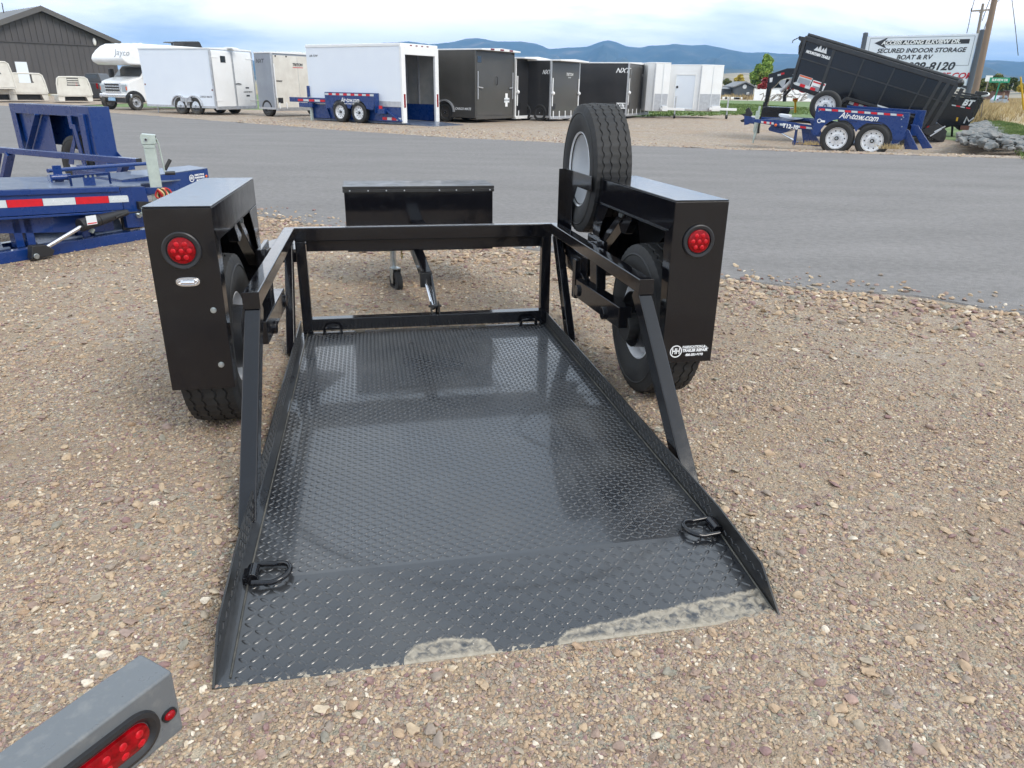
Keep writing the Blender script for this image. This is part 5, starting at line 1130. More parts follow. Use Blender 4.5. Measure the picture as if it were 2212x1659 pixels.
# --- two white V-nose trailers seen from the front
def vnose(label, xl, xm, xr, yb, yt, yg, door=False, xdoor=None, group='white V-nose trailers by the lawn'):
    pm = G(xm, yg); 
    hL = 205.0; hR_ = 25.0+8
    root = thing('v_nose_trailer', label, 'trailer', Matrix.Translation(pm), group)
    zb_, zt_ = zof(pm, yb), zof(pm, yt)
    dl = solve_len(pm, 150, xl); dr = solve_len(pm, 12, xr)
    A = Vector((math.cos(R(150)), math.sin(R(150)), 0))*dl; B = Vector((math.cos(R(12)), math.sin(R(12)), 0))*dr; back = Vector((math.cos(R(95)), math.sin(R(95)), 0))*2.3
    P = [(0, 0), (B.x, B.y), (B.x+back.x, B.y+back.y), (A.x+back.x*.6, A.y+back.y*.6), (A.x, A.y)]
    b = MB(); b.prism(P, zb_, zt_, 'xy'); b.build('body', M['white2'], root, bevel=.03)
    b = MB(); 
    P2 = [(x*1.004, y*1.004-.01) for x, y in P]; b.prism(P2, zt_-.005, zt_+.06, 'xy'); b.build('roof', M['white2'], root, bevel=.02)
    b = MB(); b.prism([(-.03, -.03), (.04, -.03), (.04, .02), (-.03, .02)], zb_, zt_, 'xy'); b.build('corner_trim', M['alu'], root, bevel=.01)
    nb = Vector((B.y, -B.x, 0)).normalized(); bh = B.normalized()
    b = MB(); o = nb*.01; H_ = .95
    b.add([Vector((0, 0, zb_+.03))+o+bh*.08, B*.96+Vector((0, 0, zb_+.03))+o, B*.96+Vector((0, 0, zb_+H_))+o, Vector((0, 0, zb_+H_))+o+bh*.08]+[Vector((0, 0, zb_+.03))+bh*.08-o, B*.96+Vector((0, 0, zb_+.03))-o, B*.96+Vector((0, 0, zb_+H_))-o, Vector((0, 0, zb_+H_))-o+bh*.08], [(3,2,1,0),(4,5,6,7),(0,1,5,4),(1,2,6,5),(2,3,7,6),(3,0,4,7)]); b.build('stone_guard', M['alu'], root)
    b = MB(); b.beam(B*.55+nb*.02+Vector((0, 0, zb_)), B*.55+nb*.02+Vector((0, 0, zt_)), .03, .012, nb); b.build('panel_seam', M['print_grey'], root)
    # tongue, coupler and jack to the right of the nose
    tb_ = B*.5+nb*.1; te = Vector((B.x+.95, B.y-.25, zb_+.12)); b = MB(); b.beam((tb_.x, tb_.y, zb_+.15), te, .12, .14); b.beam((B.x*1.0, B.y+.4, zb_+.1), te, .08, .1); b.box(B.x*.62, B.x*.98, B.y-.3, B.y+.1, zb_+.02, zb_+.30); b.build('tongue', M['white2'], root, bevel=.01)
    jx = B.x+.42; b = MB(); b.cyl((jx, B.y-.18, .14), (jx, B.y-.18, 1.15), .045, n=8); b.build('tongue_jack', M['alu'], root)
    b = MB(); b.cyl((jx-.05, B.y-.18, .12), (jx+.05, B.y-.18, .12), .12, n=12); b.build('jack_wheel', M['plastic'], root)
    b = MB(); b.tube([(jx, B.y-.18, 1.12), (jx+.05, B.y-.22, 1.2), (jx-.12, B.y-.3, 1.2)], .015, 5); b.build('jack_crank', M['alu'], root)
    if door:
        ah = A.normalized(); na = Vector((-A.y, A.x, 0)).normalized(); na = -na if na.y > 0 else na
        d0, d1 = xdoor
        def ap(t, z): return A*t+na*.012+Vector((0, 0, z))
        b = MB(); q = [ap(d0, zb_+.12), ap(d1, zb_+.12), ap(d1, zt_-.52), ap(d0, zt_-.52)]; b.add(q+[p-na*.02 for p in q], [(3,2,1,0),(4,5,6,7),(0,1,5,4),(1,2,6,5),(2,3,7,6),(3,0,4,7)]); dd = b.build('side_door', M['white'], root, bevel=.004)
        b = MB(); k = [ap(d0, zb_+.1), ap(d1, zb_+.1), ap(d1, zt_-.48), ap(d0, zt_-.48)]
        for i in range(4): b.beam(k[i], k[(i+1) % 4], .04, .05, na)
        b.build('door_frame', M['white2'], root)
        b = MB(); b.ball(ap(d0-(d0-d1)*.1, zb_+1.3)+na*.02, .07, 8, 6); b.build('door_handle', M['plastic'], dd)
    return root
vnose('white V-nose trailer half hidden behind the charcoal trailer with silver letters', 1395, 1407, 1444, 240, 137, 255)
vnose('white V-nose trailer with a side door, last in the row by the lawn', 1443, 1504, 1557, 240, 142, 256, True, (.78, .15))
for x, y in ((1392, 252), (1378, 255)): pass
# ------------------------------------------------------------------ motorhome, left
MP = G(299, 239); MF = Frame(MP, 243)
rv = thing('motorhome', 'white cab-over motorhome with chrome grille, parked behind the white trailer', 'motorhome', MF.mw)
WV = 2.65; zz = lambda y: zof(MP, y)
cab = [MF.xz(281, 206, -.1)[0], ]
XF = MF.xz(282, 206)[0]                     # front of the bumper
zh, zw0, zw1, zroof, zcb = zz(177), zz(170), zz(143), zz(93), zz(140)
b = MB(); b.prism([(XF-.1, .50), (XF-.06, zz(203)), (XF-.12, zh), (XF-.35, zh+.10), (XF-.95, zw0+.08), (XF-1.55, zw1+.05), (XF-3.2, zw1+.05), (XF-3.2, .45), (XF-1.0, .45)], -WV+.16, -.16); b.build('cab', M['white2'], rv, bevel=.08, seg=3)
b = MB(); b.add([(XF-.985, -.26, zw0+.14), (XF-.985, -WV+.26, zw0+.14), (XF-1.50, -WV+.36, zw1-.02), (XF-1.50, -.36, zw1-.02), (XF-.935, -.26, zw0+.14), (XF-.935, -WV+.26, zw0+.14), (XF-1.45, -WV+.36, zw1-.02), (XF-1.45, -.36, zw1-.02)], [(0,1,2,3),(7,6,5,4),(0,1,5,4),(1,2,6,5),(2,3,7,6),(3,0,4,7)]); ws = b.build('windscreen', M['glass'], rv)
b = MB(); b.add([(XF-1.05, -.15, zw0+.08), (XF-1.95, -.15, zw0+.08), (XF-1.95, -.15, zw1-.02), (XF-1.58, -.15, zw1-.02)], [(0,1,2,3)]); b.build('side_window', M['glass'], rv)
# cab-over body: rounded nose
prof = []
for px, py in ((254, 94), (243, 99), (233, 108), (226, 118), (224, 126), (227, 133), (238, 139.5), (256, 141.5)): prof.append(MF.xz(px+6, py, -WV/2))
prof = [(-7.2, zroof+.02), (-7.2, .55), (-3.0, .55), (-3.0, zcb)]+[(prof[-1][0], zcb)]+prof[::-1][1:]
b = MB(); b.prism(prof, -WV-.02, .02); b.build('living_body', M['white2'], rv, bevel=.22, seg=5)
b = MB(); b.prism([(prof[-3][0]-1.2, zcb+.10), (prof[-3][0]-1.9, zcb+.55), (prof[-3][0]-2.8, zcb+.60), (prof[-3][0]-2.4, zcb+.1)], .021, .03); b.build('body_stripe', M['print_black'], rv)
b = MB(); b.prism([(prof[-3][0]-.25, zcb+.36), (prof[-3][0]-1.0, zcb+.18), (prof[-3][0]-.5, zcb+.30)], .02, .024); b.build('body_stripe', M['print_black'], rv)
text('lettering', 'Jayco', .42, M['print_grey'] if False else M['silver_rim'], rv, side_m(MF.xz(262, 114)[0], MF.xz(262, 114)[1], .026), .01, .3); b = MB(); b.cyl((-3.6, -.9, zroof), (-3.6, -.9, zroof+.2), .05, n=8); b.prism([(-3.9, zroof+.2), (-3.3, zroof+.2), (-3.4, zroof+.26), (-3.8, zroof+.26)], -1.3, -.5); b.build('antenna', M['plastic'], rv)
ax_ = MF.xz(405, 93, -WV/2)[0]; b = MB(); b.prism([(ax_-.75, zroof), (ax_+.65, zroof), (ax_+.60, zroof+.34), (ax_-.55, zroof+.40)], -WV/2-.55, -WV/2+.45); b.build('roof_air_conditioner', M['plastic'], rv, bevel=.08)
for k in range(5): b = MB(); b.box(prof[-1][0]-.5-.5*0, prof[-1][0]-.35, -.3-k*.5, -.2-k*.5, zroof+.01, zroof+.06); b.build('clearance_light', M['white2'], rv)
# face: grille, lights, bumper, plate, wheels
b = MB(); b.box(XF-.12, XF-.02, -WV*.80, -WV*.30, zz(201), zz(179)); gr = b.build('grille', M['chrome'], rv, bevel=.03)
for k in range(3): b = MB(); z = zz(199)+(zz(181)-zz(199))*(k+.2)/3; b.box(XF-.03, XF-.012, -WV*.77, -WV*.33, z, z+.09); b.build('grille_slot', M['plastic'], gr)
for y in (-WV*.885, -WV*.20): 
    b = MB(); b.box(XF-.26, XF-.06, y-.22, y+.22, zz(201), zz(182)); h_ = b.build('headlight', M['zinc'], rv, bevel=.05)
    b = MB(); b.box(XF-.2, XF-.05, y+(.14 if y > -1 else -.21), y+(.21 if y > -1 else -.14), zz(196), zz(187)); b.build('indicator', M['orange'], h_, bevel=.02)
b = MB(); b.box(XF-.14, XF, -WV-.02, .02, zz(213), zz(203)); bp_ = b.build('bumper', M['chrome'], rv, bevel=.06, seg=3)
b = MB(); b.box(XF-.16, XF-.04, -WV+.05, -.05, zz(223), zz(213)); b.build('bumper_valance', M['plastic'], rv, bevel=.04)
b = MB(); b.box(XF, XF+.02, -WV*.72, -WV*.50, zz(219), zz(212)); b.build('number_plate', mat('plate_blue', (.3, .5, .7), .5), rv)
b = MB(); b.prism([(.62*math.cos(t), .42+.60*math.sin(t)) for t in [math.pi*i/12 for i in range(13)]], -.158, -.10); b.build('wheel_arch', M['plastic'], rv)
for y, a in ((-.12, -1), (-WV+.3, 1)): wheel(rv, 'wheel', TY_D, RIM_G, T(0, y, .42) @ Rz(a*math.pi/2) @ Matrix.Scale(1.16, 4))
b = MB(); b.box(XF-1.25, XF-1.0, .0, .16, zw0+.05, zw0+.45); b.build('door_mirror', M['plastic'], rv, bevel=.04)
b = MB(); b.box(XF-1.25, XF-1.0, -WV-.30, -WV-.10, zw0+.05, zw0+.5); b.build('door_mirror', M['plastic'], rv, bevel=.04)

# ------------------------------------------------------------------ truck beds and pickup
def truck_bed(label, xl, xr, yg, ytop, ydeck, louvre=True, lift=0, tilt=6, back=2.6, cropped=False):
    p0 = G(xl, yg); p1 = G(xr, yg); F_ = Frame(p0, None, p1); L_ = (p1-p0).length
    root = thing('truck_bed', label, 'truck bed', F_.mw @ T(0, 0, lift), 'cream steel truck beds in front of the dark building')
    z1, zd = zof(p0, ytop)-lift, zof(p0, ydeck)-lift
    b = MB(); b.tube([(.02, 0, zd), (.06, 0, z1*.62+zd*.38), (.14, 0, z1-.10), (.26, 0, z1), (L_*.5, 0, z1+.02), (L_-.30, 0, z1), (L_-.16, 0, z1-.10), (L_-.07, 0, z1*.62+zd*.38), (L_+.0, 0, zd)], .055, 8); b.build('headboard_tube', M['cream'], root)
    zm = zd+(z1-zd)*.52
    b = MB(); b.prism([(.05, zd), (L_-.04, zd), (L_-.10, zm), (.10, zm)], -.02, .02); b.build('headboard_panel', M['cream'], root)
    b = MB(); b.prism([(.12, zm), (L_*.30, zm), (L_*.33, zm+.12), (L_*.33, z1-.02), (.22, z1-.02)], -.015, .015); b.build('headboard_wing', M['cream'], root)
    b = MB(); b.prism([(L_-.12, zm), (L_*.70, zm), (L_*.67, zm+.12), (L_*.67, z1-.02), (L_-.22, z1-.02)], -.015, .015); b.build('headboard_wing', M['cream'], root)
    if louvre:
        for k in range(3): b = MB(); z = zm+.08+k*(z1-zm-.12)/3; b.box(L_*.34, L_*.66, -.02, .02, z, z+.07); b.build('louvre', M['cream'], root)
    b = MB(); b.box(0, L_, 0, back, zd-.10, zd); b.build('deck', M['cream'], root, bevel=.02)
    for x in (0, L_-.42): b = MB(); b.prism([(x, zd-.1), (x+.42, zd-.1), (x+(.42 if x else .36), .12), (x+(.12 if x else .0), .12)], .05, back*.6); b.build('side_skirt', M['cream'], root, bevel=.02)
    b = MB(); b.box(.45, L_-.45, .3, .4, .15, zd-.1); b.build('cross_member', M['plastic'], root)
    return root
truck_bed('cream steel truck bed with louvred headboard, nearest the motorhome', 129, 203, 223, 166, 205)
truck_bed('cream truck bed with open headboard and a red strap, left of the louvred one', 24, 108, 221, 158, 200, louvre=False)
truck_bed('cream truck bed cut by the left edge, stacked on another bed', -40, 42, 222, 132, 188, lift=.9, back=2)
truck_bed('cream truck bed cut by the left edge, carrying another bed on top', -44, 40, 221, 186, 200, louvre=False)
pk = Frame(G(196, 224), None, G(150, 221)); p0 = G(150, 217); F_ = Frame(p0, None, G(213, 218))
pu = thing('pickup_truck', 'black pickup with red tail lights in front of the dark building', 'pickup', F_.mw); L_ = 2.1*1.0
x0 = F_.xz(165, 200)[0]; x1 = F_.xz(216, 200)[0]; z0_, z1_, z2_ = F_.xz(190, 213)[1], F_.xz(190, 178)[1], F_.xz(190, 158)[1]
b = MB(); b.box(x0, x1, 0, 4.5, z0_, z1_); b.build('body', M['char'], pu, bevel=.12, seg=3)
b = MB(); b.add([(x0+.1, .9, z1_), (x1-.1, .9, z1_), (x1-.1, 3.2, z1_), (x0+.1, 3.2, z1_), (x0+.4, 1.2, z2_), (x1-.4, 1.2, z2_), (x1-.4, 2.9, z2_), (x0+.4, 2.9, z2_)], [(3,2,1,0),(4,5,6,7),(0,1,5,4),(1,2,6,5),(2,3,7,6),(3,0,4,7)]); b.build('cabin', M['char'], pu, bevel=.05)
b = MB(); b.add([(x0+.35, .95, z1_+.06), (x1-.35, .95, z1_+.06), (x1-.5, 1.14, z2_-.08), (x0+.5, 1.14, z2_-.08)], [(0,1,2,3)]); b.build('rear_window', M['glass'], pu)
for x in (x0+.06, x1-.2): b = MB(); b.box(x, x+.14, -.02, .1, z1_-.45, z1_-.05); b.build('tail_light', M['red'], pu, bevel=.02)
b = MB(); b.box(x0+.02, x1-.02, -.12, 0, z0_, z0_+.18); b.build('bumper', M['plastic'], pu, bevel=.04)
for x in (x0+.1, x1-.35): b = MB(); b.cyl((x, .9, .42), (x+.28, .9, .42), .42, n=20); b.build('tyre', M['rubber'], pu)

# ------------------------------------------------------------------ dark metal building
def at_depth(px, dep, z=0):
    t = (px-PW/2)/PF*CR.z+CW.z-(z-CP.z)/dep; return G(px, t/CU.z*PF+PH/2, z)
B0, B1 = at_depth(0, 78), at_depth(229, 85.6); bd = Frame(B0, None, B1)
bld = thing('metal_building', 'dark grey metal-sided building with gabled roof behind the motorhome', 'building', bd.mw)
ze = bd.xz(240, 99)[1]; xr_ = bd.xz(257, 97)[0]; xp, zp = bd.xz(83, 17); xe = 2*xp-xr_
slope_ = (zp-bd.xz(254, 94)[1])/(xr_-xp)
wallm = mat('dark_ribbed_metal', (.075, .07, .073), .5, color2=(.09, .083, .084), noise_scale=.3)
b = MB(); b.prism([(xe, -.5), (xr_-.6, -.5), (xr_-.6, zp-slope_*(xr_-.6-xp)-.3), (xp, zp-.3), (xe, zp-slope_*(xp-xe)-.3)], 0, 26); b.build('wall', wallm, bld)
b = MB()
zs1 = bd.xz(0, 89)[1]
x = xe+.3
while x < xr_-.7:
    zt2 = zp-slope_*abs(x-xp)-.35; b.prism([(x, zs1+.08), (x+.14, zs1+.08), (x+.14, zt2), (x, zt2)], -.10, -.001); b.prism([(x+.2, -.4), (x+.27, -.4), (x+.27, zs1-.02), (x+.2, zs1-.02)], -.05, -.001); x += .62
b.build('wall_ribs', wallm, bld, kind='stuff')
b = MB(); b.box(xe, xr_-.6, -.12, 0, zs1-.02, zs1+.08); b.build('wall_flashing', wallm, bld)
roofm = mat('dark_roof_metal', (.10, .095, .095), .45, color2=(.12, .115, .11), noise_scale=.4)
for sg in (-1, 1):
    xe_ = xp+sg*(xr_-xp); ze_ = zp-slope_*abs(xe_-xp)
    b = MB(); b.prism([(xp, zp-.16), (xp, zp+.16), (xe_, ze_+.16), (xe_, ze_-.16)] if sg > 0 else [(xp, zp-.16), (xe_, ze_-.16), (xe_, ze_+.16), (xp, zp+.16)], -.7, 27); b.build('roof', roofm, bld)
    b = MB(); b.prism([(xp, zp-.34), (xp, zp+.2), (xe_, ze_+.2), (xe_, ze_-.34)] if sg > 0 else [(xp, zp-.34), (xe_, ze_-.34), (xe_, ze_+.2), (xp, zp+.2)], -.78, -.70); b.build('rake_trim', roofm, bld)
lx_, lz_ = bd.xz(203, 90); b = MB(); b.ball((lx_, -.15, lz_), .32, 12, 8, (.6, .5, 1.3)); b.build('wall_lamp', M['white2'], bld)
dx_, dz_ = bd.xz(50, 153); b = MB(); b.box(dx_-.65, dx_+.5, -.08, 0, -.2, dz_+.9); b.build('door', M['white'], bld)
b = MB(); b.cyl(bd.q(8, 28, 6), bd.q(4, 6, 6), .05, n=6); b.build('roof_mast', M['plastic'], bld)

# ------------------------------------------------------------------ black gooseneck dump trailer, tipped up
def Z(x, y): return (1548.4+.3*x, .3*y)
DF = Frame(at_depth(1880, 26.5), -27); 
def dp(x, y, d=0): return DF.xz(*Z(x, y), d)
dt = thing('dump_trailer', 'black gooseneck dump trailer with its long box tipped up before the billboard', 'dump trailer', DF.mw)
TL, TRc, BR, BL = dp(640, 268), dp(1748, 600), dp(1500, 1010), dp(530, 628)
ex = Vector((TRc[0]-TL[0], TRc[1]-TL[1])).normalized(); ez = Vector((-ex.y, ex.x))
BX = bpy.data.objects.new('dump_box', None); col.objects.link(BX); BX.parent = dt
BXm = frame_mat(Vector((BL[0], 0, BL[1])), (ex.x, 0, ex.y), (ez.x, 0, ez.y)) ; BX.matrix_local = BXm
def bl(p): v = Vector((p[0]-BL[0], p[1]-BL[1])); return (v.dot(ex), v.dot(ez))
tl, tr_, br = bl(TL), bl(TRc), bl(BR)
LB = max(tr_[0], br[0]); HB = (tl[1]+tr_[1])/2
b = MB(); b.prism([(0, 0), (br[0], br[1]*.5), (tr_[0], HB), (tl[0], HB)], 0, 2.6); b.build('box_shell', M['black'], BX, bevel=.02)
b = MB(); b.box(tl[0]-.02, tr_[0]+.1, -.08, .08, HB-.12, HB+.05); b.box(tl[0]-.02, tr_[0]+.1, 2.52, 2.68, HB-.12, HB+.05) if False else None; b.build('top_rail', M['rib'], BX, bevel=.02)
for k in range(1, 5): b = MB(); t = k/5+.008; xa, xb = tl[0]+(tr_[0]-tl[0])*t, br[0]*t; b.beam((xb, -.02, .10), (xa, -.02, HB-.12), .10 if k == 1 else .05, .05, (0, 1, 0)); b.build('side_rib', M['rib'], BX, bevel=.008)
b = MB(); b.beam((tl[0]*.6, -.025, HB*.60), (br[0]+(tr_[0]-br[0])*.6, -.025, HB*.60), .045, .05, (0, 1, 0)); b.build('side_rib', M['rib'], BX, bevel=.008)
b = MB(); b.beam((0, -.02, .06), (br[0]*.97, -.02, .06), .05, .16, (0, 0, 1)); b.build('bottom_rail', M['black'], BX, bevel=.008)
for (x, w_) in ((.02, .10), (LB-.55, .10), (LB-.30, .12), (LB-.05, .14)):
    t = x/LB; b = MB(); b.beam((br[0]*t, -.05, .0), (tl[0]+(tr_[0]-tl[0])*t, -.05, HB), w_, .08, (0, 1, 0)); b.build('corner_post', M['rib'], BX, bevel=.01)
b = MB(); b.prism([(tl[0]-.05, HB), (tl[0]-.26, HB-.02), (tl[0]-.22, HB-.14), (tl[0]-.12, HB-.16), (tl[0]-.12, HB-.35), (tl[0]-.02, HB-.6)], .1, 2.5); b.build('tarp_bracket', M['black_rough'], BX)
b = MB(); b.tube([(tl[0]-.2, 0, HB-.05), (tl[0]-.38, -.02, HB-.22), (tl[0]-.36, -.02, HB-.3)], .018, 6); b.build('tarp_crank', M['black_rough'], BX)
b = MB(); b.cyl((tl[0], .3, HB+.1), (tr_[0]+.05, .3, HB+.1), .07, n=10); b.build('tarp_roll', M['black_rough'], BX)
b = MB(); b.ball((tr_[0]+.02, -.02, HB+.02), .12, 10, 6); b.box(tr_[0]+.02, tr_[0]+.28, -.06, .1, HB-.10, HB-.02); b.box(tr_[0]+.10, tr_[0]+.22, -.04, .06, HB-.5, HB-.12); b.build('tailgate_hinge', M['black_rough'], BX)
def boxprint(fn, x0, x1, z0, z1, m, nm='sticker', d=-.006): b = MB(); b.box(x0, x1, d-.004, d, z0, z1); return b.build(nm, m, BX)
def bm_(x, z, d=-.012): return frame_mat(Vector((x, d, z)), (1, 0, 0), (0, -1, 0))
c1 = bl(dp(745, 370)); 
def mtn(cx0, cz0, s): 
    for k, (dx, h_) in enumerate(((-.5, .5), (-.15, .9), (.25, .55), (.55, .7))): b = MB(); b.prism([(cx0+(dx-.28)*s, cz0), (cx0+dx*s, cz0+h_*s), (cx0+(dx+.24)*s, cz0)], -.012, -.006); b.build('logo_peak', M['print_white'], BX)
mtn(c1[0], c1[1]-.02, .30); text('lettering', 'Rocky Mtn Trailers', .16, M['print_white'], BX, bm_(c1[0], c1[1]-.14), .008, .1, sx=.85) if False else text('lettering', 'BLACK IRON TRAILERS', .12, M['print_white'], BX, bm_(c1[0], c1[1]-.13), .008, .1, sx=.75) if False else text('lettering', 'MOUNTAIN TRAILER', .125, M['print_white'], BX, bm_(c1[0], c1[1]-.13), .008, .1, sx=.8)
s1 = bl(dp(590, 555)); s2 = bl(dp(725, 600))
boxprint(0, s1[0], s1[0]+.5, s1[1]-.26, s1[1]+.10, M['tape_white']); boxprint(0, s1[0]+.02, s1[0]+.48, s1[1]+.04, s1[1]+.09, M['orange'], 'sticker', -.0105); boxprint(0, s1[0]+.03, s1[0]+.47, s1[1]-.22, s1[1]+.0, M['silver_panel'], 'sticker', -.0105)
boxprint(0, s1[0]+.54, s1[0]+1.02, s1[1]-.30, s1[1]+.06, M['print_white']); boxprint(0, s1[0]+.56, s1[0]+1.0, s1[1]-.02, s1[1]+.03, M['tape_red'], 'sticker', -.0105); boxprint(0, s1[0]+.60, s1[0]+.98, s1[1]-.26, s1[1]-.12, M['silver_panel'], 'sticker', -.0105)
boxprint(0, s1[0]+.35, s1[0]+.62, s1[1]-.42, s1[1]-.20, M['print_white'], 'sticker', -.012)
def tape_run(x0, x1, n, z, first=0, h=.10):
    for k in range(n): w_ = (x1-x0)/n; boxprint(0, x0+k*w_+.005, x0+(k+1)*w_-.005, z, z+h, M['tape_red' if (k+first) % 2 else 'tape_white'], 'reflective_tape', -.046)
q1, q2 = bl(dp(562, 600)), bl(dp(710, 645)); tape_run(q1[0], q2[0], 4, (q1[1]+q2[1])/2-.05)
for (xa, xb, n) in ((740, 890, 3), (960, 1110, 4), (1160, 1290, 3), (1440, 1482, 1)):
    q1 = bl(dp(xa, 655+(xa-740)*.295)); q2 = bl(dp(xb, 0)); tape_run(q1[0], q1[0]+(dp(xb, 0)[0]-dp(xa, 0)[0])*1.04, n, .07)
b = MB(); q = bl(dp(618, 648)); b.ball((q[0], -.01, q[1]), .17, 16, 6, (1, .06, .55)); b.build('logo_oval', M['print_red'], BX)
boxprint(0, q[0]+.25, q[0]+.52, q[1]-.2, q[1]+.0, M['tape_white']); boxprint(0, q[0]-.5, q[0]-.33, q[1]+.02, q[1]+.16, M['print_white'])
b = MB(); b.ball(Vector((br[0]*.985, -.06, .12)), .09, 12, 6, (1, .4, 1)); b.build('marker_lamp', M['red'], BX)
b = MB(); b.prism([(br[0]-.3, -.05), (br[0]+.55, -.2), (br[0]+.5, .2), (br[0]+.1, .35)], -.1, 2.4); b.build('spreader_gate', M['black_rough'], BX)
# frame, gooseneck, legs, tool box
def dpoly(nm, pts_, d0, d1, m='black', bevel=.01): b = MB(); b.prism([dp(*p) for p in pts_], d0, d1); return b.build(nm, M[m], dt, bevel=bevel)
dpoly('gooseneck', [(355, 530), (395, 520), (490, 488), (582, 487), (570, 545), (480, 560), (440, 575), (400, 620), (372, 640), (352, 735), (325, 735), (345, 600)], .6, .8)
dpoly('gooseneck_leg', [(318, 735), (350, 735), (330, 840), (296, 840)], .55, .85)
dpoly('gooseneck', [(455, 560), (478, 565), (452, 640), (448, 735), (425, 735), (432, 640)], 1.7, 1.9)
b = MB(); b.cyl(Vector((dp(580, 520)[0], .7, dp(580, 520)[1])), Vector((dp(440, 660)[0], .7, dp(440, 660)[1])), .07, n=10); b.build('hoist_ram', M['silver_rim'], dt)
b = MB(); b.cyl(Vector((dp(560, 560)[0], 1.6, dp(560, 560)[1])), Vector((dp(440, 690)[0], 1.6, dp(440, 690)[1])), .06, n=10); b.build('hoist_ram', M['black'], dt)
b = MB(); b.tube([Vector((dp(x, y)[0], .3, dp(x, y)[1])) for x, y in ((520, 560), (525, 640), (560, 680), (610, 685), (650, 665))], .015, 5); b.build('hydraulic_hose', M['silver_rim'], dt)
dpoly('tool_box', [(330, 775), (340, 768), (525, 775), (525, 795), (500, 850), (325, 850)], .1, 1.2, 'black', .02)
dpoly('frame_beam', [(300, 838), (660, 850), (1500, 960), (1500, 1000), (650, 890), (295, 868)], .3, .5); dpoly('landing_leg', [(272, 850), (300, 850), (290, 965), (268, 965)], .4, .6)
dpoly('neck_plate', [(365, 545), (388, 548), (385, 600), (360, 600)], .59, .60, 'yellow', 0) if False else dpoly('bolt_plate', [(363, 560), (386, 556), (380, 588), (362, 592)], .585, .599, 'print_white', 0)
for (xa, ya, m) in ((420, 532, 'tape_white'), (446, 522, 'tape_red'), (532, 532, 'tape_white')): dpoly('reflective_tape', [(xa, ya), (xa+24, ya-4), (xa+24, ya+10), (xa, ya+14)], .58, .599, m, 0)
dpoly('fender', [(860, 760), (935, 697), (950, 700), (1470, 850), (1470, 862), (945, 718), (880, 766)], -.35, -.05, 'black_rough', .01); 
dpoly('chassis_rail', [(870, 770), (945, 722), (1400, 845), (1400, 1000), (870, 900)], .05, .3, 'plastic', 0)
dpoly('light_bar', [(1160, 752), (1285, 790), (1285, 800), (1160, 764)], -.37, -.35, 'tape_white', 0)
for xx in (1560, 1300): p = dp(xx, 940); wheel(dt, 'wheel', TY_F, RIM_D, T(p[0], .15, .42-.25) @ Rz(math.pi/2) @ Matrix.Scale(1.2, 4))
b = MB(); p = dp(1575, 960); b.tube([(p[0]-.15, -.1, p[1]-.1), (p[0]+.15, -.1, p[1]+.15), (p[0]-.05, -.1, p[1]+.05), (p[0]+.25, -.1, p[1]+.25)], .025, 5); b.build('ramp_hooks', M['alu'], dt)

# ------------------------------------------------------------------ further black dump trailers, right
D2 = Frame(at_depth(2100, 28.5), -27)
def d2(x, y, d=0): return D2.xz(*Z(x, y), d)
d2t = thing('dump_trailer', 'black dump trailer with white BT letters, right of the tipped dump box', 'dump trailer', D2.mw)
def p2(nm, pts_, d0, d1, m='black', par=None, bevel=.01): b = MB(); b.prism([d2(*p) for p in pts_], d0, d1); return b.build(nm, M[m], par or d2t, bevel=bevel)
p2('box_shell', [(1680, 690), (1895, 715), (1800, 930), (1745, 940), (1700, 905), (1600, 940), (1560, 900)], 0, 1.0)
p2('top_rail', [(1700, 672), (1890, 695), (1888, 712), (1695, 690)], -.1, .05, 'black_rough'); p2('top_rail', [(1730, 655), (1880, 680), (1878, 690), (1728, 668)], .5, .7, 'black_rough')
for k, (xa, m) in enumerate(((1692, 'tape_white'), (1723, 'tape_red'), (1755, 'tape_white'), (1795, 'tape_red'))): w_ = 30; p2('reflective_tape', [(xa, 752+(xa-1692)*.19), (xa+w_, 757+(xa-1692)*.19), (xa+w_, 766+(xa-1692)*.19), (xa, 761+(xa-1692)*.19)], -.012, -.001, m, None, 0)
text('lettering', 'BT', .30, M['print_white'], d2t, frame_mat(Vector((d2(1805, 742)[0], -.02, d2(1805, 742)[1])), (1, 0, -.1), (0, -1, 0)), .015, .3)
b = MB(); p = d2(1805, 865); b.tube([(p[0]-.1, -.05, p[1]-.12), (p[0]-.05, -.05, p[1]+.12), (p[0]+.05, -.05, p[1]-.05), (p[0]+.2, -.05, p[1]+.1)], .03, 5); b.build('chain_hook', M['alu'], d2t)
b = MB(); p = d2(1730, 858); b.box(p[0]-.03, p[0]+.03, -.02, -.01, p[1]-.07, p[1]+.07); b.build('reflector', M['yellow'], d2t)
for xx in (1628, 1690): p2('landing_leg', [(xx, 900), (xx+18, 900), (xx+12, 985), (xx-4, 985)], .2, .4)
b = MB(); p = d2(1785, 920); b.box(p[0]-.15, p[0]+.15, -.05, .1, p[1]-.08, p[1]+.08); b.build('mud_flap', mat('rust_brown', (.16, .07, .05), .8), d2t)
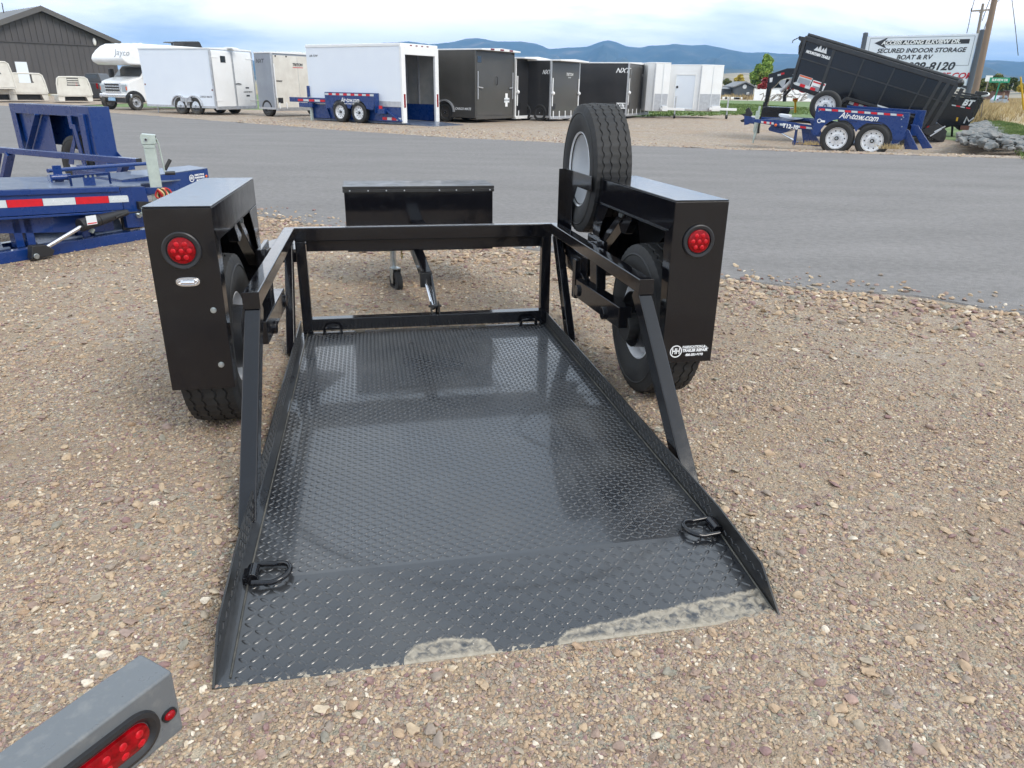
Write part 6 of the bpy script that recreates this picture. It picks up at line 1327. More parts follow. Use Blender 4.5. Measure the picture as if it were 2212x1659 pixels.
# the row behind: receding open trailer ends
for k in range(3):
    g_ = thing('dump_trailer', ['black dump trailer end with upright posts, right of the BT letters', 'black trailer end with a hanging light, second from the right of the row', 'rightmost black trailer end with two thin hanging poles'][k], 'dump trailer', D2.mw, 'black trailers at the right end of the row')
    xa = 1895+26*k; ya = 690+12*k
    def pk_(nm, pts_, d0, d1, m='black', bevel=.01): b = MB(); b.prism([d2(*p) for p in pts_], d0, d1); return b.build(nm, M[m], g_, bevel=bevel)
    d0 = 1.2+.9*k
    pk_('side_panel', [(xa-45, ya+5), (xa+20, ya+8), (xa-58, 900-14*k), (xa-120, 905-14*k)], d0, d0+.6)
    for i in range(3): pk_('post', [(xa-30+18*i, ya-2), (xa-22+18*i, ya), (xa-100+18*i, 900-12*k), (xa-108+18*i, 898-12*k)], d0-.12, d0-.01, 'black_rough')
    pk_('top_bar', [(xa-50, ya-10), (xa+26, ya-2), (xa+24, ya+8), (xa-52, ya)], d0-.2, d0+.5, 'black_rough')
    if k == 1: b = MB(); p = d2(1915, 680, d0); b.ball((p[0], d0-.2, p[1]), .16, 10, 6, (1.5, .6, .7)); b.build('work_light', M['print_white'], g_)
    if k == 0: pk_('tarp_arm', [(1868, 668), (1880, 655), (1960, 662), (1970, 672), (1965, 680), (1900, 690), (1890, 720), (1880, 715)], d0-.4, d0-.2, 'black_rough')
    if k == 2: pk_('hanging_pole', [(1945, 735), (1950, 735), (1935, 815), (1929, 815)], d0, d0+.05, 'wood2', 0); pk_('hanging_pole', [(1962, 730), (1967, 730), (1950, 860), (1944, 860)], d0+.1, d0+.15, 'wood2', 0)

# ------------------------------------------------------------------ blue tandem drop-deck trailer, right
RF = Frame(at_depth(1808, 22.6), -32)
def rp(x, y, d=0): return RF.xz(*Z(x, y), d)
rt = thing('drop_deck_trailer', 'dark blue tandem-axle trailer with striped tape and white wheels by the far roadside', 'trailer', RF.mw)
def R_(nm, pts_, d0, d1, m='blue', bevel=.006, par=None): b = MB(); b.prism([rp(*p) for p in pts_], d0, d1); return b.build(nm, M[m], par or rt, bevel=bevel)
w1, w2 = rp(862, 996), rp(1118, 1015); Rw = (rp(985, 996)[0]-rp(740, 996)[0])/2
sc_ = Rw/.36
def arcp(c, r, a0, a1, n=10): return [(c[0]+r*math.cos(a0+(a1-a0)*i/n), c[1]+r*math.sin(a0+(a1-a0)*i/n)) for i in range(n+1)]
top0, top1 = rp(718, 772), rp(1385, 820); bot1, bot0 = rp(1335, 1010), rp(690, 935)
poly = [bot0, rp(690, 975), rp(730, 972)]+arcp(w1, Rw*1.13, math.pi*.93, math.pi*.12)+arcp(w2, Rw*1.13, math.pi*.88, math.pi*.05)+[rp(1290, 1010), bot1, rp(1372, 905), top1, top0]
b = MB(); b.prism(poly, .0, .03); fs = b.build('fender_side', M['blue'], rt, bevel=.006)
b = MB(); v = Vector((top1[0]-top0[0], top1[1]-top0[1])); b.add([(top0[0], 0, top0[1]), (top1[0], 0, top1[1]), (top1[0], .36, top1[1]), (top0[0], .36, top0[1]), (top0[0], 0, top0[1]+.03), (top1[0], 0, top1[1]+.03), (top1[0], .36, top1[1]+.03), (top0[0], .36, top0[1]+.03)], [(3,2,1,0),(4,5,6,7),(0,1,5,4),(1,2,6,5),(2,3,7,6),(3,0,4,7)]); b.build('fender_top', M['blue'], rt, bevel=.006)
R_('fender_end', [(1360, 826), (1386, 822), (1345, 1005), (1325, 1005)], .03, .36)
for k in range(13):
    xa = 735+(1345-735)*k/13; xb = 735+(1345-735)*(k+1)/13-3; f = lambda x: 779+(x-735)*.072
    R_('reflective_tape', [(xa, f(xa)), (xb, f(xb)), (xb, f(xb)+15), (xa, f(xa)+15)], -.006, -.0005, 'tape_red' if k % 2 == 0 else 'tape_white', 0, fs)
p = rp(1022, 842); text('lettering', 'Air-tow.com', .25, M['print_white'], fs, frame_mat(Vector((p[0], -.006, p[1])), (1, 0, -.06), (0, -1, 0)), .004, .35, sx=.85)
p = rp(1040, 858); text('lettering', 'Ground Loading Technology', .07, M['print_white'], fs, frame_mat(Vector((p[0], -.006, p[1])), (1, 0, -.06), (0, -1, 0)), .001, .35, sx=.85)
p = rp(738, 870); b = MB(); b.lathe([(0, .045), (.004, .045), (.004, .065), (0, .065)], 20, 'y', (p[0], -.006, p[1])); b.build('logo_ring', M['print_white'], fs); R_('sticker', [(750, 864), (780, 868), (778, 882), (748, 878)], -.005, -.001, 'print_white', 0, fs)
for (x, y) in ((735, 800), (748, 792), (1340, 835), (1330, 858), (1345, 845), (1333, 912)): p = rp(x, y); b = MB(); b.cyl((p[0], 0, p[1]), (p[0], -.015, p[1]), .018, n=6); b.build('bolt', M['zinc'], fs)
R_('fender_crease', [(880, 872), (905, 858), (1010, 866), (1015, 872), (905, 866)], -.03, -.001); R_('fender_crease', [(1070, 885), (1095, 880), (1190, 888), (1195, 895)], -.03, -.001)
for (x, y) in ((862, 996), (1118, 1015)): p = rp(x, y); wheel(rt, 'wheel', TY_F, RIM_BW, T(p[0], .12, p[1]) @ Rz(math.pi/2) @ Matrix.Scale(sc_, 4)); b = MB(); 
p = rp(745, 765); wheel(rt, 'spare_wheel', TY_F, RIM_BW, T(p[0], .85, p[1]) @ Rz(math.pi/2+.1) @ Matrix.Scale(sc_*.95, 4))
R_('far_fender', [(850, 765), (1462, 805), (1410, 1000), (1330, 1000), (1380, 830), (850, 785)], 2.2, 2.5)
R_('ramp_rail', [(1350, 930), (1375, 940), (1445, 1083), (1395, 1083), (1345, 985)], .3, .4); R_('ramp_rail', [(1365, 905), (1420, 912), (1530, 1083), (1455, 1088)], 1.2, 1.35); R_('ramp_rail', [(1340, 985), (1360, 960), (1425, 1083), (1330, 1083)], .6, 1.0, 'blue')
R_('suspension_arm', [(1270, 970), (1330, 940), (1345, 1000), (1280, 1045), (1255, 1030)], .05, .15, 'blue'); R_('suspension_arm', [(668, 930), (740, 935), (760, 985), (700, 985), (680, 960)], .05, .15)
R_('side_rail', [(240, 858), (430, 866), (675, 905), (690, 920), (670, 935), (540, 930), (240, 880)], .25, .35); R_('tongue', [(160, 835), (240, 850), (240, 900), (205, 890), (190, 900), (160, 905)], .6, 1.0, 'blue'); R_('tongue_frame', [(240, 850), (700, 865), (700, 885), (240, 870)], 1.4, 1.5, 'blue')
R_('deck_top', [(300, 862), (455, 850), (560, 862), (430, 880)], .3, 1.6, 'blue_deck', 0)
R_('underbody', [(345, 930), (375, 895), (520, 915), (500, 945), (470, 958), (430, 965), (350, 945)], .45, 1.2, 'blue')
R_('bed_post', [(545, 930), (560, 930), (545, 1048), (525, 1048)], .4, .5); R_('bed_post', [(585, 920), (655, 925), (735, 1060), (690, 1060), (600, 1045)], .45, .55); R_('bed_sill', [(525, 1020), (700, 1035), (700, 1055), (525, 1045)], .35, .5); R_('bed_floor', [(690, 1030), (1260, 1045), (1260, 1060), (690, 1050)], .5, 2.2, 'blue_deck', 0)
R_('bed_post', [(640, 860), (700, 870), (700, 935), (665, 930)], .5, .6); b = MB(); b.cyl(Vector((rp(430, 960)[0], .5, rp(430, 960)[1])), Vector((rp(545, 1025)[0], .5, rp(545, 1025)[1])), .03, n=8); b.build('ram_rod', M['chrome'], rt)
for k, (xa, xb, m) in enumerate(((305, 323, 'tape_white'), (323, 345, 'tape_red'), (345, 367, 'tape_white'), (367, 380, 'tape_red'), (380, 397, 'tape_white'), (440, 480, 'tape_white'), (550, 588, 'tape_white'), (588, 632, 'tape_red'), (632, 675, 'tape_white'))):
    f = lambda x: 872+(x-305)*.127; R_('reflective_tape', [(xa, f(xa)), (xb-1, f(xb)), (xb-1, f(xb)+15), (xa, f(xa)+15)], .235, .249, m, 0)
p = rp(517, 914); text('lettering', 'T12-10', .17, M['print_white'], rt, frame_mat(Vector((p[0], .235, p[1])), (1, 0, -.1), (0, -1, 0)), .008, 0)
p = rp(412, 902); b = MB(); b.ball((p[0], .22, p[1]), .045, 12, 6, (1, .5, 1)); b.build('marker_light', M['orange'], rt)
R_('tongue_jack', [(270, 765), (282, 765), (255, 960), (228, 1040), (222, 1035), (245, 900)], .55, .62, 'jack'); R_('jack_sleeve', [(252, 800), (272, 800), (268, 870), (238, 960), (228, 955)], .53, .60, 'jack')
b = MB(); b.tube([Vector((rp(x, y)[0], .5, rp(x, y)[1])) for x, y in ((415, 835), (440, 865), (455, 875))], .02, 6); b.build('jack_handle', M['plastic'], rt)
R_('battery_box', [(365, 825), (445, 835), (442, 858), (362, 850)], 1.5, 1.9, 'print_grey', .02)
R_('coupler', [(130, 825), (165, 820), (200, 835), (165, 850)], .7, .85, 'plastic'); R_('coupler', [(125, 870), (165, 855), (165, 882), (135, 885)], .7, .85, 'plastic'); R_('cable_bundle', [(170, 790), (190, 775), (215, 820), (200, 850), (165, 840)], .65, .75, 'plastic', 0)
# yellow marker paddle on the grass
yp = Frame(at_depth(1719, 30), 0); ym = thing('marker_paddle', 'yellow and red paddle sign on a short yellow post in the grass', 'marker', yp.mw)
b = MB(); q = [yp.xz(*Z(x, y)) for x, y in ((548, 708), (585, 705), (583, 728), (573, 738), (573, 812), (560, 812), (560, 738), (550, 728))]; b.prism(q, 0, .03); b.build('paddle', M['yellow'], ym)
b = MB(); q = [yp.xz(*Z(x, y)) for x, y in ((552, 712), (581, 710), (580, 718), (553, 720))]; b.prism(q, -.004, -.001); b.build('paddle_print', M['print_red'], ym)

# ------------------------------------------------------------------ billboard
q0, q1 = at_depth(1874, 38.0), at_depth(2114, 35.0); SF = Frame(q0, None, q1)
def sp(x, y, d=0): return SF.xz(*Z(x, y), d)
bb_ = thing('billboard', 'white storage billboard with black arrow between two dark round posts', 'sign', SF.mw)
b = MB(); c = [sp(1085, 262), sp(1885, 240), sp(1800, 640), sp(1040, 640)]; b.prism([c[0], c[1], (c[1][0], c[2][1]), (c[0][0], c[2][1])], 0, .08); pn = b.build('panel', M['white'], bb_, bevel=.01)
Wb = c[1][0]-c[0][0]; zt_b = (c[0][1]+c[1][1])/2; zb_b = c[2][1]
for (xx, top) in ((c[0][0]-.12, sp(1068, 240)[1]), (c[1][0]+.14, sp(1915, 218)[1])):
    b = MB(); b.cyl((xx, .04, -.4), (xx, .04, top), .125, n=16); b.ball((xx, .04, top), .125, 16, 8, (1, 1, .4)); b.build('post', mat('blue_grey_post', (.08, .095, .12), .5), bb_)
def sgn(x, y, d=-.008): p = sp(x, y); return Matrix.Translation((p[0], d, p[1])) @ Rx(math.pi/2)
k_ = Wb/800
ay = sp(1480, 304)[1]; ax0, ax1 = sp(1135, 310)[0], sp(1820, 298)[0]
b = MB(); b.prism([(ax0, ay), (ax0+.62, ay+.26), (ax0+.50, ay+.10), (ax1, ay+.10), (ax1, ay-.10), (ax0+.50, ay-.10), (ax0+.62, ay-.26)], -.006, -.001); b.build('arrow', M['print_black'], pn)
text('lettering', 'ACCESS ALONG ELKVIEW DR.', .235, M['print_white'], pn, sgn(1465, 305, -.010), .010, .2, sx=1.12)
text('lettering', 'SECURED INDOOR STORAGE', .28, M['print_black'], pn, sgn(1462, 364), .008, .2, sx=1.08)
text('lettering', 'BOAT & RV', .29, M['print_black'], pn, sgn(1418, 413), .008, .2, sx=1.1)
text('lettering', '889-8120', .50, M['print_black'], pn, sgn(1530, 480), .014, .25, sx=1.12)
text('lettering', 'STORAGE.COM', .36, M['print_red'], pn, sgn(1610, 546), .012, .25, sx=1.12)
b = MB()
for (a_, c_) in ((sp(1108, 277), sp(1862, 255)), ): 
    zt2 = zt_b-.10; zl = zt2-1.28; x0_, x1_ = a_[0], c_[0]; 
    b.box(x0_, x1_, -.005, -.001, zt2-.012, zt2+.012); b.box(x0_-.012, x0_+.012, -.0055, -.001, zl, zt2); b.box(x1_-.012, x1_+.012, -.0055, -.001, zl, zt2); b.box(x1_-1.1, x1_, -.005, -.001, zl-.012, zl+.012)
b.build('border_line', M['silver_panel'], pn)

# ------------------------------------------------------------------ poles, wires, signs on the right
def pole(nm, label, xb, yb, xt, yt, dep, r0, r1, m, cat, n=12):
    F_ = Frame(at_depth(xb, dep), 0); p0, p1 = F_.q(xb, yb, 0), F_.q(xt, yt, 0); root = thing(nm, label, cat, F_.mw)
    b = MB(); b.cyl(p0, p1, r0, r1, n=n); b.build('shaft', M[m], root); return root, F_, p0, p1
u1, UF, a_, c_ = pole('utility_pole', 'thick brown wooden utility pole leaning beside the billboard', *Z(1855, 680), *Z(2030, -140), 33, .145, .115, 'wood', 'utility pole')
u2, UF2, a2, c2 = pole('utility_pole', 'thinner grey utility pole with a crossarm, behind the billboard', *Z(1862, 330), *Z(1918, 25), 62, .12, .10, 'wood2', 'utility pole')
b = MB(); p, q = UF2.q(*Z(1832, 80), 0), UF2.q(*Z(1975, 70), 0); b.beam(p, q, .12, .12); b.build('crossarm', M['wood2'], u2)
for xx in (1832, 1975): b = MB(); p = UF2.q(*Z(xx, 78), 0); b.cyl(p, p+Vector((0, 0, .22)), .05, n=8); b.build('insulator', M['plastic'], u2)
b = MB(); b.cyl(UF2.q(*Z(1885, 78), 0), UF2.q(*Z(1902, 100), 0), .03, n=6); b.cyl(UF2.q(*Z(1925, 76), 0), UF2.q(*Z(1908, 100), 0), .03, n=6); b.build('arm_brace', M['wood2'], u2)
def wire(label, pts_, dep):
    F_ = Frame(at_depth(pts_[0][0], dep), 0); b = MB(); b.tube([F_.mw @ F_.q(x, y, k*.0) for k, (x, y) in enumerate(pts_)], .022*dep/50, 4); o = b.build('power_line', M['plastic']); tag(o, label, 'cable', 'overhead power lines'); return o
wire('power line running down left of the grey utility pole', [Z(1865, -60), Z(1850, 20), Z(1832, 80), Z(1818, 160), Z(1800, 240)], 62)
wire('power line passing between the two utility poles', [Z(1980, -40), Z(1957, 20), Z(1935, 80), Z(1910, 150)], 62)
wire('power line dropping from the crossarm end to the billboard post', [Z(1975, 78), Z(1950, 140), Z(1922, 215)], 62)
wire('short wire at the top of the brown pole', [Z(2060, -40), Z(2035, 0), Z(2015, 20)], 33)
wire('guy wire hanging in the sky at the far right', [Z(2115, -80), Z(2135, 80), Z(2150, 200), Z(2163, 330), Z(2170, 400)], 40)
g1, F_, p0, p1 = pole('street_sign', 'green street name sign on a thin pole in the dry grass', *Z(1998, 725), *Z(2042, 580), 52, .045, .045, 'green_sign', 'street sign', 8)
b = MB(); p = F_.q(*Z(2036, 577), 0); b.box(p.x-.72, p.x+.72, -.03, -.0, p.z-.17, p.z+.17); b.build('name_plate', M['green_sign'], g1); text('lettering', 'ELKVIEW DR', .22, M['print_white'], g1, Matrix.Translation((p.x, -.035, p.z)) @ Rx(math.pi/2), .004, 0, sx=.9)
g2, F_, p0, p1 = pole('road_sign', 'small pale sign on a thin pole between the billboard and the bushes', *Z(1935, 660), *Z(1965, 545), 60, .05, .05, 'wood2', 'road sign', 8)
b = MB(); p = F_.q(*Z(1958, 565), 0); b.box(p.x-.28, p.x+.28, -.05, -.02, p.z-.22, p.z+.22); b.build('plate', M['print_grey'], g2)
g3, F_, p0, p1 = pole('marker_pole', 'bright yellow marker pole at the right edge of the grass', *Z(2210, 790), *Z(2188, 555), 34, .045, .035, 'yellow', 'marker pole', 8)
g4, F_, p0, p1 = pole('fence_post', 'short wooden fence post in the dry grass', *Z(2062, 710), *Z(2068, 668), 48, .07, .06, 'wood', 'fence post', 8)
# ------------------------------------------------------------------ mountains, fields, trees, houses, rocks, haze
def bearing(px): d = ray(px, 200); return math.atan2(d.x, d.y)
def elev(px, py): d = ray(px, py); return d.z/math.hypot(d.x, d.y)
ridge = [(-700, 150), (0, 150), (300, 150), (520, 135), (640, 120), (760, 104), (830, 93), (889, 89.5), (931, 96), (979, 91), (1007, 84), (1032, 82), (1049, 85), (1071, 89.5), (1119, 89.5), (1136, 91), (1164, 96.5), (1181, 106), (1212, 103.5), (1262, 101), (1285, 92.3), (1304, 86.7), (1324, 91), (1349, 100.7), (1379, 103), (1394, 98), (1425, 98), (1447, 94.5), (1481, 98), (1514, 96.5), (1548, 103.5), (1576, 109), (1604, 114), (1638, 112.5), (1663, 115), (1731, 118.5), (1800, 116), (1880, 121), (1960, 124), (2040, 128), (2127, 130.4), (2154, 131), (2185, 134), (2212, 131), (2300, 128), (2500, 136), (2900, 150)]
def interp(tab, x):
    for a, c in zip(tab[:-1], tab[1:]):
        if a[0] <= x <= c[0]: return a[1]+(c[1]-a[1])*(x-a[0])/(c[0]-a[0])
    return tab[-1][1]
def range_mesh(name, tab, dist, depth, ncol, m, x0, x1, seed, rough, rows=26):
    b = MB(); vs = []
    for i in range(ncol+1):
        px = x0+(x1-x0)*i/ncol; be = bearing(px); H = max(5, elev(px, interp(tab, px))*dist+CH)
        for j in range(rows+1):
            t = j/rows; r = dist-depth*(1-t) if t <= 1 else dist
            f = t**1.25
            n_ = noise.fractal((be*22+seed, t*3.2, seed), .8, 2.1, 7)+.6*math.sin(be*55+2*noise.noise((be*9, t, seed)))*(1-t)
            h = H*(f+(rough*n_)*(t*(1-t))**1.15*2.2)+(H*.010*noise.noise((be*190, 0, seed)) if j == rows else 0)
            vs.append((r*math.sin(be), r*math.cos(be), max(-2, h)-.5*(j == 0)))
        vs.append(((dist+depth*.4)*math.sin(be), (dist+depth*.4)*math.cos(be), -5))
    k = rows+2
    b.add(vs, [(i*k+j, (i+1)*k+j, (i+1)*k+j+1, i*k+j+1) for i in range(ncol) for j in range(k-1)])
    return struct(b.build(name, m, smooth=True))
mtn_m = mat('forested_mountain', (.030, .045, .028), .95, ramp=[(.38, (.022, .036, .024)), (.52, (.04, .055, .035)), (.60, (.07, .075, .05)), (.68, (.20, .16, .11))], noise_scale=.0042, detail=9)
foot_m = mat('foothill', (.05, .06, .04), .95, ramp=[(.35, (.03, .045, .03)), (.5, (.05, .065, .04)), (.62, (.13, .12, .07))], noise_scale=.006, detail=8)
tan_m = mat('tan_hill', (.3, .25, .16), .95, ramp=[(.38, (.10, .10, .06)), (.5, (.30, .25, .16)), (.65, (.38, .32, .22))], noise_scale=.012, detail=7)
range_mesh('mountains', ridge, 6200, 2600, 420, mtn_m, -700, 2900, 1.7, .62, 40)
foot = [(-700, 160), (900, 152), (1100, 142), (1300, 138), (1450, 139), (1507, 147), (1600, 149), (1700, 150), (1850, 150), (2000, 146), (2090, 140), (2127, 147), (2150, 158), (2175, 166), (2200, 163), (2212, 161), (2260, 158), (2400, 165), (2900, 168)]
range_mesh('foothills', foot, 3400, 900, 260, foot_m, -700, 2900, 6.1, .35, 16)
tanh = [(-700, 175), (1200, 175), (1400, 170), (1500, 166), (1540, 160), (1600, 157), (1660, 160), (1720, 172), (1900, 190), (2060, 190), (2140, 186), (2180, 180), (2212, 178), (2350, 176), (2900, 184)]
range_mesh('low_hills', tanh, 1500, 600, 200, tan_m, -700, 2900, 3.3, .2, 10)

# haze: one closed box around camera and land
b = MB(); b.box(-9500, 9500, -9500, 9500, -8, 480)
hz = b.build('haze', None or mat('haze_air', (1, 1, 1)), smooth=False); hz['kind'] = 'stuff'
hm = hz.data.materials[0]; t = hm.node_tree
for n in list(t.nodes): t.nodes.remove(n)
ho = t.nodes.new('ShaderNodeOutputMaterial'); pv = t.nodes.new('ShaderNodeVolumePrincipled'); pv.inputs['Color'].default_value = (.24, .54, 1.0, 1); pv.inputs['Density'].default_value = .00014; pv.inputs['Anisotropy'].default_value = 0
t.links.new(pv.outputs[0], ho.inputs['Volume'])

# leafy things: a trunk, limbs and a crown of many small leaf faces
def crown_mesh(name, n, rx, rz, leaf, m, seed, shape='round', cz=0, clumps=16):
    r_ = random.Random(seed); b = MB(); cl = []
    for k in range(clumps):
        if shape == 'cone': z = r_.random()**1.2; rad = rx*(1-z)**.75*r_.uniform(.35, .95)
        else:
            z = r_.uniform(.05, .95); rad = rx*math.sqrt(max(0, 1-(2*z-1)**2))*r_.uniform(.2, .85)
        a = r_.uniform(0, 6.28); cl.append((rad*math.cos(a), rad*math.sin(a), z*rz, rx*r_.uniform(.28, .48)*(1-.5*z if shape == 'cone' else 1)))
    cl.append((0, 0, rz*.45, rx*.5))
    if shape == 'cone': cl.append((0, 0, rz*.93, rx*.16))
    for i in range(n):
        c = cl[r_.randrange(len(cl))]; v = Vector((r_.gauss(0, 1), r_.gauss(0, 1), r_.gauss(0, 1))).normalized()*c[3]*r_.random()**.4; v.z *= .9
        p = Vector((c[0], c[1], c[2]+cz))+v; d = Vector((r_.gauss(0, 1), r_.gauss(0, 1), r_.gauss(0, .7))).normalized(); e = d.orthogonal().normalized(); s = leaf*r_.uniform(.6, 1.4)
        e = (e*math.cos(i)+d.cross(e)*math.sin(i))
        b.add([p-d*s-e*s*.1, p+e*s*.6, p+d*s, p-e*s*.6], [(0, 1, 2, 3)])
    return b.mesh(name, m, smooth=False)
def leafmat(name, c1, c2, c3): 
    m = mat(name, c1, .7, ramp=[(.32, c1), (.5, c2), (.68, c3)], noise_scale=1.3, detail=3, spec=.2); return m
def tree(label, px, pyb, pyt, wpx, dep, m, seed, shape='round', n=3000, trunk=.18, leaf=None, group=None, cat='tree', nm='tree'):
    F_ = Frame(at_depth(px, dep), 0); zt_ = F_.q(px, pyt, 0).z; zb_ = max(-.1, F_.q(px, pyb, 0).z); W_ = wpx/2*dep/PF*1.05; H = zt_-zb_
    root = thing(nm, label, cat, F_.mw @ T(0, 0, zb_), group)
    me = crown_mesh('crown', n, W_, H*(1-trunk), leaf or W_*.06, m, seed, shape, H*trunk); place(me, 'crown', root)
    b = MB(); r0 = max(.05, W_*.06); b.cyl((0, 0, -.2), (0, 0, H*.55), r0, r0*.5, n=7)
    for k in range(5): a = k*1.3+seed; z = H*(trunk+.1+.09*k); b.cyl((0, 0, z), (W_*.5*math.cos(a), W_*.5*math.sin(a), z+H*.16), r0*.4, r0*.12, n=5)
    b.build('trunk', M['wood2'], root); return root
lm_green = leafmat('green_leaves', (.10, .18, .03), (.24, .36, .07), (.45, .55, .13))
lm_red = leafmat('red_leaves', (.16, .018, .018), (.30, .035, .03), (.42, .08, .06))
lm_yel = leafmat('yellow_leaves', (.30, .22, .03), (.48, .38, .06), (.6, .5, .12))
lm_olive = leafmat('olive_leaves', (.05, .07, .02), (.12, .14, .04), (.24, .22, .08))
lm_dkg = leafmat('dark_bush_leaves', (.025, .045, .015), (.06, .09, .03), (.13, .15, .05))
tree('tall leafy green tree with a pointed crown behind the red shrub', 1644, 192, 120, 58, 150, lm_green, 3, 'cone', 9000, .10, .30)
tree('red-leaved shrub at the foot of the tall green tree', 1652, 199, 168, 34, 140, lm_red, 5, 'round', 3200, .08, .22, cat='shrub', nm='shrub')
tree('red-leaved shrub seen through the gooseneck legs', 1702, 200, 172, 22, 145, lm_red, 8, 'round', 1500, .08, .2, cat='shrub', nm='shrub')
tree('small yellow autumn tree left of the grey house', 1593, 190, 163, 26, 190, lm_yel, 7, 'round', 1800, .15, .25)
tree('faint olive tree at the left of the house by the last white trailer', 1568, 190, 170, 22, 200, lm_olive, 9, 'round', 1200, .15, .25)
bg = 'autumn bushes beyond the dry field on the right'
for i, (px, yb, yt, w, dep, mm) in enumerate(((2135, 196, 163, 34, 120, lm_olive), (2120, 200, 172, 30, 110, lm_olive), (2150, 194, 172, 28, 130, lm_dkg), (2168, 192, 170, 32, 135, lm_dkg), (2186, 196, 178, 20, 130, lm_olive), (2200, 198, 182, 24, 115, lm_yel), (2212, 198, 180, 22, 110, lm_dkg), (2232, 200, 178, 30, 115, lm_olive), (2102, 200, 178, 22, 130, lm_olive))):
    tree(['tall pale olive bush right of the brown utility pole', 'wide olive bush between the brown pole and the small pale sign', 'dark green bush behind the green street sign, left half', 'dark green bush behind the green street sign, right half', 'small olive bush right of the red-brown house', 'yellowish bush near the yellow marker pole', 'dark bush at the right edge beyond the marker pole', 'olive bush just past the right edge of the field', 'olive bush seen just behind the brown utility pole'][i], px, yb, yt, w, dep, mm, 20+i, 'round', 1800, .05, .22, bg, 'bush', 'bush')
# tangle of grey driftwood branches
dw = Frame(at_depth(1690, 128), 0); dwt = thing('dead_branches', 'tangle of grey dead branches lying before the white fence', 'dead wood', dw.mw)
r_ = random.Random(4)
for k in range(16):
    p = Vector((r_.uniform(-3.6, 4.2), r_.uniform(-1, 1), .1)); a = r_.uniform(-.9, .9)*2; pts_ = [p]
    for j in range(5): p = p+Vector((math.cos(a)*.7, r_.uniform(-.2, .2), (.35-.16*j)+r_.uniform(-.1, .3))); a += r_.uniform(-.5, .5); pts_.append(p)
    b = MB(); b.tube(pts_, r_.uniform(.05, .09), 5); b.build('branch', M['wood2'], dwt)
# houses
def house(label, px0, px1, pyb, pyeave, pypeak, dep, depth, mw_, mr_, gable_front=True, nm='house'):
    F_ = Frame(at_depth(px0, dep), None, at_depth(px1, dep)); w = F_.xz(px1, pyb)[0]; ze_, zp_ = F_.q(px0, pyeave, 0).z, F_.q((px0+px1)/2, pypeak, 0).z
    root = thing(nm, label, 'house', F_.mw)
    b = MB()
    if gable_front: b.prism([(0, -.3), (w, -.3), (w, ze_), (w/2, zp_-.12), (0, ze_)], 0, depth); b.build('wall', mw_, root)
    else: b.box(0, w, 0, depth, -.3, ze_); b.build('wall', mw_, root)
    for sg in (0, 1):
        b = MB()
        if gable_front:
            x0, x1 = (w/2, -.4) if sg == 0 else (w/2, w+.4); zl = ze_-.4*(zp_-ze_)/(w/2)
            pl = [(x0, zp_-.1), (x0, zp_+.15), (x1, zl+.15), (x1, zl-.1)]; b.prism(pl, -.5, depth+.4)
        else: b.add([(-.5, -.5 if sg == 0 else depth+.5, ze_-.1), (w+.5, -.5 if sg == 0 else depth+.5, ze_-.1), (w+.5, depth/2, zp_), (-.5, depth/2, zp_)], [(0, 1, 2, 3)])
        b.build('roof', mr_, root)
    return root, w, ze_, zp_
m_gh = mat('slate_grey_siding', (.085, .10, .115), .7, color2=(.10, .115, .13), noise_scale=.6); m_gr = mat('light_roof_trim', (.22, .23, .24), .6)
h1, w, ze_, zp_ = house('small slate-grey gabled house left of the red shrub', 1585, 1627, 201.5, 186, 177, 150, 8, m_gh, m_gr)
b = MB(); b.cyl((w/2, -.06, zp_-.9), (w/2, -.01, zp_-.9), .42, n=16); b.build('gable_disc', M['print_grey'], h1)
b = MB(); b.box(w*.62, w*.80, -.06, 0, .0, 1.5); b.build('door', M['plastic'], h1); b = MB(); b.box(w*.64, w*.70, -.09, -.061, .9, 1.4); b.build('window', M['print_grey'], h1); b = MB(); b.box(w*.72, w*.78, -.09, -.061, .9, 1.4); b.build('window', M['print_grey'], h1)
h2, w, ze_, zp_ = house('low grey shed left of the slate-grey house', 1560, 1585, 201.5, 191, 188, 152, 5, m_gh, m_gr, False, 'shed')
m_br = mat('red_brown_wall', (.16, .09, .07), .8, color2=(.2, .12, .09), noise_scale=.5); m_rf = mat('mauve_roof', (.15, .10, .10), .7)
h3, w, ze_, zp_ = house('low red-brown house beyond the silver car on the right', 2146, 2181, 201, 195, 187.5, 150, 9, m_br, m_rf, False)
b = MB(); b.box(w*.45, w*.6, 2, 3, zp_-.1, zp_+.5); b.build('roof_box', M['print_grey'], h3)
h4, w, ze_, zp_ = house('white roofed building half hidden behind the gooseneck', 1690, 1735, 199, 190, 172, 170, 10, M['print_grey'], mat('grey_house_roof', (.16, .17, .18), .7), False)
# white fence of panels
wf = Frame(at_depth(1628, 136), None, at_depth(1775, 136)); wl = wf.xz(1775, 200)[0]; wt = thing('white_fence', 'long white panel fence behind the dead branches', 'fence', wf.mw); hf = wf.q(1700, 193.5, 0).z
nf = 12
for k in range(nf): b = MB(); b.box(wl*k/nf+.06, wl*(k+1)/nf-.06, -.02, .02, 0, hf-.05+.03*(k % 2)); b.build('fence_panel', M['white2'], wt)
for k in range(nf+1): b = MB(); b.box(wl*k/nf-.06, wl*k/nf+.06, -.06, .06, -.1, hf+.08); b.build('fence_post', M['white2'], wt)
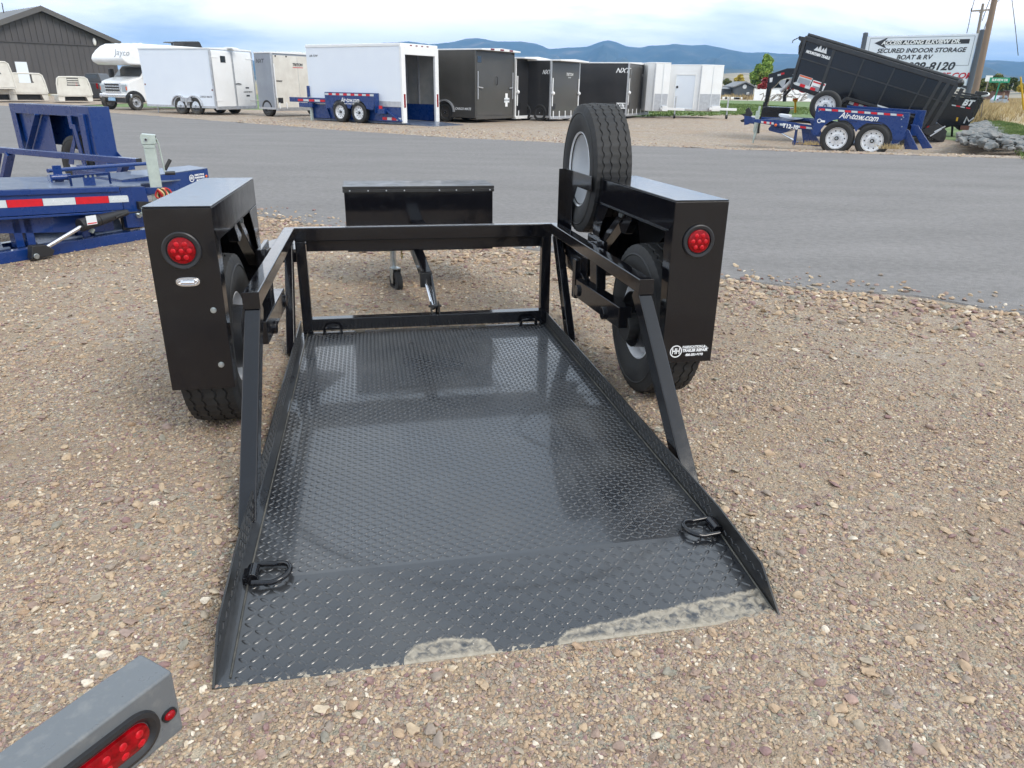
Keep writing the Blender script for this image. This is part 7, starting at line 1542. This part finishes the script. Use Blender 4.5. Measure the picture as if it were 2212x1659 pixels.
# wire fence posts along the path
for px, lab in ((1577, 'thin wooden fence post before the grey shed, by the pale path'), (1614, 'thin wooden fence post before the slate-grey house, by the pale path'), (1684, 'thin wooden fence post seen between the gooseneck legs'), (1752, 'thin wooden fence post behind the hoist of the tipped trailer')):
    F_ = Frame(at_depth(px, 125), 0); b = MB(); b.cyl((0, 0, -.1), (.06, 0, 1.25), .045, n=6); o = b.build('fence_post', M['wood']); o.matrix_world = F_.mw; tag(o, lab, 'fence post', 'thin posts of the wire fence by the path')
# small white things in front of the house
for k, (px, w_) in enumerate(((1566, .5), (1582, 1.6), (1594, .9))):
    F_ = Frame(at_depth(px, 142), 0); b = MB(); b.box(-w_, w_, 0, .5, 0, .45); o = b.build('trough', M['white2'], bevel=.08); o.matrix_world = F_.mw; tag(o, ['small round white tub left of the shed', 'long low white trough before the grey shed', 'short white trough before the slate-grey house'][k], 'trough')
# silver car on the far road
cf = Frame(at_depth(2150, 132), 0); car = thing('parked_car', 'silver SUV on the distant road by the red-brown house', 'car', cf.mw @ Rz(-.3))
b = MB(); b.prism([(0, .3), (2.0, .3), (2.0, .95), (1.8, 1.0), (1.55, 1.6), (.45, 1.6), (.15, 1.0), (0, .95)], 0, 4.2); b.build('body', mat('car_paint', (.42, .50, .60), .3, coat=.5), car, bevel=.1)
b = MB(); b.add([(.32, -.02, 1.05), (1.68, -.02, 1.05), (1.5, .02, 1.5), (.5, .02, 1.5)], [(0, 1, 2, 3)]); b.build('rear_window', M['glass'], car)
for x in (.0, 1.75): b = MB(); b.cyl((x, .8, .32), (x+.25, .8, .32), .34, n=12); b.build('tyre', M['rubber'], car)
for x in (.05, 1.75): b = MB(); b.box(x, x+.2, -.02, .02, .8, 1.0); b.build('tail_light', M['red'], car)

# ------------------------------------------------------------------ rock pile and grasses on the right
rock_m = mat('river_rock', (.22, .23, .23), .85, ramp=[(.3, (.09, .105, .11)), (.48, (.18, .19, .19)), (.6, (.26, .255, .24)), (.75, (.22, .17, .155))], noise_scale=2.2, detail=6, bump=.4, bump_scale=12)
shapes = []
for i in range(7):
    bm = bmesh.new(); bmesh.ops.create_icosphere(bm, subdivisions=2, radius=.5)
    for v in bm.verts: k = 1+.55*noise.noise(v.co*2.2+Vector((i*5.3, 1, 0))); v.co = Vector((v.co.x*1.25, v.co.y*.9, v.co.z*.55))*k
    me = bpy.data.meshes.new('rock'); bm.to_mesh(me); bm.free(); me.materials.append(rock_m); me.polygons.foreach_set('use_smooth', [True]*len(me.polygons)); me.set_sharp_from_angle(angle=R(36)); shapes.append(me)
quad_px = [(2066, 322), (2212, 340), (2182, 292), (2136, 262), (2100, 270), (2080, 296)]
qp = [G(*p) for p in quad_px]
def inside(x, y):
    c = False; n = len(qp); j = n-1
    for i in range(n):
        if (qp[i].y > y) != (qp[j].y > y) and x < (qp[j].x-qp[i].x)*(y-qp[i].y)/(qp[j].y-qp[i].y)+qp[i].x: c = not c
        j = i
    return c
xs_ = [p.x for p in qp]; ys_ = [p.y for p in qp]; rr_ = random.Random(11); cnt = 0
cand = []
for k in range(20000):
    if len(cand) >= 1200: break
    x, y = rr_.uniform(min(xs_), max(xs_)), rr_.uniform(min(ys_), max(ys_))
    if not inside(x, y): continue
    cand.append((rr_.uniform(.15, .42)/math.hypot(x, y), x, y, rr_.random()))
cand.sort(reverse=True); rb = MB()
for cnt, (sd_, x, y, u_) in enumerate(cand):
    s = sd_*math.hypot(x, y)*1.0; mound = .42*math.exp(-((x-14.2)/3.2)**2)*sst(19.5, 22, y)
    mw = T(x, y, .02+mound*(.35+.65*u_)) @ Matrix.Rotation(u_*37, 4, 'Z') @ Matrix.Rotation(rr_.uniform(-.4, .4), 4, 'X') @ Matrix.Diagonal((s, s*rr_.uniform(.7, 1.1), s*rr_.uniform(.6, 1.1), 1))
    if cnt < 290:
        o = bpy.data.objects.new('rock', shapes[cnt % 7]); col.objects.link(o); o.matrix_world = mw
        tag(o, 'grey rounded rock in the rock pile right of the dump trailers', 'rock', 'grey rocks piled right of the dump trailers')
    else: rb.x = mw; sm = shapes[cnt % 7]; rb.add([v.co for v in sm.vertices], [tuple(p.vertices) for p in sm.polygons])
rb.x = Matrix.Identity(4); o = rb.build('small_rocks', rock_m); o['kind'] = 'stuff'; tag(o, 'smaller grey stones filling the rock pile right of the dump trailers', 'rocks')
# grass: blades as one mesh per patch
def blades(name, label, polyg, n, h0, h1, m, seed, lean=.35, w=.02, z0=0):
    r_ = np.random.default_rng(seed); xs = [p[0] for p in polyg]; ys = [p[1] for p in polyg]; vs = []; fs = []
    def ins(x, y):
        c = False; j = len(polyg)-1
        for i in range(len(polyg)):
            if (polyg[i][1] > y) != (polyg[j][1] > y) and x < (polyg[j][0]-polyg[i][0])*(y-polyg[i][1])/(polyg[j][1]-polyg[i][1])+polyg[i][0]: c = not c
            j = i
        return c
    k = 0
    while k < n:
        x, y = r_.uniform(min(xs), max(xs)), r_.uniform(min(ys), max(ys))
        if not ins(x, y): continue
        if noise.noise((x*.5, y*.5, seed)) < -.25 and r_.random() < .7: k += 1; continue
        for q in range(4):
            a = r_.uniform(0, 6.28); h = r_.uniform(h0, h1)*(1+.4*noise.noise((x*.4, y*.4, 3))); dx, dy = r_.normal(0, lean*h), r_.normal(0, lean*h); ox, oy = r_.normal(0, .08, 2)
            o = len(vs); c_, s_ = math.cos(a)*w, math.sin(a)*w; vs += [(x+ox-c_, y+oy-s_, z0), (x+ox+c_, y+oy+s_, z0), (x+ox+dx*.5+c_*.6, y+oy+dy*.5, z0+h*.6), (x+ox+dx, y+oy+dy, z0+h)]; fs += [(o, o+1, o+2), (o, o+2, o+3)]
        k += 1
    me = bpy.data.meshes.new(name); me.from_pydata(vs, [], fs); me.materials.append(m); o = bpy.data.objects.new(name, me); col.objects.link(o); o['kind'] = 'stuff'; tag(o, label, 'grass'); return o
m_dg = mat('dry_grass_blades', (.42, .32, .16), .8, ramp=[(.3, (.27, .19, .09)), (.5, (.43, .33, .17)), (.7, (.56, .46, .27))], noise_scale=.7, spec=.2)
m_gg = mat('green_grass_blades', (.10, .16, .04), .8, ramp=[(.3, (.07, .12, .03)), (.5, (.13, .19, .06)), (.7, (.24, .27, .11))], noise_scale=.9, spec=.2)
def gpoly(pts_): return [tuple(G(*p)[:2]) for p in pts_]
# dry field sheet on top of the verge, beyond the green strip
dfp = gpoly([(2092, 262), (2128, 250), (2170, 268), (2300, 296), (2300, 212), (2092, 212)])
flat('dry_verge', dfp, -.006, M['dry'])
blades('dry_grass', 'tall dry tan grass standing right of the dump trailers', gpoly([(2094, 262), (2128, 254), (2170, 268), (2330, 300), (2330, 214), (2094, 214)]), 15000, .30, .85, m_dg, 5, .3, .028)
blades('dry_tussocks', 'pale dry grass tussocks leaning over the rock pile edge', gpoly([(2090, 268), (2130, 262), (2150, 268), (2110, 246), (2092, 250)]), 1500, .5, 1.0, m_dg, 6, .25, .025)
blades('verge_grass', 'short green grass strip right of the rock pile', gpoly([(2136, 262), (2230, 352), (2330, 352), (2330, 300), (2170, 268)]), 9000, .08, .22, m_gg, 7, .5, .02)
blades('lawn_grass', 'mown green lawn beyond the parked trailers', [(9, 47.5), (24, 60), (34, 70), (30, 100), (6, 100), (-4, 48)], 9000, .05, .13, m_gg, 8, .6, .05)
blades('field_grass', 'dry grass band beyond the pale path', [(-40, 153), (110, 153), (120, 190), (-40, 190)], 9000, .5, 1.1, m_dg, 9, .3, .12)
for k, (x, y) in enumerate(((665, 1050), (1265, 1080))):
    p = G(*Z(x, y)); p.z = 0
    blades('grass_tuft', ['dry grass tuft at the road edge by the left blue post', 'dry grass tuft at the road edge beside the right blue wheel'][k], [(p.x-.3, p.y+.05), (p.x+.3, p.y+.05), (p.x+.3, p.y+.3), (p.x-.3, p.y+.3)], 45, .06, .17, m_dg, 12+k, .45, .008, .02)
